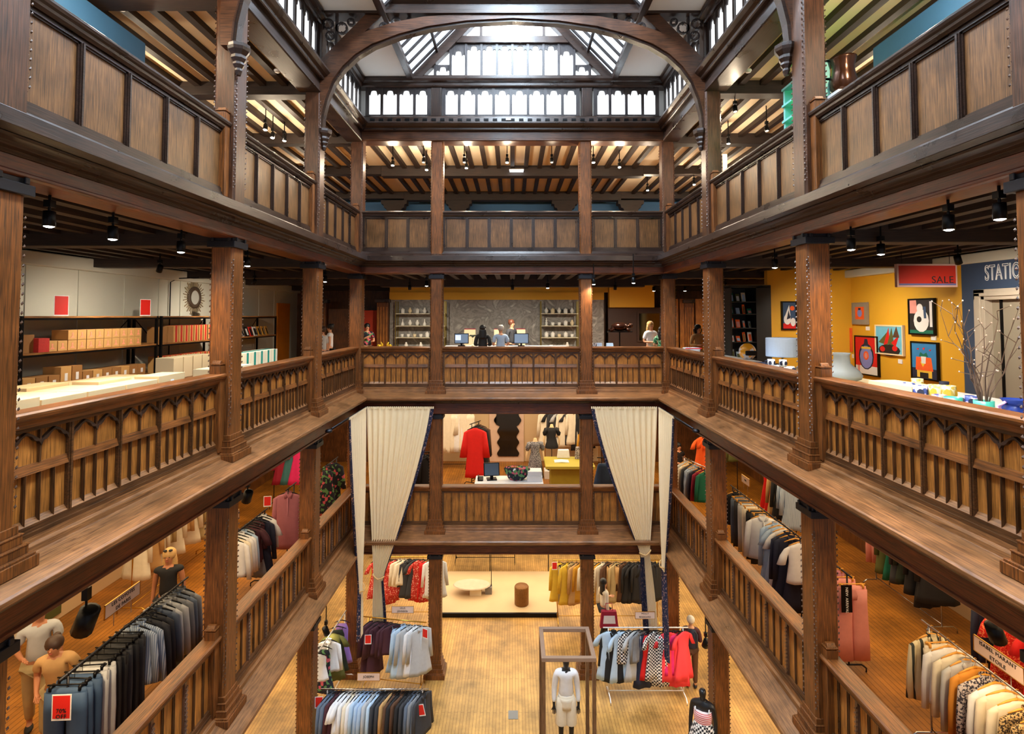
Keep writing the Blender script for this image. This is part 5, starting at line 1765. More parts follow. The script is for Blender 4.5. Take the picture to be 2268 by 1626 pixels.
it = [('jacket', 'light grey'), ('jacket', 'cream'), ('jacket', 'charcoal'), ('shirt', 'striped blue'), ('shirt', 'striped blue'), ('jacket', 'navy'), ('shirt', 'burgundy'), ('shirt', 'green')]
hang_row((4.68, 14.9, 5.3), (4.93, 13.85, 5.3), it, 'the rail beside right curtain', 'the far end', hang=HWOOD, s=1.1, rz=.25)
rack((5.4, 15.8, 5.75), (6.6, 15.8, 5.75), 'rail of orange dresses deep in the right of the lowest gallery', m=IRON)
hang_row((5.35, 15.8, 5.75), (6.5, 15.8, 5.75), [('dress', 'orange'), ('dress', 'orange'), ('dress', 'orange'), ('shirt', 'olive'), ('shirt', 'olive'), ('shirt', 'olive')], 'the deep right rail', 'the left', rz=.3)
person('person in black seen partly behind the right curtain in the lowest gallery', (4.95, 16.3, F1), .3, h=1.62, top='black', legs='black', hair=('long', 'black'), arms=('bent', 'bent'), sleeve=.3)
wallbox('wall_back', WOODW, -XW, -3.0, YW - .1, YW, F1, 6.95)
wallbox('wall_left', WOODW, -XW, -XW + .08, 13.2, YW, F1, 6.95)
wallbox('wall_right', WOODW, XW - .08, XW, 11.6, YW, F1, 6.95)
wallbox('wall_back', WOODW, 3.3, XW, YW - .1, YW, F1, 6.95)

# --- far end shop
rack((-2.75, 19.4, 5.85), (-1.35, 19.4, 5.85), 'rail of long cream dresses at the far end of lowest gallery', m=BLACKM)
hang_row((-2.7, 19.4, 5.85), (-1.4, 19.4, 5.85), [('gown', 'cream'), ('gown', 'cream'), ('kaftan', 'cream'), ('gown', 'cream'), ('gown', 'white'), ('kaftan', 'cream'), ('gown', 'cream')], 'the far end cream rail', 'the left', rz=.25, s=1.2)
rack((-1.35, 17.3, 5.72), (-1.05, 17.9, 5.72), 'black rail with red dress at far end of the lowest gallery', m=BLACKM)
garment('kaftan', 'red', (-1.18, 17.3, 5.72), 0, 'long bright red dress hanging face-on at far end of lowest gallery', s=1.32, cat='dress')
garment('coat', 'black', (-1.12, 17.5, 5.72), .1, 'black coat directly behind the long red dress', s=1.3)
garment('coat', 'brown', (-1.08, 17.65, 5.72), .1, 'brown coat behind the red dress and black coat', s=1.3)
t = thing('wavy_mirror', 'pale pink panel with a dark wavy framed mirror at far end', 'mirror', (-.2, YW - .06, F1))
MB().box(-.86, .42, YW - .05, YW - .01, F1, 6.5).build('panel', mat('pale_pink_panel', sr(236, 206, 184), .6), t)
b = MB()
pl, pr = [], []
for i in range(41):
    u = i / 40
    z = 3.95 + 2.45 * u
    w = .46 if u > .45 else .36
    cx = -.18 if u > .45 else -.16
    pl.append((cx - w - .05 * math.sin(u * 2 * PI * 6), z))
    pr.append((cx + w + .05 * math.sin(u * 2 * PI * 6), z))
b.strip(pl, pr, YW - .10, YW - .05)
b.build('mirror_glass', mat('dark_mirror', sr(60, 62, 66), .08, 1.0, var=.02), t)
bustform('headless mannequin in a grey puff-sleeved long dress at the far end', (.70, 16.9, F1 + .12), .1, 'b', 'grey pattern', .30, .27)
bustform('headless mannequin in a short black wrap dress at the far end', (1.32, 18.4, F1 + .25), 0, 'b', 'black', .72, .22)
for i, (x, y, h) in enumerate(((.70, 16.9, .12), (1.32, 18.4, .25))):
    tag(MB().cbox(x, y, F1, .5, .45, h).build('plinth', WHITE), 'low white plinth under the %s mannequin at the far end' % ('grey dressed', 'black dressed')[i], 'plinth')
rack((1.05, 19.5, 5.85), (3.2, 19.5, 5.85), 'brass rail of black and cream dresses behind the two mannequins', m=BRASS)
hang_row((1.15, 19.5, 5.85), (3.1, 19.5, 5.85), [('coat', 'cream'), ('dress', 'black'), ('coat', 'charcoal'), ('dress', 'light grey'), ('coat', 'cream'), ('dress', 'charcoal'), ('coat', 'cream'), ('gown', 'black'), ('gown', 'mustard'), ('gown', 'black'), ('dress', 'mustard'), ('coat', 'brown')], 'the rail behind the mannequins', 'the left', rz=.35, s=1.15)
YT = mat('yellow_olive_table', sr(186, 172, 70), .5, var=.04)
t = thing('display_table', 'yellow-green display table at the far end of lowest gallery', 'table', (1.7, 16.7, F1))
MB().box(.98, 2.45, 16.2, 17.35, 4.62, 4.70).build('tabletop', YT, t, bevel=.005)
MB().box(1.15, 2.0, 16.35, 17.1, F1, 4.62).build('plinth', mat('olive_plinth', sr(170, 152, 44), .6), t)
t = thing('magazine', 'open white magazine lying on the yellow-green table', 'magazine', (1.5, 16.75, 4.70))
MB().prism([(-.22, 0), (0, .012), (.22, 0), (.22, .018), (0, .035), (-.22, .018)], -.15, .15).build('pages', PAPER, t, local=True)
t = thing('canvas_bag', 'patterned canvas bag standing on the far edge of yellow table', 'bag', (2.15, 17.1, 4.70))
MB().prism([(-.2, 0), (.2, 0), (.17, .36), (-.17, .36)], -.07, .07).build('bag_body', C['grey print'], t, local=True, bevel=.01)
MB().tube([(-.08, 0, .36), (-.06, 0, .5), (.06, 0, .5), (.08, 0, .36)], .008, 5).build('strap', C['brown'], t, local=True)
t = thing('straw_bag', 'white bag with fringe on the yellow-green table, left of the canvas bag', 'bag', (1.6, 17.2, 4.70))
MB().prism([(-.2, 0), (.2, 0), (.17, .26), (-.17, .26)], -.07, .07).build('bag_body', C['white'], t, local=True, bevel=.02)
t = thing('hat', 'dark red hat on the floor beside the yellow-green table', 'hat', (.85, 15.6, F1))
MB().lathe([(.0, .0), (.2, .0), (.2, .015), (.11, .03), (.10, .12), (.04, .14), (0, .14)], n=20).build('hat_body', C['red'], t, smooth=True, local=True)
t = thing('cash_desk', 'white cash desk behind the lowest gallery balustrade at far end', 'cash desk', (-.1, 14.45, F1))
MB().box(-.98, .80, 14.15, 14.85, 4.78, 4.83).build('worktop', WHITE, t, bevel=.004)
MB().box(-.95, .77, 14.18, 14.8, F1, 4.78).build('carcass', WHITE, t)
MB().box(-.9, -.2, 14.16, 14.181, 4.5, 4.66).build('shelf_shade', INK, t)  # black sheet paints the shade inside an open shelf
t = thing('till_screen', 'black touchscreen till on the white cash desk', 'till', (-.55, 14.5, 4.83), .15)
MB().box(-.13, .13, -.1, .12, 0, .03).box(-.04, .04, -.02, .04, .03, .14).build('stand', BLACKM, t, local=True)
MB().prism([(-.03, .10), (.0, .10), (.09, .42), (.06, .42)], -.21, .21, 'yz').build('bezel', BLACKM, t, local=True)
MB().prism([(-.034, .12), (-.03, .12), (.055, .405), (.051, .405)], -.185, .185, 'yz').build('screen', mat('till_glass', sr(84, 100, 116), .15, var=.02), t, local=True)
t = thing('card_reader', 'black telephone and card reader left of the till', 'telephone', (-.84, 14.45, 4.83))
MB().prism([(-.09, 0), (.09, 0), (.09, .08), (-.09, .03)], -.07, .07, 'yz').build('handset_base', BLACKM, t, local=True)
MB().tube([(-.06, -.07, .05), (-.06, .07, .11)], .018, 8).build('handset', BLACKM, t, smooth=True, local=True)
t = thing('folded_floral_garment', 'dark floral garment folded over in a heap on cash desk', 'garment', (.12, 14.5, 4.83))
R = []
for z, w, d in ((0, .16, .12), (.06, .24, .16), (.18, .30, .17), (.28, .34, .15), (.33, .30, .10), (.34, .1, .04)):
    R.append([(w * math.cos(2 * PI * i / 22) * (1 + .06 * math.sin(i * 2.3 + z * 9)), d * math.sin(2 * PI * i / 22) * (1 + .1 * math.sin(i * 1.7)), z + .015 * math.sin(i * 1.9)) for i in range(22)])
MB().rings(R).build('cloth', C['floral'], t, smooth=True, local=True)
MB().tube([(-.2, -.06, .33), (0, -.08, .35), (.15, -.1, .3), (.22, -.13, .2)], .01, 6).build('gold_trim', BRASS, t, smooth=True, local=True)
t = thing('white_box', 'stack of glossy white display boxes at right end of cash desk', 'box', (.58, 14.5, 4.83))
MB().box(-.2, .2, -.2, .2, 0, .13).build('lower_box', WHITE, t, local=True, bevel=.004)
MB().box(-.18, .19, -.16, .2, .132, .25).build('upper_box', WHITE, t, local=True, bevel=.004)
rack((-2.7, 14.9, 5.45), (-2.15, 14.9, 5.45), 'short rail of black garments beside the left curtain at far end', m=BLACKM)
for i in range(3):
    garment('coat', 'black', (-2.6 + i * .16, 14.9, 5.45), .7, 'black coat between left curtain and post at far end, %s from left' % ORDN[i], s=1.1)
rack((2.3, 14.9, 5.3), (2.9, 14.9, 5.3), 'short rail of denim skirts beside the right curtain at far end', m=BLACKM)
garment('skirt', 'denim blue', (2.5, 14.85, 5.3), .1, 'blue denim skirt beside the right curtain at the far end', s=1.1)
garment('skirt', 'denim blue', (2.68, 14.95, 5.3), .2, 'second blue skirt tucked behind the first beside right curtain', s=1.1)

# ================================================================ MIDDLE GALLERY (F2)
F = F2


def shelf_unit(x0, x1, y0, y1, zt, levels, label, m=BLACKM, deck=None):
    t = thing('shelving_unit', label, 'shelves', ((x0 + x1) / 2, (y0 + y1) / 2, F))
    deck = deck or wood('shelf_board', sr(120, 76, 36), sr(196, 140, 78), 'y')
    for x in (x0, x1):
        for y in (y0, y1):
            MB().box(x - .022, x + .022, y - .022, y + .022, F, zt).build('upright', m, t)
    for i, z in enumerate(levels):
        MB().box(x0 - .02, x1 + .02, y0 - .02, y1 + .02, z - .03, z).build('shelf', deck if i else deck, t)
        fr = MB()
        for x in (x0, x1):
            fr.box(x - .012, x + .012, y0, y1, z - .065, z - .03)
        for y in (y0, y1):
            fr.box(x0, x1, y - .012, y + .012, z - .065, z - .03)
        fr.build('shelf_frame', m, t)
    br = MB()
    for x in (x0, ):
        br.tube([(x, y0, zt - .05), (x, y0 + .5, zt - .45)], .012, 4).tube([(x, y1, zt - .05), (x, y1 - .5, zt - .45)], .012, 4)
    br.build('corner_brace', m, t)
    return t


def cbox(p, w, d, h, m, label, nm='cardboard_box', cat='box', group=None, label_m=None, rz=0, motif=None):
    t = thing(nm, label, cat, p, rz, group)
    MB().box(-w / 2, w / 2, -d / 2, d / 2, 0, h).build('carton', m, t, local=True, bevel=.003)
    if label_m:
        MB().box(w / 2, w / 2 + .002, -.03, .03, h * .35, h * .7).build('sticker', label_m, t, local=True)
    if motif:
        MB().prism([(-.05, h * .2), (.05, h * .2), (.012, h * .45), (.02, h * .75), (-.02, h * .75), (-.012, h * .45)], w / 2, w / 2 + .002, 'yz').build('printed_motif', motif, t, local=True)
    return t


SH = [(8.15, 11.25), (11.4, 14.0), (14.55, 16.9)]
shelf_unit(-7.95, -7.38, 8.15, 11.25, 9.15, [7.45, 7.95, 8.58, 9.15], 'black shelving with tan gift boxes, nearest on left wall of middle gallery')
shelf_unit(-7.95, -7.38, 11.4, 14.0, 9.15, [7.45, 7.95, 8.58, 9.15], 'black shelving with red striped boxes, second on the left wall')
shelf_unit(-7.95, -7.38, 14.55, 16.9, 9.15, [7.45, 7.95, 8.58, 9.15], 'black shelving with picture frames, farthest on the left wall')
PKM = mat('pink_print', sr(240, 160, 130), .6)
for r_ in range(2):
    for i in range(11):
        if r_ == 0 or i > 1:
            cbox((-7.55 - .0, 8.75 + i * .2, 8.58 + r_ * .17), .28, .185, .165, KRAFT, 'tan gift box with pink bottle print, %s row, %s from the camera' % (('bottom', 'top')[r_], ORDN[i]), 'gift_box', group=None, motif=PKM)
cbox((-7.6, 8.32, 8.58), .3, .28, .28, KRAFTD, 'brown box at near end of upper tan box shelf, behind red box')
cbox((-7.48, 8.55, 8.58), .22, .2, .22, mat('red_gift_box', sr(196, 52, 48), .6, var=.2, vs=30), 'red patterned gift box beside the tan boxes on left shelving', 'gift_box')
for i in range(12):
    h = .24 if i not in (3, 4) else .36
    cbox((-7.56, 8.35 + i * .23, 7.95), .30, .215, h, KRAFTD if i % 3 else KRAFT, 'brown carton with white sticker on the lower left shelf, %s from camera' % ORDN[i], label_m=PAPER)
for i in range(12):
    cbox((-7.54, 8.3 + i * .235, 7.45), .32, .22, .26, KRAFT if i % 2 else KRAFTD, 'carton on the bottom left shelf, %s from the camera' % ORDN[i], label_m=PAPER)
REDP = mat('red_ribbon', sr(196, 40, 26), .6)
for sh, (za, zh) in enumerate(((8.58, .36), (7.95, .34))):
    for i in range(10):
        if sh == 0 and i < 2:
            cbox((-7.56, 11.55 + i * .2, za), .32, .17, .34, KRAFTD, 'tall plain brown box at near end of second shelving, %s one' % ORDN[i])
            continue
        b = cbox((-7.54, 11.55 + i * .19, za), .3, .15, zh, KRAFT, 'tall box with red ribbon on second left shelving, %s shelf, %s along' % (('upper', 'lower')[sh], ORDN[i]), 'gift_box')
        MB().box(.15, .154, -.03, .03, 0, zh).box(-.15, .15, -.03, .03, zh, zh + .004).build('ribbon', REDP, b, local=True)
for i in range(2):
    t = thing('checked_cushion', 'black and white checked cushion at far end of second shelving, %s shelf' % ('upper', 'lower')[i], 'cushion', (-7.55, 13.72, (8.58, 7.95)[i]))
    MB().sphere((0, 0, .16), .2, 14, 8, sz=.8, sx=.7, sy=1).build('cover', ramp_mat('check_cloth', [(0, sr(24, 24, 26)), (1, sr(236, 236, 236))], 12, 'checker', .8, 0), t, smooth=True, local=True)
for i, (w, c_) in enumerate([(.16, CREAMC), (.14, PAPER), (.15, BLACKM), (.17, CARD), (.2, PAPER), (.14, HWOOD), (.12, HWOOD), (.13, HWOOD)]):
    t = thing('picture_frame', 'small %s frame standing on the farthest left shelving, %s from the near end' % (['cream', 'white', 'black', 'red', 'white', 'wooden', 'wooden', 'wooden'][i], ORDN[i]), 'picture frame', (-7.5, 14.85 + i * .25, 8.58))
    MB().prism([(.0, 0), (.02, 0), (-.06, .26), (-.08, .26)], -w / 2, w / 2).build('frame', c_, t, local=True)
    MB().prism([(.022, .03), (.024, .03), (-.052, .23), (-.054, .23)], -w / 2 + .03, w / 2 - .03).build('photo', INK if i != 2 else PAPER, t, local=True)
for i, y in enumerate((8.95, 11.0, 13.62)):
    sale_card((-7.45, y, 9.15), PI / 2 - .35, 'red sale card with white border on top of left shelving, %s from camera' % ORDN[i], w=.22, h=.34)
# red tray with gold bowls, jars
for i in range(2):
    t = thing('gold_bowl', 'small round gold bowl on the red tray at lower left, %s one' % ('nearer', 'farther')[i], 'bowl', (-6.9, 7.5 + i * .2, 8.05))
    MB().lathe([(.03, 0), (.08, .04), (.085, .07), (.06, .1), (0, .11)], n=16).build('bowl_body', BRASS, t, smooth=True, local=True)
t = thing('red_tray_table', 'red lacquered tray table holding two gold bowls at lower left', 'table', (-6.9, 7.6, F))
MB().box(-.35, .35, -.3, .3, .72, .8).build('tray', CARD, t, local=True)
for x in (-.3, .3):
    for y in (-.25, .25):
        MB().box(x - .03, x + .03, y - .03, y + .03, 0, .72).build('leg', C['brown'], t, local=True)
KRL = mat('kraft_card_light', sr(216, 186, 138), .75, var=.06, vs=3)
# flat boxes on the display table behind the near left balustrade
t = thing('display_table', 'long table behind near left balustrade of the middle gallery', 'table', (-4.5, 6.0, F))
MB().box(-4.98, -4.08, 4.2, 7.05, 8.2, 8.25).build('tabletop', OAK['y'], t)
for x in (-4.9, -4.16):
    for y in (4.3, 6.95):
        MB().box(x - .03, x + .03, y - .03, y + .03, F, 8.2).build('leg', BLACKM, t)
k = 0
for j in range(3):
    for i in range(5):
        k += 1
        cbox((-4.24 - j * .3, 4.48 + i * .52, 8.25), .285, .5, .17 + (.03 if (i + j) % 4 == 0 else 0), KRL, 'flat cream carton on left display table, %s row from balustrade, %s from camera' % (ORDN[j], ORDN[i]), label_m=PAPER if j == 0 else None)
t = thing('display_table', 'second table behind the middle left balustrade with cream boxes', 'table', (-4.6, 9.0, F))
MB().box(-5.1, -4.12, 7.75, 10.1, 8.2, 8.25).build('tabletop', OAK['y'], t)
for x in (-5.0, -4.2):
    for y in (7.85, 10.0):
        MB().box(x - .03, x + .03, y - .03, y + .03, F, 8.2).build('leg', BLACKM, t)
for i in range(4):
    cbox((-4.95, 7.65 + i * .24 + .2, 8.25), .26, .22, .3, CREAMC, 'tall cream carton behind the second left post, %s from camera' % ORDN[i])
TEAL = mat('teal_ribbon', sr(20, 130, 110), .6)
for i in range(5):
    b = cbox((-4.45, 8.85 + i * .25, 8.25), .28, .23, .30, CREAMC, 'cream gift box with teal ribbon on second left table, %s from camera' % ORDN[i], 'gift_box')
    MB().box(-.04, .04, -.117, .117, .3, .304).box(.14, .144, -.03, .03, 0, .3).box(-.04, .04, -.119, -.115, 0, .3).build('ribbon', TEAL, b, local=True)
cbox((-4.35, 8.2, 8.25), .4, .9, .14, CREAMC, 'long flat cream box between the tall cartons and ribbon boxes')
# sunburst mirror
t = thing('sunburst_mirror', 'round sunburst mirror with pale rays on the left wall', 'mirror', (-XW, 13.75, 9.62))
mb = MB()
for i in range(36):
    a = 2 * PI * i / 36
    r1 = .46 if i % 2 else .40
    mb.tube([(.02, .24 * math.cos(a), .24 * math.sin(a)), (.02, r1 * math.cos(a), r1 * math.sin(a))], .012, 5)
mb.build('ray', mat('driftwood', sr(150, 132, 104), .7), t, local=True)
MB().lathe([(.28, 0), (.28, .04), (.18, .05), (.18, .03)], n=28).xf(Matrix.Rotation(PI / 2, 4, 'Y')).build('rim', mat('dark_rattan', sr(70, 54, 40), .6), t, smooth=True, local=True)
MB().lathe([(.178, .030), (.178, .038)], n=28).xf(Matrix.Rotation(PI / 2, 4, 'Y')).build('mirror_glass', mat('pale_mirror', sr(214, 214, 206), .2, .35, var=.01), t, local=True)  # pale, partly matt grey paints a bright reflection into the glass
# wall battens + cornice on the left
for y in (7.9, 9.0, 10.1, 11.3, 12.4, 13.2, 15.0, 16.2, 17.3, 18.4):
    struct(MB().box(-XW, -XW + .018, y - .02, y + .02, F, 10.0).build('trim_1', GREYW))
struct(MB().box(-XW, -XW + .12, Y0, YW, 10.0, 10.24).build('trim_2', GREYW, bevel=.02))
t = thing('conduit', 'thin black cable conduit down the left wall beside sunburst mirror', 'conduit', (-XW + .03, 12.75, 8.4))
MB().tube([(-XW + .04, 12.75, 8.2), (-XW + .04, 12.75, 9.95), (-XW + .1, 12.95, 10.05), (-XW + .6, 12.95, 10.07)], .014, 6).build('pipe', BLACKM, t)
wallbox('door_1', mat('orange_door', sr(216, 130, 30), .5), -XW, -XW + .05, 18.6, 19.6, F, 9.6)

# --- far end: marbled feature wall, yellow band, panelled woodwork
MARB = ramp_mat('marbled_wall', [(.25, sr(92, 90, 88)), (.45, sr(150, 146, 140)), (.55, sr(120, 117, 113)), (.75, sr(206, 202, 194))], 1.6, 'noise', .5, 0, detail=9, dist=2.2, coord='Object')
YB = 19.0
wallbox('wall_back', MARB, -4.3, 3.2, YB, YB + .1, F, 9.72)
wallbox('wall_back', YELLW, -4.3, 3.2, YB - .08, YB + .1, 9.72, 9.98)
wallbox('wall_back', YELLW, -4.3, 4.9, YB - .02, YB + .1, 9.98, 10.4)
wallbox('wall_back', YELLW, 3.35, 4.9, YB - .3, YB, 9.45, 10.3)
ORP = mat('orange_red_panel', sr(206, 66, 36), .6)
tag(MB().box(-5.35, -4.75, YB + .3, YB + .34, F, 9.35).build('backdrop_panel', ORP), 'orange-red backdrop panel behind the golden figures, far left', 'panel')


def pilaster(x0, x1, y, z1, label):
    t = thing('pilaster', label, 'pilaster', ((x0 + x1) / 2, y, F))
    MB().box(x0, x1, y, y + .25, F, z1).build('shaft', OAK['z'], t, bevel=.01)
    fl = MB()
    n = 4
    w = (x1 - x0) / n
    for i in range(n):
        fl.box(x0 + w * i + .02, x0 + w * (i + 1) - .02, y - .02, y, F + .4, z1 - .15)
    fl.build('fluting', PANEL2, t)
    MB().box(x0 - .06, x1 + .06, y - .07, y + .27, z1, z1 + .12).build('capital', OAKD['x'], t, bevel=.01)


pilaster(-4.72, -4.32, YB - .15, 9.62, 'fluted oak pilaster at the left edge of marbled wall')
pilaster(-6.9, -6.5, YB - .1, 9.6, 'fluted oak pilaster in the far left corner beside the panelled door')
pilaster(6.0, 6.3, YB - .1, 9.6, 'fluted oak pilaster in the far right corner')
t = struct(MB().box(-6.45, -5.5, YB, YB + .1, F, 9.4).build('door_2', WOODW, bevel=.01))
wallbox('wall_back', PANEL2, 4.6, 8.0, 17.6, 17.7, F, 9.9) if False else None
t = thing('wood_panelling', 'golden oak wall panelling in far right corner of middle gallery', 'panelling', (6.6, YB, F))
for i in range(5):
    MB().box(5.3 + i * .55, 5.8 + i * .55, YB - .06, YB, F + .1, 9.75).build('panel', PANEL2, t, bevel=.01)
DKW = mat('dark_panelling', sr(58, 34, 20), .5)
wallbox('wall_back', DKW, 3.35, 5.2, YB - .02, YB + .1, F, 9.45)
t = thing('mirror_panel', 'dark framed glazed opening behind the two chatting people', 'mirror', (4.75, YB - .05, F + 1))
MB().box(4.35, 5.2, YB - .08, YB - .03, F + 1.0, 9.3).build('frame', DKW, t)
MB().box(4.42, 5.13, YB - .09, YB - .08, F + 1.05, 9.24).build('glass', mat('dim_mirror', sr(150, 160, 160), .08, 1.0, var=.02), t)


def shop_shelves(x0, x1, label, rows, side):
    t = thing('display_shelves', label, 'shelves', ((x0 + x1) / 2, YB - .25, F))
    for x in (x0, x1):
        for y in (YB - .42, YB - .04):
            MB().box(x - .018, x + .018, y - .018, y + .018, F, 9.66).build('upright', mat('aged_gold', sr(120, 104, 52), .4, .7), t)
    for z in (8.05, 8.42, 8.82, 9.24):
        MB().box(x0, x1, YB - .44, YB - .02, z - .025, z).build('shelf', mat('ivory_shelf', sr(206, 200, 176), .5), t)
    kinds = {'vase': [(.02, 0), (.055, .03), (.07, .1), (.03, .17), (.035, .2), (0, .2)], 'bottle': [(.06, 0), (.065, .05), (.02, .14), (.015, .2), (.025, .22), (0, .22)],
             'jar': [(.06, 0), (.07, .03), (.07, .14), (.05, .16), (.02, .18), (0, .2)], 'cup': [(.05, 0), (.06, .11), (.055, .11), (.045, .02), (0, .02)], 'tower': [(.06, 0), (.06, .02), (.02, .04), (.05, .1), (.015, .12), (.035, .18), (.01, .2), (.02, .25), (0, .26)]}
    for z, names in zip((9.24, 8.82, 8.42, 8.05), rows):
        n = len(names)
        for i, nm in enumerate(names):
            x = x0 + .08 + (x1 - x0 - .16) * (i + .5) / n
            row = {9.24: 'top', 8.82: 'second', 8.42: 'third', 8.05: 'lowest'}[z]
            o = thing('ceramic_' + nm, 'white ceramic %s on %s %s shelf, %s from left' % (nm, side, row, ORDN[i]), nm, (x, YB - .26, z))
            MB().lathe(kinds[nm], n=12).build(nm + '_body', CERAM if (i + int(z * 7)) % 5 else CREAMC, o, smooth=True, local=True)


shop_shelves(-4.0, -2.32, 'aged gold shelves of white ceramics left of the cash desk', [['jar', 'vase', 'jar', 'vase', 'bottle', 'jar'], ['bottle', 'vase', 'vase', 'bottle', 'jar', 'vase'], ['cup', 'cup', 'cup', 'cup', 'jar', 'jar', 'cup'], ['vase', 'vase', 'bottle']], 'left')
shop_shelves(.98, 2.25, 'aged gold shelves of white ceramics right of the cash desk', [['vase', 'jar', 'vase', 'jar', 'vase'], ['tower', 'cup', 'cup', 'jar', 'vase'], ['jar', 'jar', 'cup', 'jar', 'cup'], ['cup', 'vase']], 'right')
t = thing('sales_counter', 'long pale counter with screens behind far balustrade of middle gallery', 'counter', (-.3, 16.2, F))
MB().box(-2.0, 1.6, 15.75, 16.4, 8.2, 8.26).build('worktop', WHITE, t)
MB().box(-1.95, 1.55, 15.8, 16.35, F, 8.2).build('front', DKW, t)
for i, (px, w) in enumerate(((1019, .42), (1155, .44))):
    p = at(px, 764, Y=15.55)
    t = thing('till_screen', 'black till screen on the middle gallery counter, %s one' % ('left', 'right')[i], 'till', (p.x, 16.0, 8.26))
    MB().box(-.1, .1, -.08, .08, 0, .03).box(-.03, .03, -.02, .02, 0, .1).build('stand', BLACKM, t, local=True)
    MB().box(-w / 2, w / 2, -.02, .02, .08, .38).build('bezel', BLACKM, t, local=True)
    MB().box(-w / 2 + .02, w / 2 - .02, -.024, -.02, .1, .36).build('screen', mat('till_lit', sr(70, 84, 104), .2, emit=(.3, .4, .55), es=.5), t, local=True)
    if i == 0:
        MB().box(-.18, -.02, -.027, -.024, .18, .33).build('window_on_screen', mat('till_pane', sr(200, 220, 250), .3, emit=(.7, .8, 1), es=.7), t, local=True)
for i, (px, w) in enumerate(((1043, .36), (1102, .2), (1150, .38))):
    p = at(px, 750, Y=18.0)
    t = thing('shop_bag', 'cream shop bag standing behind the counter, %s from left' % ORDN[i], 'bag', (p.x, 17.6, 8.1))
    MB().box(-w / 2, w / 2, -.08, .08, 0, .62).build('bag_body', CREAMC, t, local=True)
    MB().box(-w / 2, w / 2, -.09, .09, .62, .64).build('rim', C['burgundy'], t, local=True)
    if i == 2:
        MB().lathe([(0, 0), (.08, 0), (.08, .004), (0, .004)], n=20, sy=.75).xf(Matrix.Translation((0, -.081, .42)) @ Matrix.Rotation(PI / 2, 4, 'X')).build('emblem', C['burgundy'], t, local=True)
t = thing('back_counter', 'low dark back counter under the marbled wall', 'counter', (-.5, 17.8, F))
MB().box(-2.2, .9, 17.4, 18.0, F, 8.1).build('cabinet', DKW, t)
p = at(1045, 764, Y=15.6)
t = thing('table_palm', 'small grey-green palm tree ornament on the counter', 'ornament', (p.x, 15.95, 8.26))
MB().lathe([(.04, 0), (.05, .04), (.012, .06), (.012, .26)], n=10).build('trunk', CREAMC, t, local=True)
fr = MB()
for i in range(11):
    a = 2 * PI * i / 11
    fr.tube([(0, 0, .26), (.07 * math.cos(a), .07 * math.sin(a), .33), (.15 * math.cos(a), .15 * math.sin(a), .28)], [.01, .016, .003], 4)
fr.build('fronds', C['dark green'], t, local=True)
person('person with long black hair and black top seen from behind at the counter', (-.83, 15.2, F), PI, h=1.64, top='black', legs='black', hair=('long', 'black'), arms=('bent', 'bent'), sleeve=1)
person('person with short grey hair and pale blue shirt seen from behind at counter', (-.33, 15.2, F), PI + .15, h=1.64, top='pale blue', legs='navy', hair=('short', 'grey'), arms=('bent', 'bent'), sleeve=.5)
person('person with glasses and tied auburn hair in grey cardigan behind the counter', (-.02, 16.9, F), .9, h=1.78, top='charcoal', legs='black', hair=('bun', 'auburn'), arms=('down', 'bent'), sleeve=1)
# golden figures and small things on the far left table
t = thing('display_table', 'cream table behind the far end balustrade, left bay', 'table', (-3.0, 14.2, F))
MB().box(-3.9, -2.1, 13.75, 14.55, 8.16, 8.2).build('tabletop', CREAMC, t)
for x in (-3.8, -2.2):
    MB().box(x - .03, x + .03, 13.85, 14.45, F, 8.16).build('leg', CREAMC, t)
GOLD = mat('gold_paint', sr(236, 182, 40), .35, .4)
for i, px in enumerate((842, 862)):
    p = at(px, 764, Y=14.0)
    t = thing('gold_figure', 'small golden seated animal figure on the left table, %s one' % ('left', 'right')[i], 'figurine', (p.x, 14.0, 8.2), (.3, -.3)[i])
    s = (-1, 1)[i]
    MB().sphere((0, 0, .07), .085, 12, 8, sz=.9).sphere((s * .02, 0, .17), .055, 12, 8).tube([(s * -.02, 0, .1), (s * -.05, 0, .22), (s * -.02, 0, .28)], [.03, .03, .015], 8).sphere((s * .05, -.04, .2), .03).build('figure_body', GOLD, t, smooth=True, local=True)
for i in range(7):
    t = thing('small_dish', 'small white dish or shell on the left table, %s from the left' % ORDN[i], 'dish', (-3.7 + i * .2, 13.95, 8.2))
    MB().lathe([(.03, 0), (.06, .03 + .02 * (i % 3)), (.05, .035), (0, .015)], n=12).build('dish_body', CERAM if i % 2 else CREAMC, t, smooth=True, local=True)
person('person in dark floral top with face mask before the orange backdrop', (-4.6, 17.2, F), .4, h=1.66, top='floral', legs='black', hair=('bun', 'black'), arms=('chest', 'bent'), sleeve=.4)
person('person with dark hair in a bun and white sleeveless top, far left corner', (-5.35, 15.9, F), -1.4, h=1.66, top='white', legs='black', hair=('bun', 'black'), arms=('down', 'down'), sleeve=.2)
person('person in a light top hidden half behind the third left post', (-5.35, 15.3, F), -1.8, h=1.6, top='light grey', legs='navy', hair=('short', 'brown'), arms=('down', 'down'), sleeve=.5)
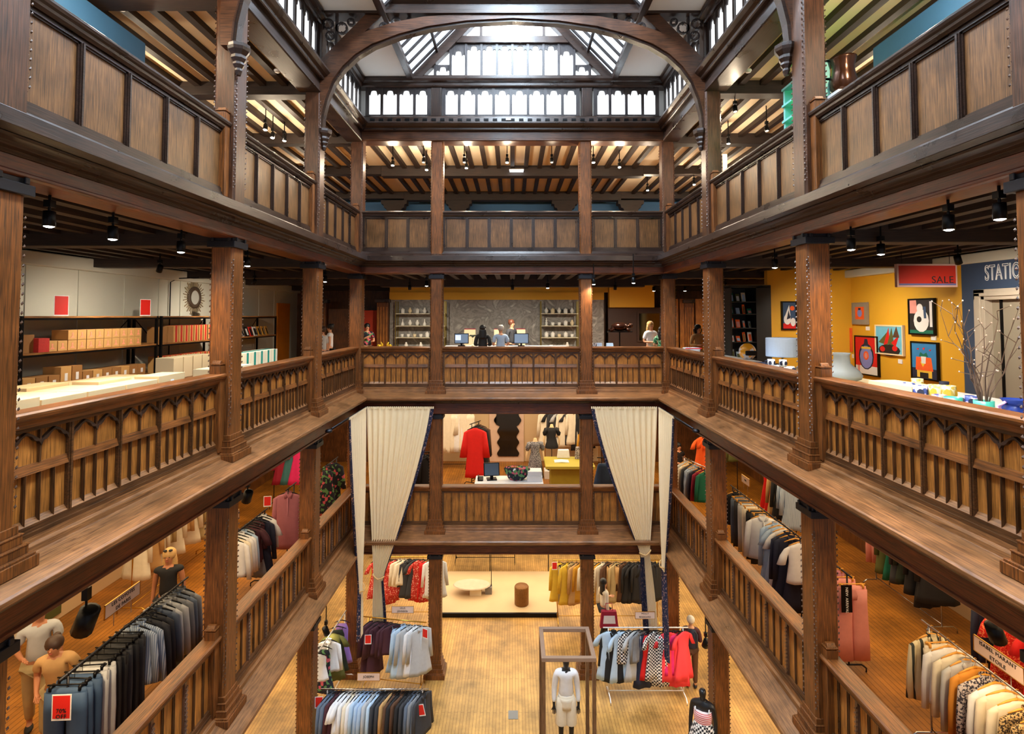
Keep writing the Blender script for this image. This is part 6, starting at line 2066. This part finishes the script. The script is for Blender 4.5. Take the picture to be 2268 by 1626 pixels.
# right bay: tins, bronze animal, people
t = thing('display_table', 'dark table behind the far end balustrade, right bay', 'table', (3.0, 14.2, F))
MB().box(2.1, 3.9, 13.8, 14.6, 8.1, 8.15).build('tabletop', DKW, t)
for x in (2.2, 3.8):
    MB().box(x - .03, x + .03, 13.9, 14.5, F, 8.1).build('leg', DKW, t)
for i, (px, c_) in enumerate(((1316, 'grey print'), (1328, 'striped blue'), (1340, 'grey print'))):
    p = at(px, 764, Y=13.95)
    cbox((p.x, 14.0 + .1 * (i % 2), 8.15), .15, .12, .2 + .1 * (i < 2), C[c_], 'patterned gift tin on the dark far right table, %s from left' % ORDN[i], 'gift_tin', 'tin')
p = at(1351, 764, Y=14.0)
t = thing('gift_bag', 'pale blue gift bag beside the patterned tins', 'bag', (p.x, 14.05, 8.15))
MB().prism([(-.1, 0), (.12, 0), (.08, .30), (-.08, .30)], -.05, .05).build('bag_body', C['sky blue'], t, local=True)
t = thing('bronze_turtle', 'glossy dark bronze turtle sculpture mounted on a tall stand', 'sculpture', (3.2, 16.2, F))
BRZ = mat('bronze', sr(60, 34, 26), .2, .8, var=.1)
MB().lathe([(.2, 0), (.2, .03), (.02, .05), (.02, 1.42)], n=14).box(-.35, .35, -.15, .15, 1.42, 1.45).build('stand', BLACKM, t, local=True)
MB().sphere((0, 0, 1.58), .27, 18, 10, sz=.48, sy=.7).build('shell', BRZ, t, smooth=True, local=True)
MB().sphere((.33, 0, 1.62), .075, 10, 6).tube([(.22, 0, 1.58), (.33, 0, 1.62)], .04, 8).build('head', BRZ, t, smooth=True, local=True)
for x, y in ((.18, -.12), (.18, .12), (-.2, -.12), (-.2, .12)):
    MB().tube([(x, y, 1.52), (x * 1.5, y * 1.5, 1.46)], [.05, .03], 8).build('leg', BRZ, t, smooth=True, local=True)
for i, px in enumerate((1378, 1392, 1402)):
    p = at(px, 764, Y=14.1)
    t = thing('dark_figurine', 'small dark figurine on the far right table, %s from left' % ORDN[i], 'figurine', (p.x, 14.1, 8.15))
    MB().lathe([(.06, 0), (.07, .06), (.03, .12), (.035, .18), (.0, .22)], n=10).tube([(-.07, 0, .1), (0, 0, .05), (.08, 0, .12)], .02, 6).build('figure_body', BRZ, t, smooth=True, local=True)
person('person with long brown hair and white shirt, sunglasses on head, chatting at right', (4.0, 15.7, F), .5, h=1.74, top='white', legs='khaki', hair=('long', 'blonde'), arms=('bent', 'chest'), sleeve=.5)
C['green print'] = ramp_mat('cloth_green_print', [(.0, sr(30, 120, 80)), (.5, sr(60, 160, 110)), (.55, sr(200, 236, 210)), (1, sr(220, 240, 226))], 22, 'noise', .8, 0, detail=2, interp='CONSTANT')
person('person in a green and white leaf print dress facing away at right', (4.18, 15.2, F), 2.6, h=1.6, top='green print', legs=None, hair=('long', 'black'), arms=('bent', 'bent'), sleeve=.5, dress=('green print', .35, .3))
person('person with curly dark hair and tan blouse looking down by the far right corner', (5.1, 14.9, F), .3, h=1.66, top='tan', legs='tan', hair=('curly', 'black'), arms=('bent', 'bent'), sleeve=1)

# --- right gallery goods
t = thing('display_table', 'white table behind right balustrade near the far corner', 'table', (4.5, 11.9, F))
MB().box(4.1, 5.0, 10.9, 12.9, 8.2, 8.24).build('tabletop', WHITE, t)
for x in (4.2, 4.9):
    for y in (11.0, 12.8):
        MB().box(x - .025, x + .025, y - .025, y + .025, F, 8.2).build('leg', WHITE, t)
p = at(1528, 778, Y=11.9)
t = thing('patterned_basket', 'white oblong basket with small tree pattern on the right table', 'basket', (4.2, 12.75, 8.24))
MB().rings([[(w * math.copysign(abs(math.cos(a)) ** .5, math.cos(a)), d * math.copysign(abs(math.sin(a)) ** .5, math.sin(a)), z) for a in [2 * PI * i / 24 for i in range(24)]] for z, w, d in ((0, .15, .12), (.16, .19, .15), (.165, .19, .15), (.165, .17, .13), (.02, .13, .10))]).build('basket_body', WHITE, t, smooth=True, local=True)
MB().box(-.19, .19, -.155, -.15, .15, .17).build('red_rim', CARD, t, local=True)
tr_ = MB()
for i in range(6):
    tr_.prism([(-.14 + i * .055, .03), (-.10 + i * .055, .03), (-.12 + i * .055, .10)], -.142, -.136)
tr_.build('tree_print', C['teal'], t, local=True)


def mug(p, m, m2, label, s=1.0, r=.045, h=.09, nm='mug', rz=0.0):
    t = thing(nm, label, 'mug' if nm == 'mug' else 'pot', p, rz)
    t.scale = (s, s, s)
    MB().lathe([(r * .8, 0), (r, h * .15), (r, h), (r * .92, h), (r * .88, h * .12), (0, h * .1)], n=18).build('cup_body', m, t, smooth=True, local=True)
    if nm == 'mug':
        MB().tube([(r * .95, 0, h * .8), (r * 1.7, 0, h * .72), (r * 1.7, 0, h * .35), (r * .95, 0, h * .25)], .008, 6).build('handle', m2, t, smooth=True, local=True)
    b = MB()
    for i in range(5):
        a = 2 * PI * i / 5 + 1
        c = Vector(((r + .001) * math.cos(a), (r + .001) * math.sin(a), h * .5))
        tq = Vector((-math.sin(a), math.cos(a), 0))
        b.prism([(0, 0)] * 0 or [(-.5, -.5), (.5, -.5), (.5, .5), (-.5, .5)], 0, 0) if False else b.quad(*[c + tq * dx * r * .45 + Vector((0, 0, dz * h * .3)) + Vector((math.cos(a), math.sin(a), 0)) * .0015 for dx, dz in ((-1, -.6), (0, -1), (1, -.5), (.8, .7), (-.2, 1), (-.9, .5))])
    b.build('brush_pattern', m2, t, local=True)
    return t


mug((4.25, 11.15 + .9, 8.24), CARD, PAPER, 'small red pot at the edge of the white right table')
t = thing('display_table', 'pale table behind middle right balustrade with patterned mugs', 'table', (4.65, 8.9, F))
MB().box(4.1, 5.35, 7.3, 10.1, 8.16, 8.2).build('tabletop', CREAMC, t)
for x in (4.2, 5.25):
    for y in (7.4, 10.0):
        MB().box(x - .025, x + .025, y - .025, y + .025, F, 8.16).build('leg', CREAMC, t)
for i, (x, y, z) in enumerate([(4.25, 9.35, 0), (4.38, 9.2, 0), (4.5, 9.3, 0), (4.4, 9.25, .1), (4.55, 9.15, .1), (4.6, 9.0, 0), (4.48, 8.85, 0), (4.7, 8.75, 0), (4.62, 8.55, 0), (4.85, 8.4, 0), (4.55, 8.35, 0), (4.3, 8.95, 0)]):
    mug((x, y, 8.2 + z), WHITE, C['navy'], 'white mug with dark blue pattern on the pale right table, %s from far end%s' % (ORDN[i], ', stacked' if z else ''), s=1.3, rz=i)
for i in range(2):
    cbox((4.5, 9.75 - i * .3, 8.2), .3, .22, .12, C['navy'], 'navy blue box lying behind the mugs, %s one' % ('farther', 'nearer')[i])
p = at(1735, 815, X=4.5)
t = thing('striped_canister', 'pale blue and white striped canister behind second right post', 'canister', (4.42, 7.95, 8.2))
MB().lathe([(.12, 0), (.125, .02), (.125, .24), (.11, .25), (0, .26)], n=24).build('canister_body', C['striped blue'], t, smooth=True, local=True)
MB().lathe([(.127, .235), (.127, .265), (.02, .28), (0, .30)], n=24).build('lid', CREAMC, t, smooth=True, local=True)
p = at(1733, 765, Y=9.5)
t = thing('table_lamp', 'table lamp with large pale blue pleated drum shade', 'lamp', (4.95, 9.7, F))
t.location = (p.x, 9.5, 8.2)
MB().lathe([(.12, 0), (.12, .02), (.03, .05), (.05, .14), (.02, .2), (.012, .3)], n=16).build('base', BRASS, t, smooth=True, local=True)
MB().lathe([(.26, .24), (.27, .25), (.27, .56), (.26, .57), (.25, .56), (.25, .25)], n=40).build('lamp_shade', mat('pale_blue_shade', sr(176, 196, 224), .7, var=.05, vs=40), t, local=True)
# black bookcase
t = thing('bookcase', 'tall black bookcase with small lit goods, right side of middle gallery', 'bookcase', (5.7, 12.75, F))
BKM = mat('bookcase_black', sr(20, 20, 22), .5)
x0, x1, y0, y1 = 4.95, 5.75, 12.4, 12.95
x0, x1, y0, y1 = 4.98, 5.92, 12.4, 13.0
MB().box(x0, x0 + .04, y0, y1, F, 9.82).build('side_panel', BKM, t)
MB().box(x1 - .34, x1 + .0, y0, y1, F, 9.82).build('side_panel', BKM, t)
MB().box(x0, x1, y1 - .03, y1, F, 9.82).build('back_panel', BKM, t)
MB().box(x0, x1, y0, y1, 9.80, 9.86).build('top', BKM, t)
SZ = [7.9, 8.18, 8.56, 8.88, 9.2, 9.48]
for z in SZ:
    MB().box(x0 + .04, x1 - .34, y0 + .02, y1 - .03, z - .02, z).build('shelf', BKM, t)
rr = random.Random(5)
GC2 = [('olive', C['olive']), ('cream', CREAMC), ('orange', C['orange']), ('white', WHITE), ('grey', C['grey']), ('green', C['green']), ('pink', C['pink']), ('blue', C['pale blue'])]
for zi, z in enumerate(SZ[1:]):
    for i in range(4 if zi != 4 else 3):
        cn, cm = rr.choice(GC2)
        w, h = rr.uniform(.05, .10), rr.uniform(.12, .22)
        x = x0 + .11 + i * .135
        t = thing('greeting_card', '%s card on the black bookcase, %s shelf from bottom, %s along' % (cn, ORDN[zi], ORDN[i]), 'card', (x, y0 + .15, z))
        MB().prism([(-.01, 0), (.015, 0), (.07, h), (.045, h)], -w / 2, w / 2, 'yz').build('board', cm, t, local=True)
        MB().prism([(-.012, .02), (-.010, .02), (.043, h - .02), (.041, h - .02)], -w / 2 + .012, w / 2 - .012, 'yz').build('print', rr.choice(GC2)[1], t, local=True)
t = thing('helmet', 'glossy yellow and white patterned helmet in front of the black bookcase', 'helmet', (4.95, 11.45, F + .98))
MB().sphere((0, 0, .17), .17, 18, 12, sz=1.05, sy=1.1).build('helmet_shell', ramp_mat('helmet_paint', [(.0, sr(190, 120, 20)), (.45, sr(230, 160, 40)), (.5, sr(220, 220, 226)), (.6, sr(60, 70, 90)), (1, sr(24, 24, 30))], 4, 'noise', .2, 0, detail=2), t, smooth=True, local=True)
MB().box(-.12, .12, -.21, -.15, .10, .2).build('visor', BLACKM, t, local=True, bevel=.02)
# yellow alcove wall and frames
YW2 = 9.62
wallbox('wall_right', YELLW, 6.1, XW, 12.95, 13.1, F, 10.3)
CANV = {}


def painting(y, z, w, h, label, bg_, shapes, frame=BLACKM, x=XW - .01, face='x', fw=.03):
    """framed picture on the right wall; shapes = list of (colour, polygon) in unit coordinates, drawn as raised paint"""
    t = thing('painting', label, 'painting', (x, y, z))
    d = .05
    f = MB()
    f.box(-d, 0, -w / 2 - fw, -w / 2, -h / 2 - fw, h / 2 + fw).box(-d, 0, w / 2, w / 2 + fw, -h / 2 - fw, h / 2 + fw)
    f.box(-d, 0, -w / 2, w / 2, -h / 2 - fw, -h / 2).box(-d, 0, -w / 2, w / 2, h / 2, h / 2 + fw)
    f.build('frame', frame, t, local=True)
    MB().box(-d + .012, 0, -w / 2, w / 2, -h / 2, h / 2).build('canvas', bg_, t, local=True)
    by = {}
    for i, (m, poly) in enumerate(shapes):
        by.setdefault(m.name, (m, MB()))[1].prism([((.5 - u) * w, (v - .5) * h) for u, v in poly], -d + .0115 - .0006 * (i + 1), -d + .013, 'yz')
    for m, b in by.values():
        b.build('painted_shape', m, t, local=True)
    return t


def disc(cx, cy, r, ry=None, n=14, a0=0, a1=2 * PI):
    return [(cx + r * math.cos(a0 + (a1 - a0) * i / n), cy + (ry or r) * math.sin(a0 + (a1 - a0) * i / n)) for i in range(n)]


R_, O_, Y_, W_, K_, B_, G_, P_, N_ = C['red'], C['orange'], C['yellow'], WHITE, INK, C['denim blue'], C['green'], C['pink'], C['navy']
LB = mat('paint_light_blue', sr(110, 190, 220), .6)
VB = mat('paint_periwinkle', sr(130, 140, 210), .6)
BL = mat('paint_blue', sr(50, 130, 190), .6)


def pw(px, X=XW - .03):
    return at(px, 700, X=X).y


def pz(px, py, X=XW - .03):
    return at(px, py, X=X).z


def pic(x0, x1, y0, y1, *a, **k):
    ya, yb = pw(x0), pw(x1)
    xm = (x0 + x1) / 2
    z1, z0 = pz(xm, y0), pz(xm, y1)
    return painting((ya + yb) / 2, (z0 + z1) / 2, abs(ya - yb) - .06, z1 - z0 - .06, *a, **k)


pic(1838, 1853, 664, 757, 'tall narrow painting of black diamonds, half hidden by the right post', R_, [(VB, [(0, .1), (1, .1), (1, .75), (0, .75)]), (K_, [(.5, .75), (.9, .55), (.5, .38), (.1, .55)]), (K_, [(.5, .38), (.9, .2), (.5, .02), (.1, .2)])])
pic(1855, 1885, 726, 777, 'small yellow painting of a white jug on a red table', Y_, [(R_, [(0, 0), (1, 0), (1, .4), (0, .4)]), (LB, [(.3, .4), (.75, .4), (.75, 1), (.3, 1)]), (W_, disc(.5, .5, .2, .16)), (W_, [(.15, .15), (.85, .15), (.85, .3), (.15, .3)])], frame=O_)
pic(1889, 1923, 670, 719, 'small grey framed picture of a vase on orange', mat('grey_mount', sr(150, 142, 130), .6), [(O_, [(.18, .2), (.82, .2), (.82, .84), (.18, .84)]), (VB, disc(.5, .52, .17, .2)), (N_, [(.42, .68), (.58, .68), (.6, .78), (.4, .78)])], frame=mat('grey_wood_frame', sr(146, 136, 122), .6))
pic(1893, 1945, 744, 831, 'red painting of a large blue two-handled vase', R_, [(W_, [(0, 0), (1, 0), (1, .22), (0, .22)]), (P_, [(.1, 0), (.2, 0), (.2, .22), (.1, .22)]), (N_, disc(.5, .48, .34, .36)), (VB, disc(.5, .46, .29, .31)), (N_, [(.4, .8), (.6, .8), (.56, .95), (.44, .95)]), (Y_, [(.27, .68), (.73, .68), (.7, .74), (.3, .74)]), (O_, disc(.5, .5, .12, .12)), (P_, disc(.5, .5, .07, .08))])
pic(1939, 2001, 720, 786, 'pale framed painting of red and green leaves on turquoise', LB, [(K_, disc(.5, .12, .42, .22)), (R_, disc(.25, .15, .1)), (R_, disc(.72, .2, .1)), (C['olive'], [(.1, .4), (.5, .85), (.45, .3)]), (R_, [(.3, .3), (.5, .95), (.55, .4)]), (C['olive'], [(.45, .35), (.62, .95), (.7, .3)]), (R_, [(.6, .4), (.9, .7), (.75, .25)]), (C['brown'], [(.65, .6), (.8, 1), (.9, .6)])], frame=CREAMC)
pic(2014, 2072, 661, 742, 'black framed painting of a white seated figure with flowers', G_, [(K_, [(0, .1), (1, .1), (1, 1), (0, 1)]), (P_, [(.02, .6), (.35, .6), (.3, 1), (.02, 1)]), (W_, disc(.5, .38, .32, .34)), (W_, disc(.45, .75, .13, .14)), (B_, [(.62, .45), (.72, .45), (.7, .8), (.6, .8)]), (K_, disc(.42, .42, .1, .09)), (W_, [(.86, .2), (.96, .2), (.96, .95), (.86, .95)])])
pic(2017, 2077, 757, 841, 'blue painting of a plant pot on an orange checked table', BL, [(N_, [(0, 0), (1, 0), (1, .28), (0, .28)]), (Y_, [(.2, .02), (.8, .02), (.8, .3), (.2, .3)]), (K_, [(.32, .02), (.66, .02), (.66, .16), (.32, .16)]), (O_, [(.15, .22), (.85, .22), (.78, .6), (.18, .6)]), (Y_, [(.35, .45), (.45, .55), (.55, .45), (.45, .32)]), (W_, [(.4, .42), (.56, .42), (.58, .62), (.38, .62)]), (G_, [(.3, .62), (.66, .62), (.6, .74), (.48, .68), (.36, .74)]), (CARD, [(.2, .82), (.3, .86), (.28, .8)]), (CARD, [(.45, .86), (.55, .88), (.5, .8)]), (CARD, [(.7, .82), (.8, .84), (.75, .78)])])
painting(0, 0, .3, .62, 'painting of abstract bathers on the alcove wall left of the second right post', B_, [(R_, [(0, 0), (1, 0), (1, .2), (0, .2)]), (W_, disc(.35, .35, .28, .2)), (W_, disc(.8, .25, .2, .16)), (O_, disc(.75, .78, .18, .09)), (W_, [(.1, .4), (.5, .9), (.6, .5)]), (N_, [(.3, .35), (.45, .7), (.6, .4)])])
alc = [o for o in COL.objects if o.name.startswith('painting') and o.type == 'EMPTY'][-1]
pA = at(1748, 699, Y=12.9)
alc.location = (pA.x, 12.94, pA.z)
alc.rotation_euler = (0, 0, PI / 2)
for i, (px, py) in enumerate(((1919, 727), (1883, 788), (1989, 800), (2064, 748))):
    z = pz(px, py)
    tag(MB().box(XW - .015, XW - .001, pw(px) - .06, pw(px) + .06, z - .05, z + .04).build('caption_card', PAPER), 'white caption card on the yellow wall, %s from the left' % ORDN[(1, 0, 2, 3)[i]], 'label')
# end of yellow wall, sale sign, lintel sign
wallbox('wall_right', YELLW, 7.85, XW, 9.0, 9.62, F, 10.2) if False else None
t = thing('hanging_sign', 'red hanging sign with black SALE lettering in a pale frame', 'sign', (7.3, 9.4, 9.6))
pa, pb = at(1982, 585, Y=9.6), at(2119, 636, Y=9.0)
xa = at(1984, 610, Y=9.3).x
xb = at(2117, 610, Y=9.3).x
za, zb = at(2050, 636, Y=9.3).z, at(2050, 585, Y=9.3).z
t.location = ((xa + xb) / 2, 9.3, za)
WL[t.name] = Vector(t.location)
W2, H2 = (xb - xa) / 2, zb - za
MB().box(-W2, W2, -.03, .03, 0, H2).build('frame', mat('pale_sign_frame', sr(196, 160, 150), .5), t, local=True)
MB().box(-W2 + .03, W2 - .03, -.035, -.03, .03, H2 - .03).build('red_panel', mat('sign_red', sr(176, 34, 14), .6, var=.02), t, local=True)
MB().box(-W2 + .03, W2 - .03, -.037, -.034, .03, .06).build('blue_strip', mat('strip_blue', sr(90, 90, 140), .6), t, local=True)
tx = text('SALE', .17, INK, t, (0, 0, 0), (PI / 2, 0, 0))
tx.location = (W2 * .5, -.037, H2 * .30)
for s in (-1, 1):
    MB().tube([(s * W2 * .8, 0, H2), (s * W2 * .8, 0, 10.41 - za)], .005, 5).build('hanging_wire', BLACKM, t, local=True)
STB = mat('slate_sign_blue', sr(58, 76, 104), .6, var=.03)
t = thing('shop_sign', 'slate blue fascia with white outlined letters STATIO above the doorway', 'sign', (XW - .1, 8.5, 9.75))
ys0, ys1 = pw(2143), 7.2
MB().box(XW - .12, XW - .02, ys1, ys0, 9.60, 10.12).box(XW - .12, XW - .02, ys0 - .28, ys0, F, 9.60).build('fascia', STB, t)
tx = text('STATIO', .36, PAPER, t, (XW - .125, at(2180, 600, X=XW - .13).y, 9.86), (PI / 2, 0, -PI / 2), align='LEFT', outline=True)
tx.scale = (.50, 1.0, 1)
t = struct(bpy.data.objects.new('door_3', None))
COL.objects.link(t)
WL['door_3'] = Vector((0, 0, 0))
GW = mat('grey_door_frame', sr(190, 180, 164), .6, var=.03)
yd = ys0 - .28
f = MB()
f.box(XW - .16, XW - .02, yd - .22, yd, F, 9.60).box(XW - .16, XW - .02, 7.2, yd, 9.42, 9.60)
f.box(XW - .19, XW - .16, yd - .16, yd - .05, F, 9.54).box(XW - .19, XW - .16, 7.2, yd - .05, 9.48, 9.54)
f.build('door_frame', GW, t, bevel=.008)
MB().box(XW - .03, XW - .01, 7.2, yd - .22, F, 9.42).build('door_leaf', mat('grey_beige_door', sr(150, 142, 126), .6, var=.04, vs=1), t)
MB().box(XW - .06, XW - .03, yd - .42, yd - .39, F, 9.42).build('dark_jamb', BLACKM, t)
struct(MB().box(XW - .14, XW, Y0, YW, 10.06, 10.24).build('trim_3', GREYW, bevel=.02))
# right near table goods
t = thing('display_table', 'pale table of coloured pots behind the near right balustrade', 'table', (4.6, 5.2, F))
MB().box(4.08, 5.3, 3.9, 6.7, 8.2, 8.25).build('tabletop', WHITE, t)
for x in (4.15, 5.2):
    for y in (4.0, 6.6):
        MB().box(x - .03, x + .03, y - .03, y + .03, F, 8.2).build('leg', WHITE, t)
p = at(1865, 835, X=4.75)
t = thing('grey_vase', 'large matt grey vase with a wide flared belly beside the second right post', 'vase', (4.72, 7.5, 8.2))
t.location = (p.x, p.y, 8.2)
MB().lathe([(.13, 0), (.24, .05), (.26, .10), (.22, .17), (.11, .27), (.10, .38), (.115, .42), (.10, .42), (.09, .36), (0, .2)], n=32).build('vase_body', mat('matt_grey_glaze', sr(150, 160, 164), .6, var=.03), t, smooth=True, local=True)


def onrail(px, X):
    q = at(px, 850, X=X)
    return q.y


cbox((4.55, 6.35, 8.25), .36, .62, .12, CREAMC, 'cream cardboard box lying beside grey vase on the near right table', rz=.12)
t = thing('blue_cup', 'small dark blue cup behind the cream cardboard box', 'cup', (5.15, 6.5, 8.25))
MB().lathe([(.04, 0), (.05, .12), (.045, .12), (0, .02)], n=16).build('cup_body', N_, t, smooth=True, local=True)
PAT = ramp_mat('lilac_brush', [(.0, sr(60, 80, 150)), (.42, sr(70, 90, 160)), (.46, sr(226, 200, 232)), (1, sr(240, 226, 240))], 14, 'noise', .35, 0, detail=1, interp='CONSTANT')
PCH = ramp_mat('peach_brush', [(.0, sr(80, 80, 140)), (.38, sr(90, 90, 150)), (.42, sr(240, 150, 130)), (1, sr(246, 190, 170))], 14, 'noise', .35, 0, detail=1, interp='CONSTANT')
CRS = ramp_mat('cream_spots', [(.0, sr(210, 190, 90)), (.4, sr(220, 200, 120)), (.45, sr(238, 236, 196)), (1, sr(240, 240, 206))], 18, 'noise', .35, 0, detail=1, interp='CONSTANT')
TLG = mat('teal_glaze', sr(70, 170, 150), .3)
BLG = mat('cobalt_glaze', sr(34, 52, 120), .2, var=.2)
pots = [(2012, 4.55, PAT, .07, .13, 'lilac and blue patterned'), (2036, 4.5, PAT, .075, .13, 'lilac and blue swirled'), (2032, 4.8, CRS, .06, .16, 'pale green spotted'), (2058, 4.6, PAT, .065, .13, 'lilac brushed'), (2072, 4.62, CRS, .07, .15, 'cream spotted'), (2080, 4.35, PCH, .065, .10, 'peach and navy'), (2100, 4.7, CRS, .07, .15, 'cream and yellow spotted'), (2110, 4.3, TLG, .075, .11, 'teal glazed'), (2150, 4.6, PAT, .06, .10, 'small lilac')]
for i, (px, X, m, r, h, nm) in enumerate(pots):
    mug((X, at(px, 860, X=X).y, 8.25), m, N_ if m is not CRS else C['yellow'], nm + ' pot on the near right table, %s from left' % ORDN[i], r=r, h=h, nm='mug' if i in (1, 3, 5) else 'ceramic_pot', rz=i * .7)
yy = at(2178, 860, X=4.35).y
t = thing('twig_pot', 'teal ceramic pot holding bare magnolia branches', 'plant pot', (4.35, yy, 8.25))
MB().lathe([(.06, 0), (.075, .02), (.078, .12), (.068, .12), (.064, .03), (0, .02)], n=24).build('pot', TLG, t, smooth=True, local=True)
tw = MB()
bu = MB()
rr = random.Random(3)
TW = mat('twig_bark', sr(86, 66, 52), .8)
for i in range(9):
    a = rr.uniform(0, 2 * PI)
    sp = rr.uniform(.15, .42)
    pts = [Vector((.02 * math.cos(a), .02 * math.sin(a), .04))]
    for q in range(1, 7):
        u = q / 6
        pts.append(Vector((sp * math.cos(a) * u + rr.uniform(-.03, .03), sp * math.sin(a) * u + rr.uniform(-.03, .03), .05 + rr.uniform(.7, 1.0) * u ** .9)))
    tw.tube(pts, [.008 - .0010 * q for q in range(7)], 5)
    for q in (2, 3, 4, 5, 6):
        s0 = pts[q]
        e = s0 + Vector((rr.uniform(-.14, .14), rr.uniform(-.14, .14), rr.uniform(.03, .16)))
        tw.tube([s0, e], [.004, .002], 4)
        bu.sphere(e, .006, 6, 4, sz=1.8)
tw.build('branches', TW, t, local=True)
bu.build('buds', mat('bud_pink', sr(214, 190, 176), .7), t, smooth=True, local=True)
yy = at(2248, 880, X=4.3).y
t = thing('blue_vase', 'glossy cobalt blue vase with lilac handle at the right edge', 'vase', (4.3, yy, 8.25))
MB().lathe([(.07, 0), (.115, .03), (.12, .07), (.08, .13), (.07, .15), (.10, .19), (.09, .19), (.06, .15), (0, .05)], n=28).build('vase_body', BLG, t, smooth=True, local=True)
MB().tube([(-.08, 0, .17), (-.14, 0, .13), (-.11, 0, .06)], .014, 8).build('handle', mat('lilac_glaze', sr(226, 170, 214), .3), t, smooth=True, local=True)

# ================================================================ TOP GALLERY (F3)
pT = at(1845, 150, X=4.9)
t = thing('display_stand', 'pale teal slatted display stand behind the right top balustrade', 'stand', (4.9, 8.0, F3))
TL = mat('pale_teal_paint', sr(120, 196, 190), .5)
y0 = at(1838, 150, X=4.6).y
for y in (y0, y0 + 1.0):
    MB().box(4.45, 4.6, y, y + .05, F3, 12.86).build('upright', TL, t)
for z in (12.05, 12.3, 12.56, 12.83):
    MB().box(4.42, 4.62, y0, y0 + 1.05, z, z + .035).build('slat', TL, t)
WL[t.name] = Vector((4.9, 8.0, F3))
yv = at(1868, 170, X=4.75).y
t = thing('bronze_urn', 'dark brown lustrous urn standing by the pale teal stand', 'vase', (4.75, yv, 12.32))
MB().lathe([(.10, 0), (.17, .08), (.18, .18), (.15, .30), (.14, .40), (.165, .50), (.175, .53), (.15, .53), (.12, .4), (0, .2)], n=24).build('urn_body', mat('lustre_brown', sr(74, 44, 28), .2, .6), t, smooth=True, local=True)
t = thing('urn_plinth', 'tall plinth under the brown urn in top gallery', 'plinth', (4.75, yv, F3))
MB().box(-.2, .2, -.2, .2, 0, 1.72).build('plinth_body', WHITE, t, local=True)
t = thing('neon_light', 'green glowing neon squiggle beside the second right post, top gallery', 'neon light', (4.5, y0 + .6, 12.0))
pts = [Vector((0, .16 * math.sin(i * .9), i * .045)) for i in range(14)]
MB().tube(pts, .012, 6).build('tube', mat('neon_green', (.1, 1, .1), .4, emit=(.15, 1.0, .12), es=14), t, smooth=True, local=True)
gl = bpy.data.lights.new('neon_glow', 'POINT')
gl.energy = 9
gl.color = (.15, 1, .08)
gl.shadow_soft_size = .15
go = bpy.data.objects.new('neon_glow', gl)
COL.objects.link(go)
go.parent = t
go.location = (0, 0, .9)
pW = at(1604, 315, X=5.0)
tag(MB().box(pW.x - .06, pW.x + .04, pW.y - .05, pW.y + .05, F3, 12.95).build('upright_panel', mat('ivory_panel', sr(226, 216, 190), .6)), 'upright ivory panel edge behind third right post of top gallery', 'panel')
for i, x in enumerate((-3.3, -1.9, 1.9, 3.3)):
    pass
# corbel brackets at the far blue wall of the top gallery
for i, x in enumerate((-4.3, -1.95, 1.9, 4.3)):
    t = thing('timber_bracket', 'stepped dark timber bracket under the far beam of top gallery, %s from left' % ORDN[i], 'bracket', (x, 19.6, 13.1))
    MB().prism([(u * .62, w) for u, w in [(-.75, .25), (-.75, .12), (-.62, .10), (-.58, -.02), (-.45, -.05), (-.40, -.16), (-.25, -.2), (-.2, -.32), (.2, -.32), (.25, -.2), (.40, -.16), (.45, -.05), (.58, -.02), (.62, .10), (.75, .12), (.75, .25)]], 19.5 - 19.6, 19.9 - 19.6).build('bracket_body', JOIST['x'], t, local=True)
for i, (px, py, Y) in enumerate(((1144, 399, 16.0), (1109, 636, 17.5))):
    p = at(px, py, Y=Y)
    t = thing('strip_light', 'white ceiling strip light, centre of the %s gallery far end' % ('top', 'middle')[i], 'ceiling light', p)
    t.location.z = (13.52, 10.24)[i] - .05
    MB().box(-.2, .2, -.05, .05, -.02, .03).build('diffuser', mat('strip_glow', (1, 1, 1), .4, emit=(.85, .92, 1), es=6), t, local=True)
    MB().box(-.22, .22, -.06, .06, .03, .05).build('housing', WHITE, t, local=True)
for i, (x, y) in enumerate(((-4.23, 9.58), (4.24, 9.58), (-5.6, 7.6))):
    t = thing('smoke_detector', 'small round white detector on a dark beam of the top gallery, %s' % ('left side', 'right side', 'near left')[i], 'smoke detector', (x, y, 13.58))
    MB().lathe([(.05, 0), (.06, -.02), (.045, -.05), (0, -.055)], n=16).build('detector_body', WHITE, t, smooth=True, local=True)
t = thing('security_camera', 'small white dome camera on the dentil cornice at centre of far wall', 'camera', (-.1, 13.12, 13.94))
MB().box(-.06, .06, -.05, .06, 0, .05).build('camera_base', WHITE, t, local=True)
MB().sphere((0, -.01, 0), .04, 12, 8).build('dome', INK, t, smooth=True, local=True)
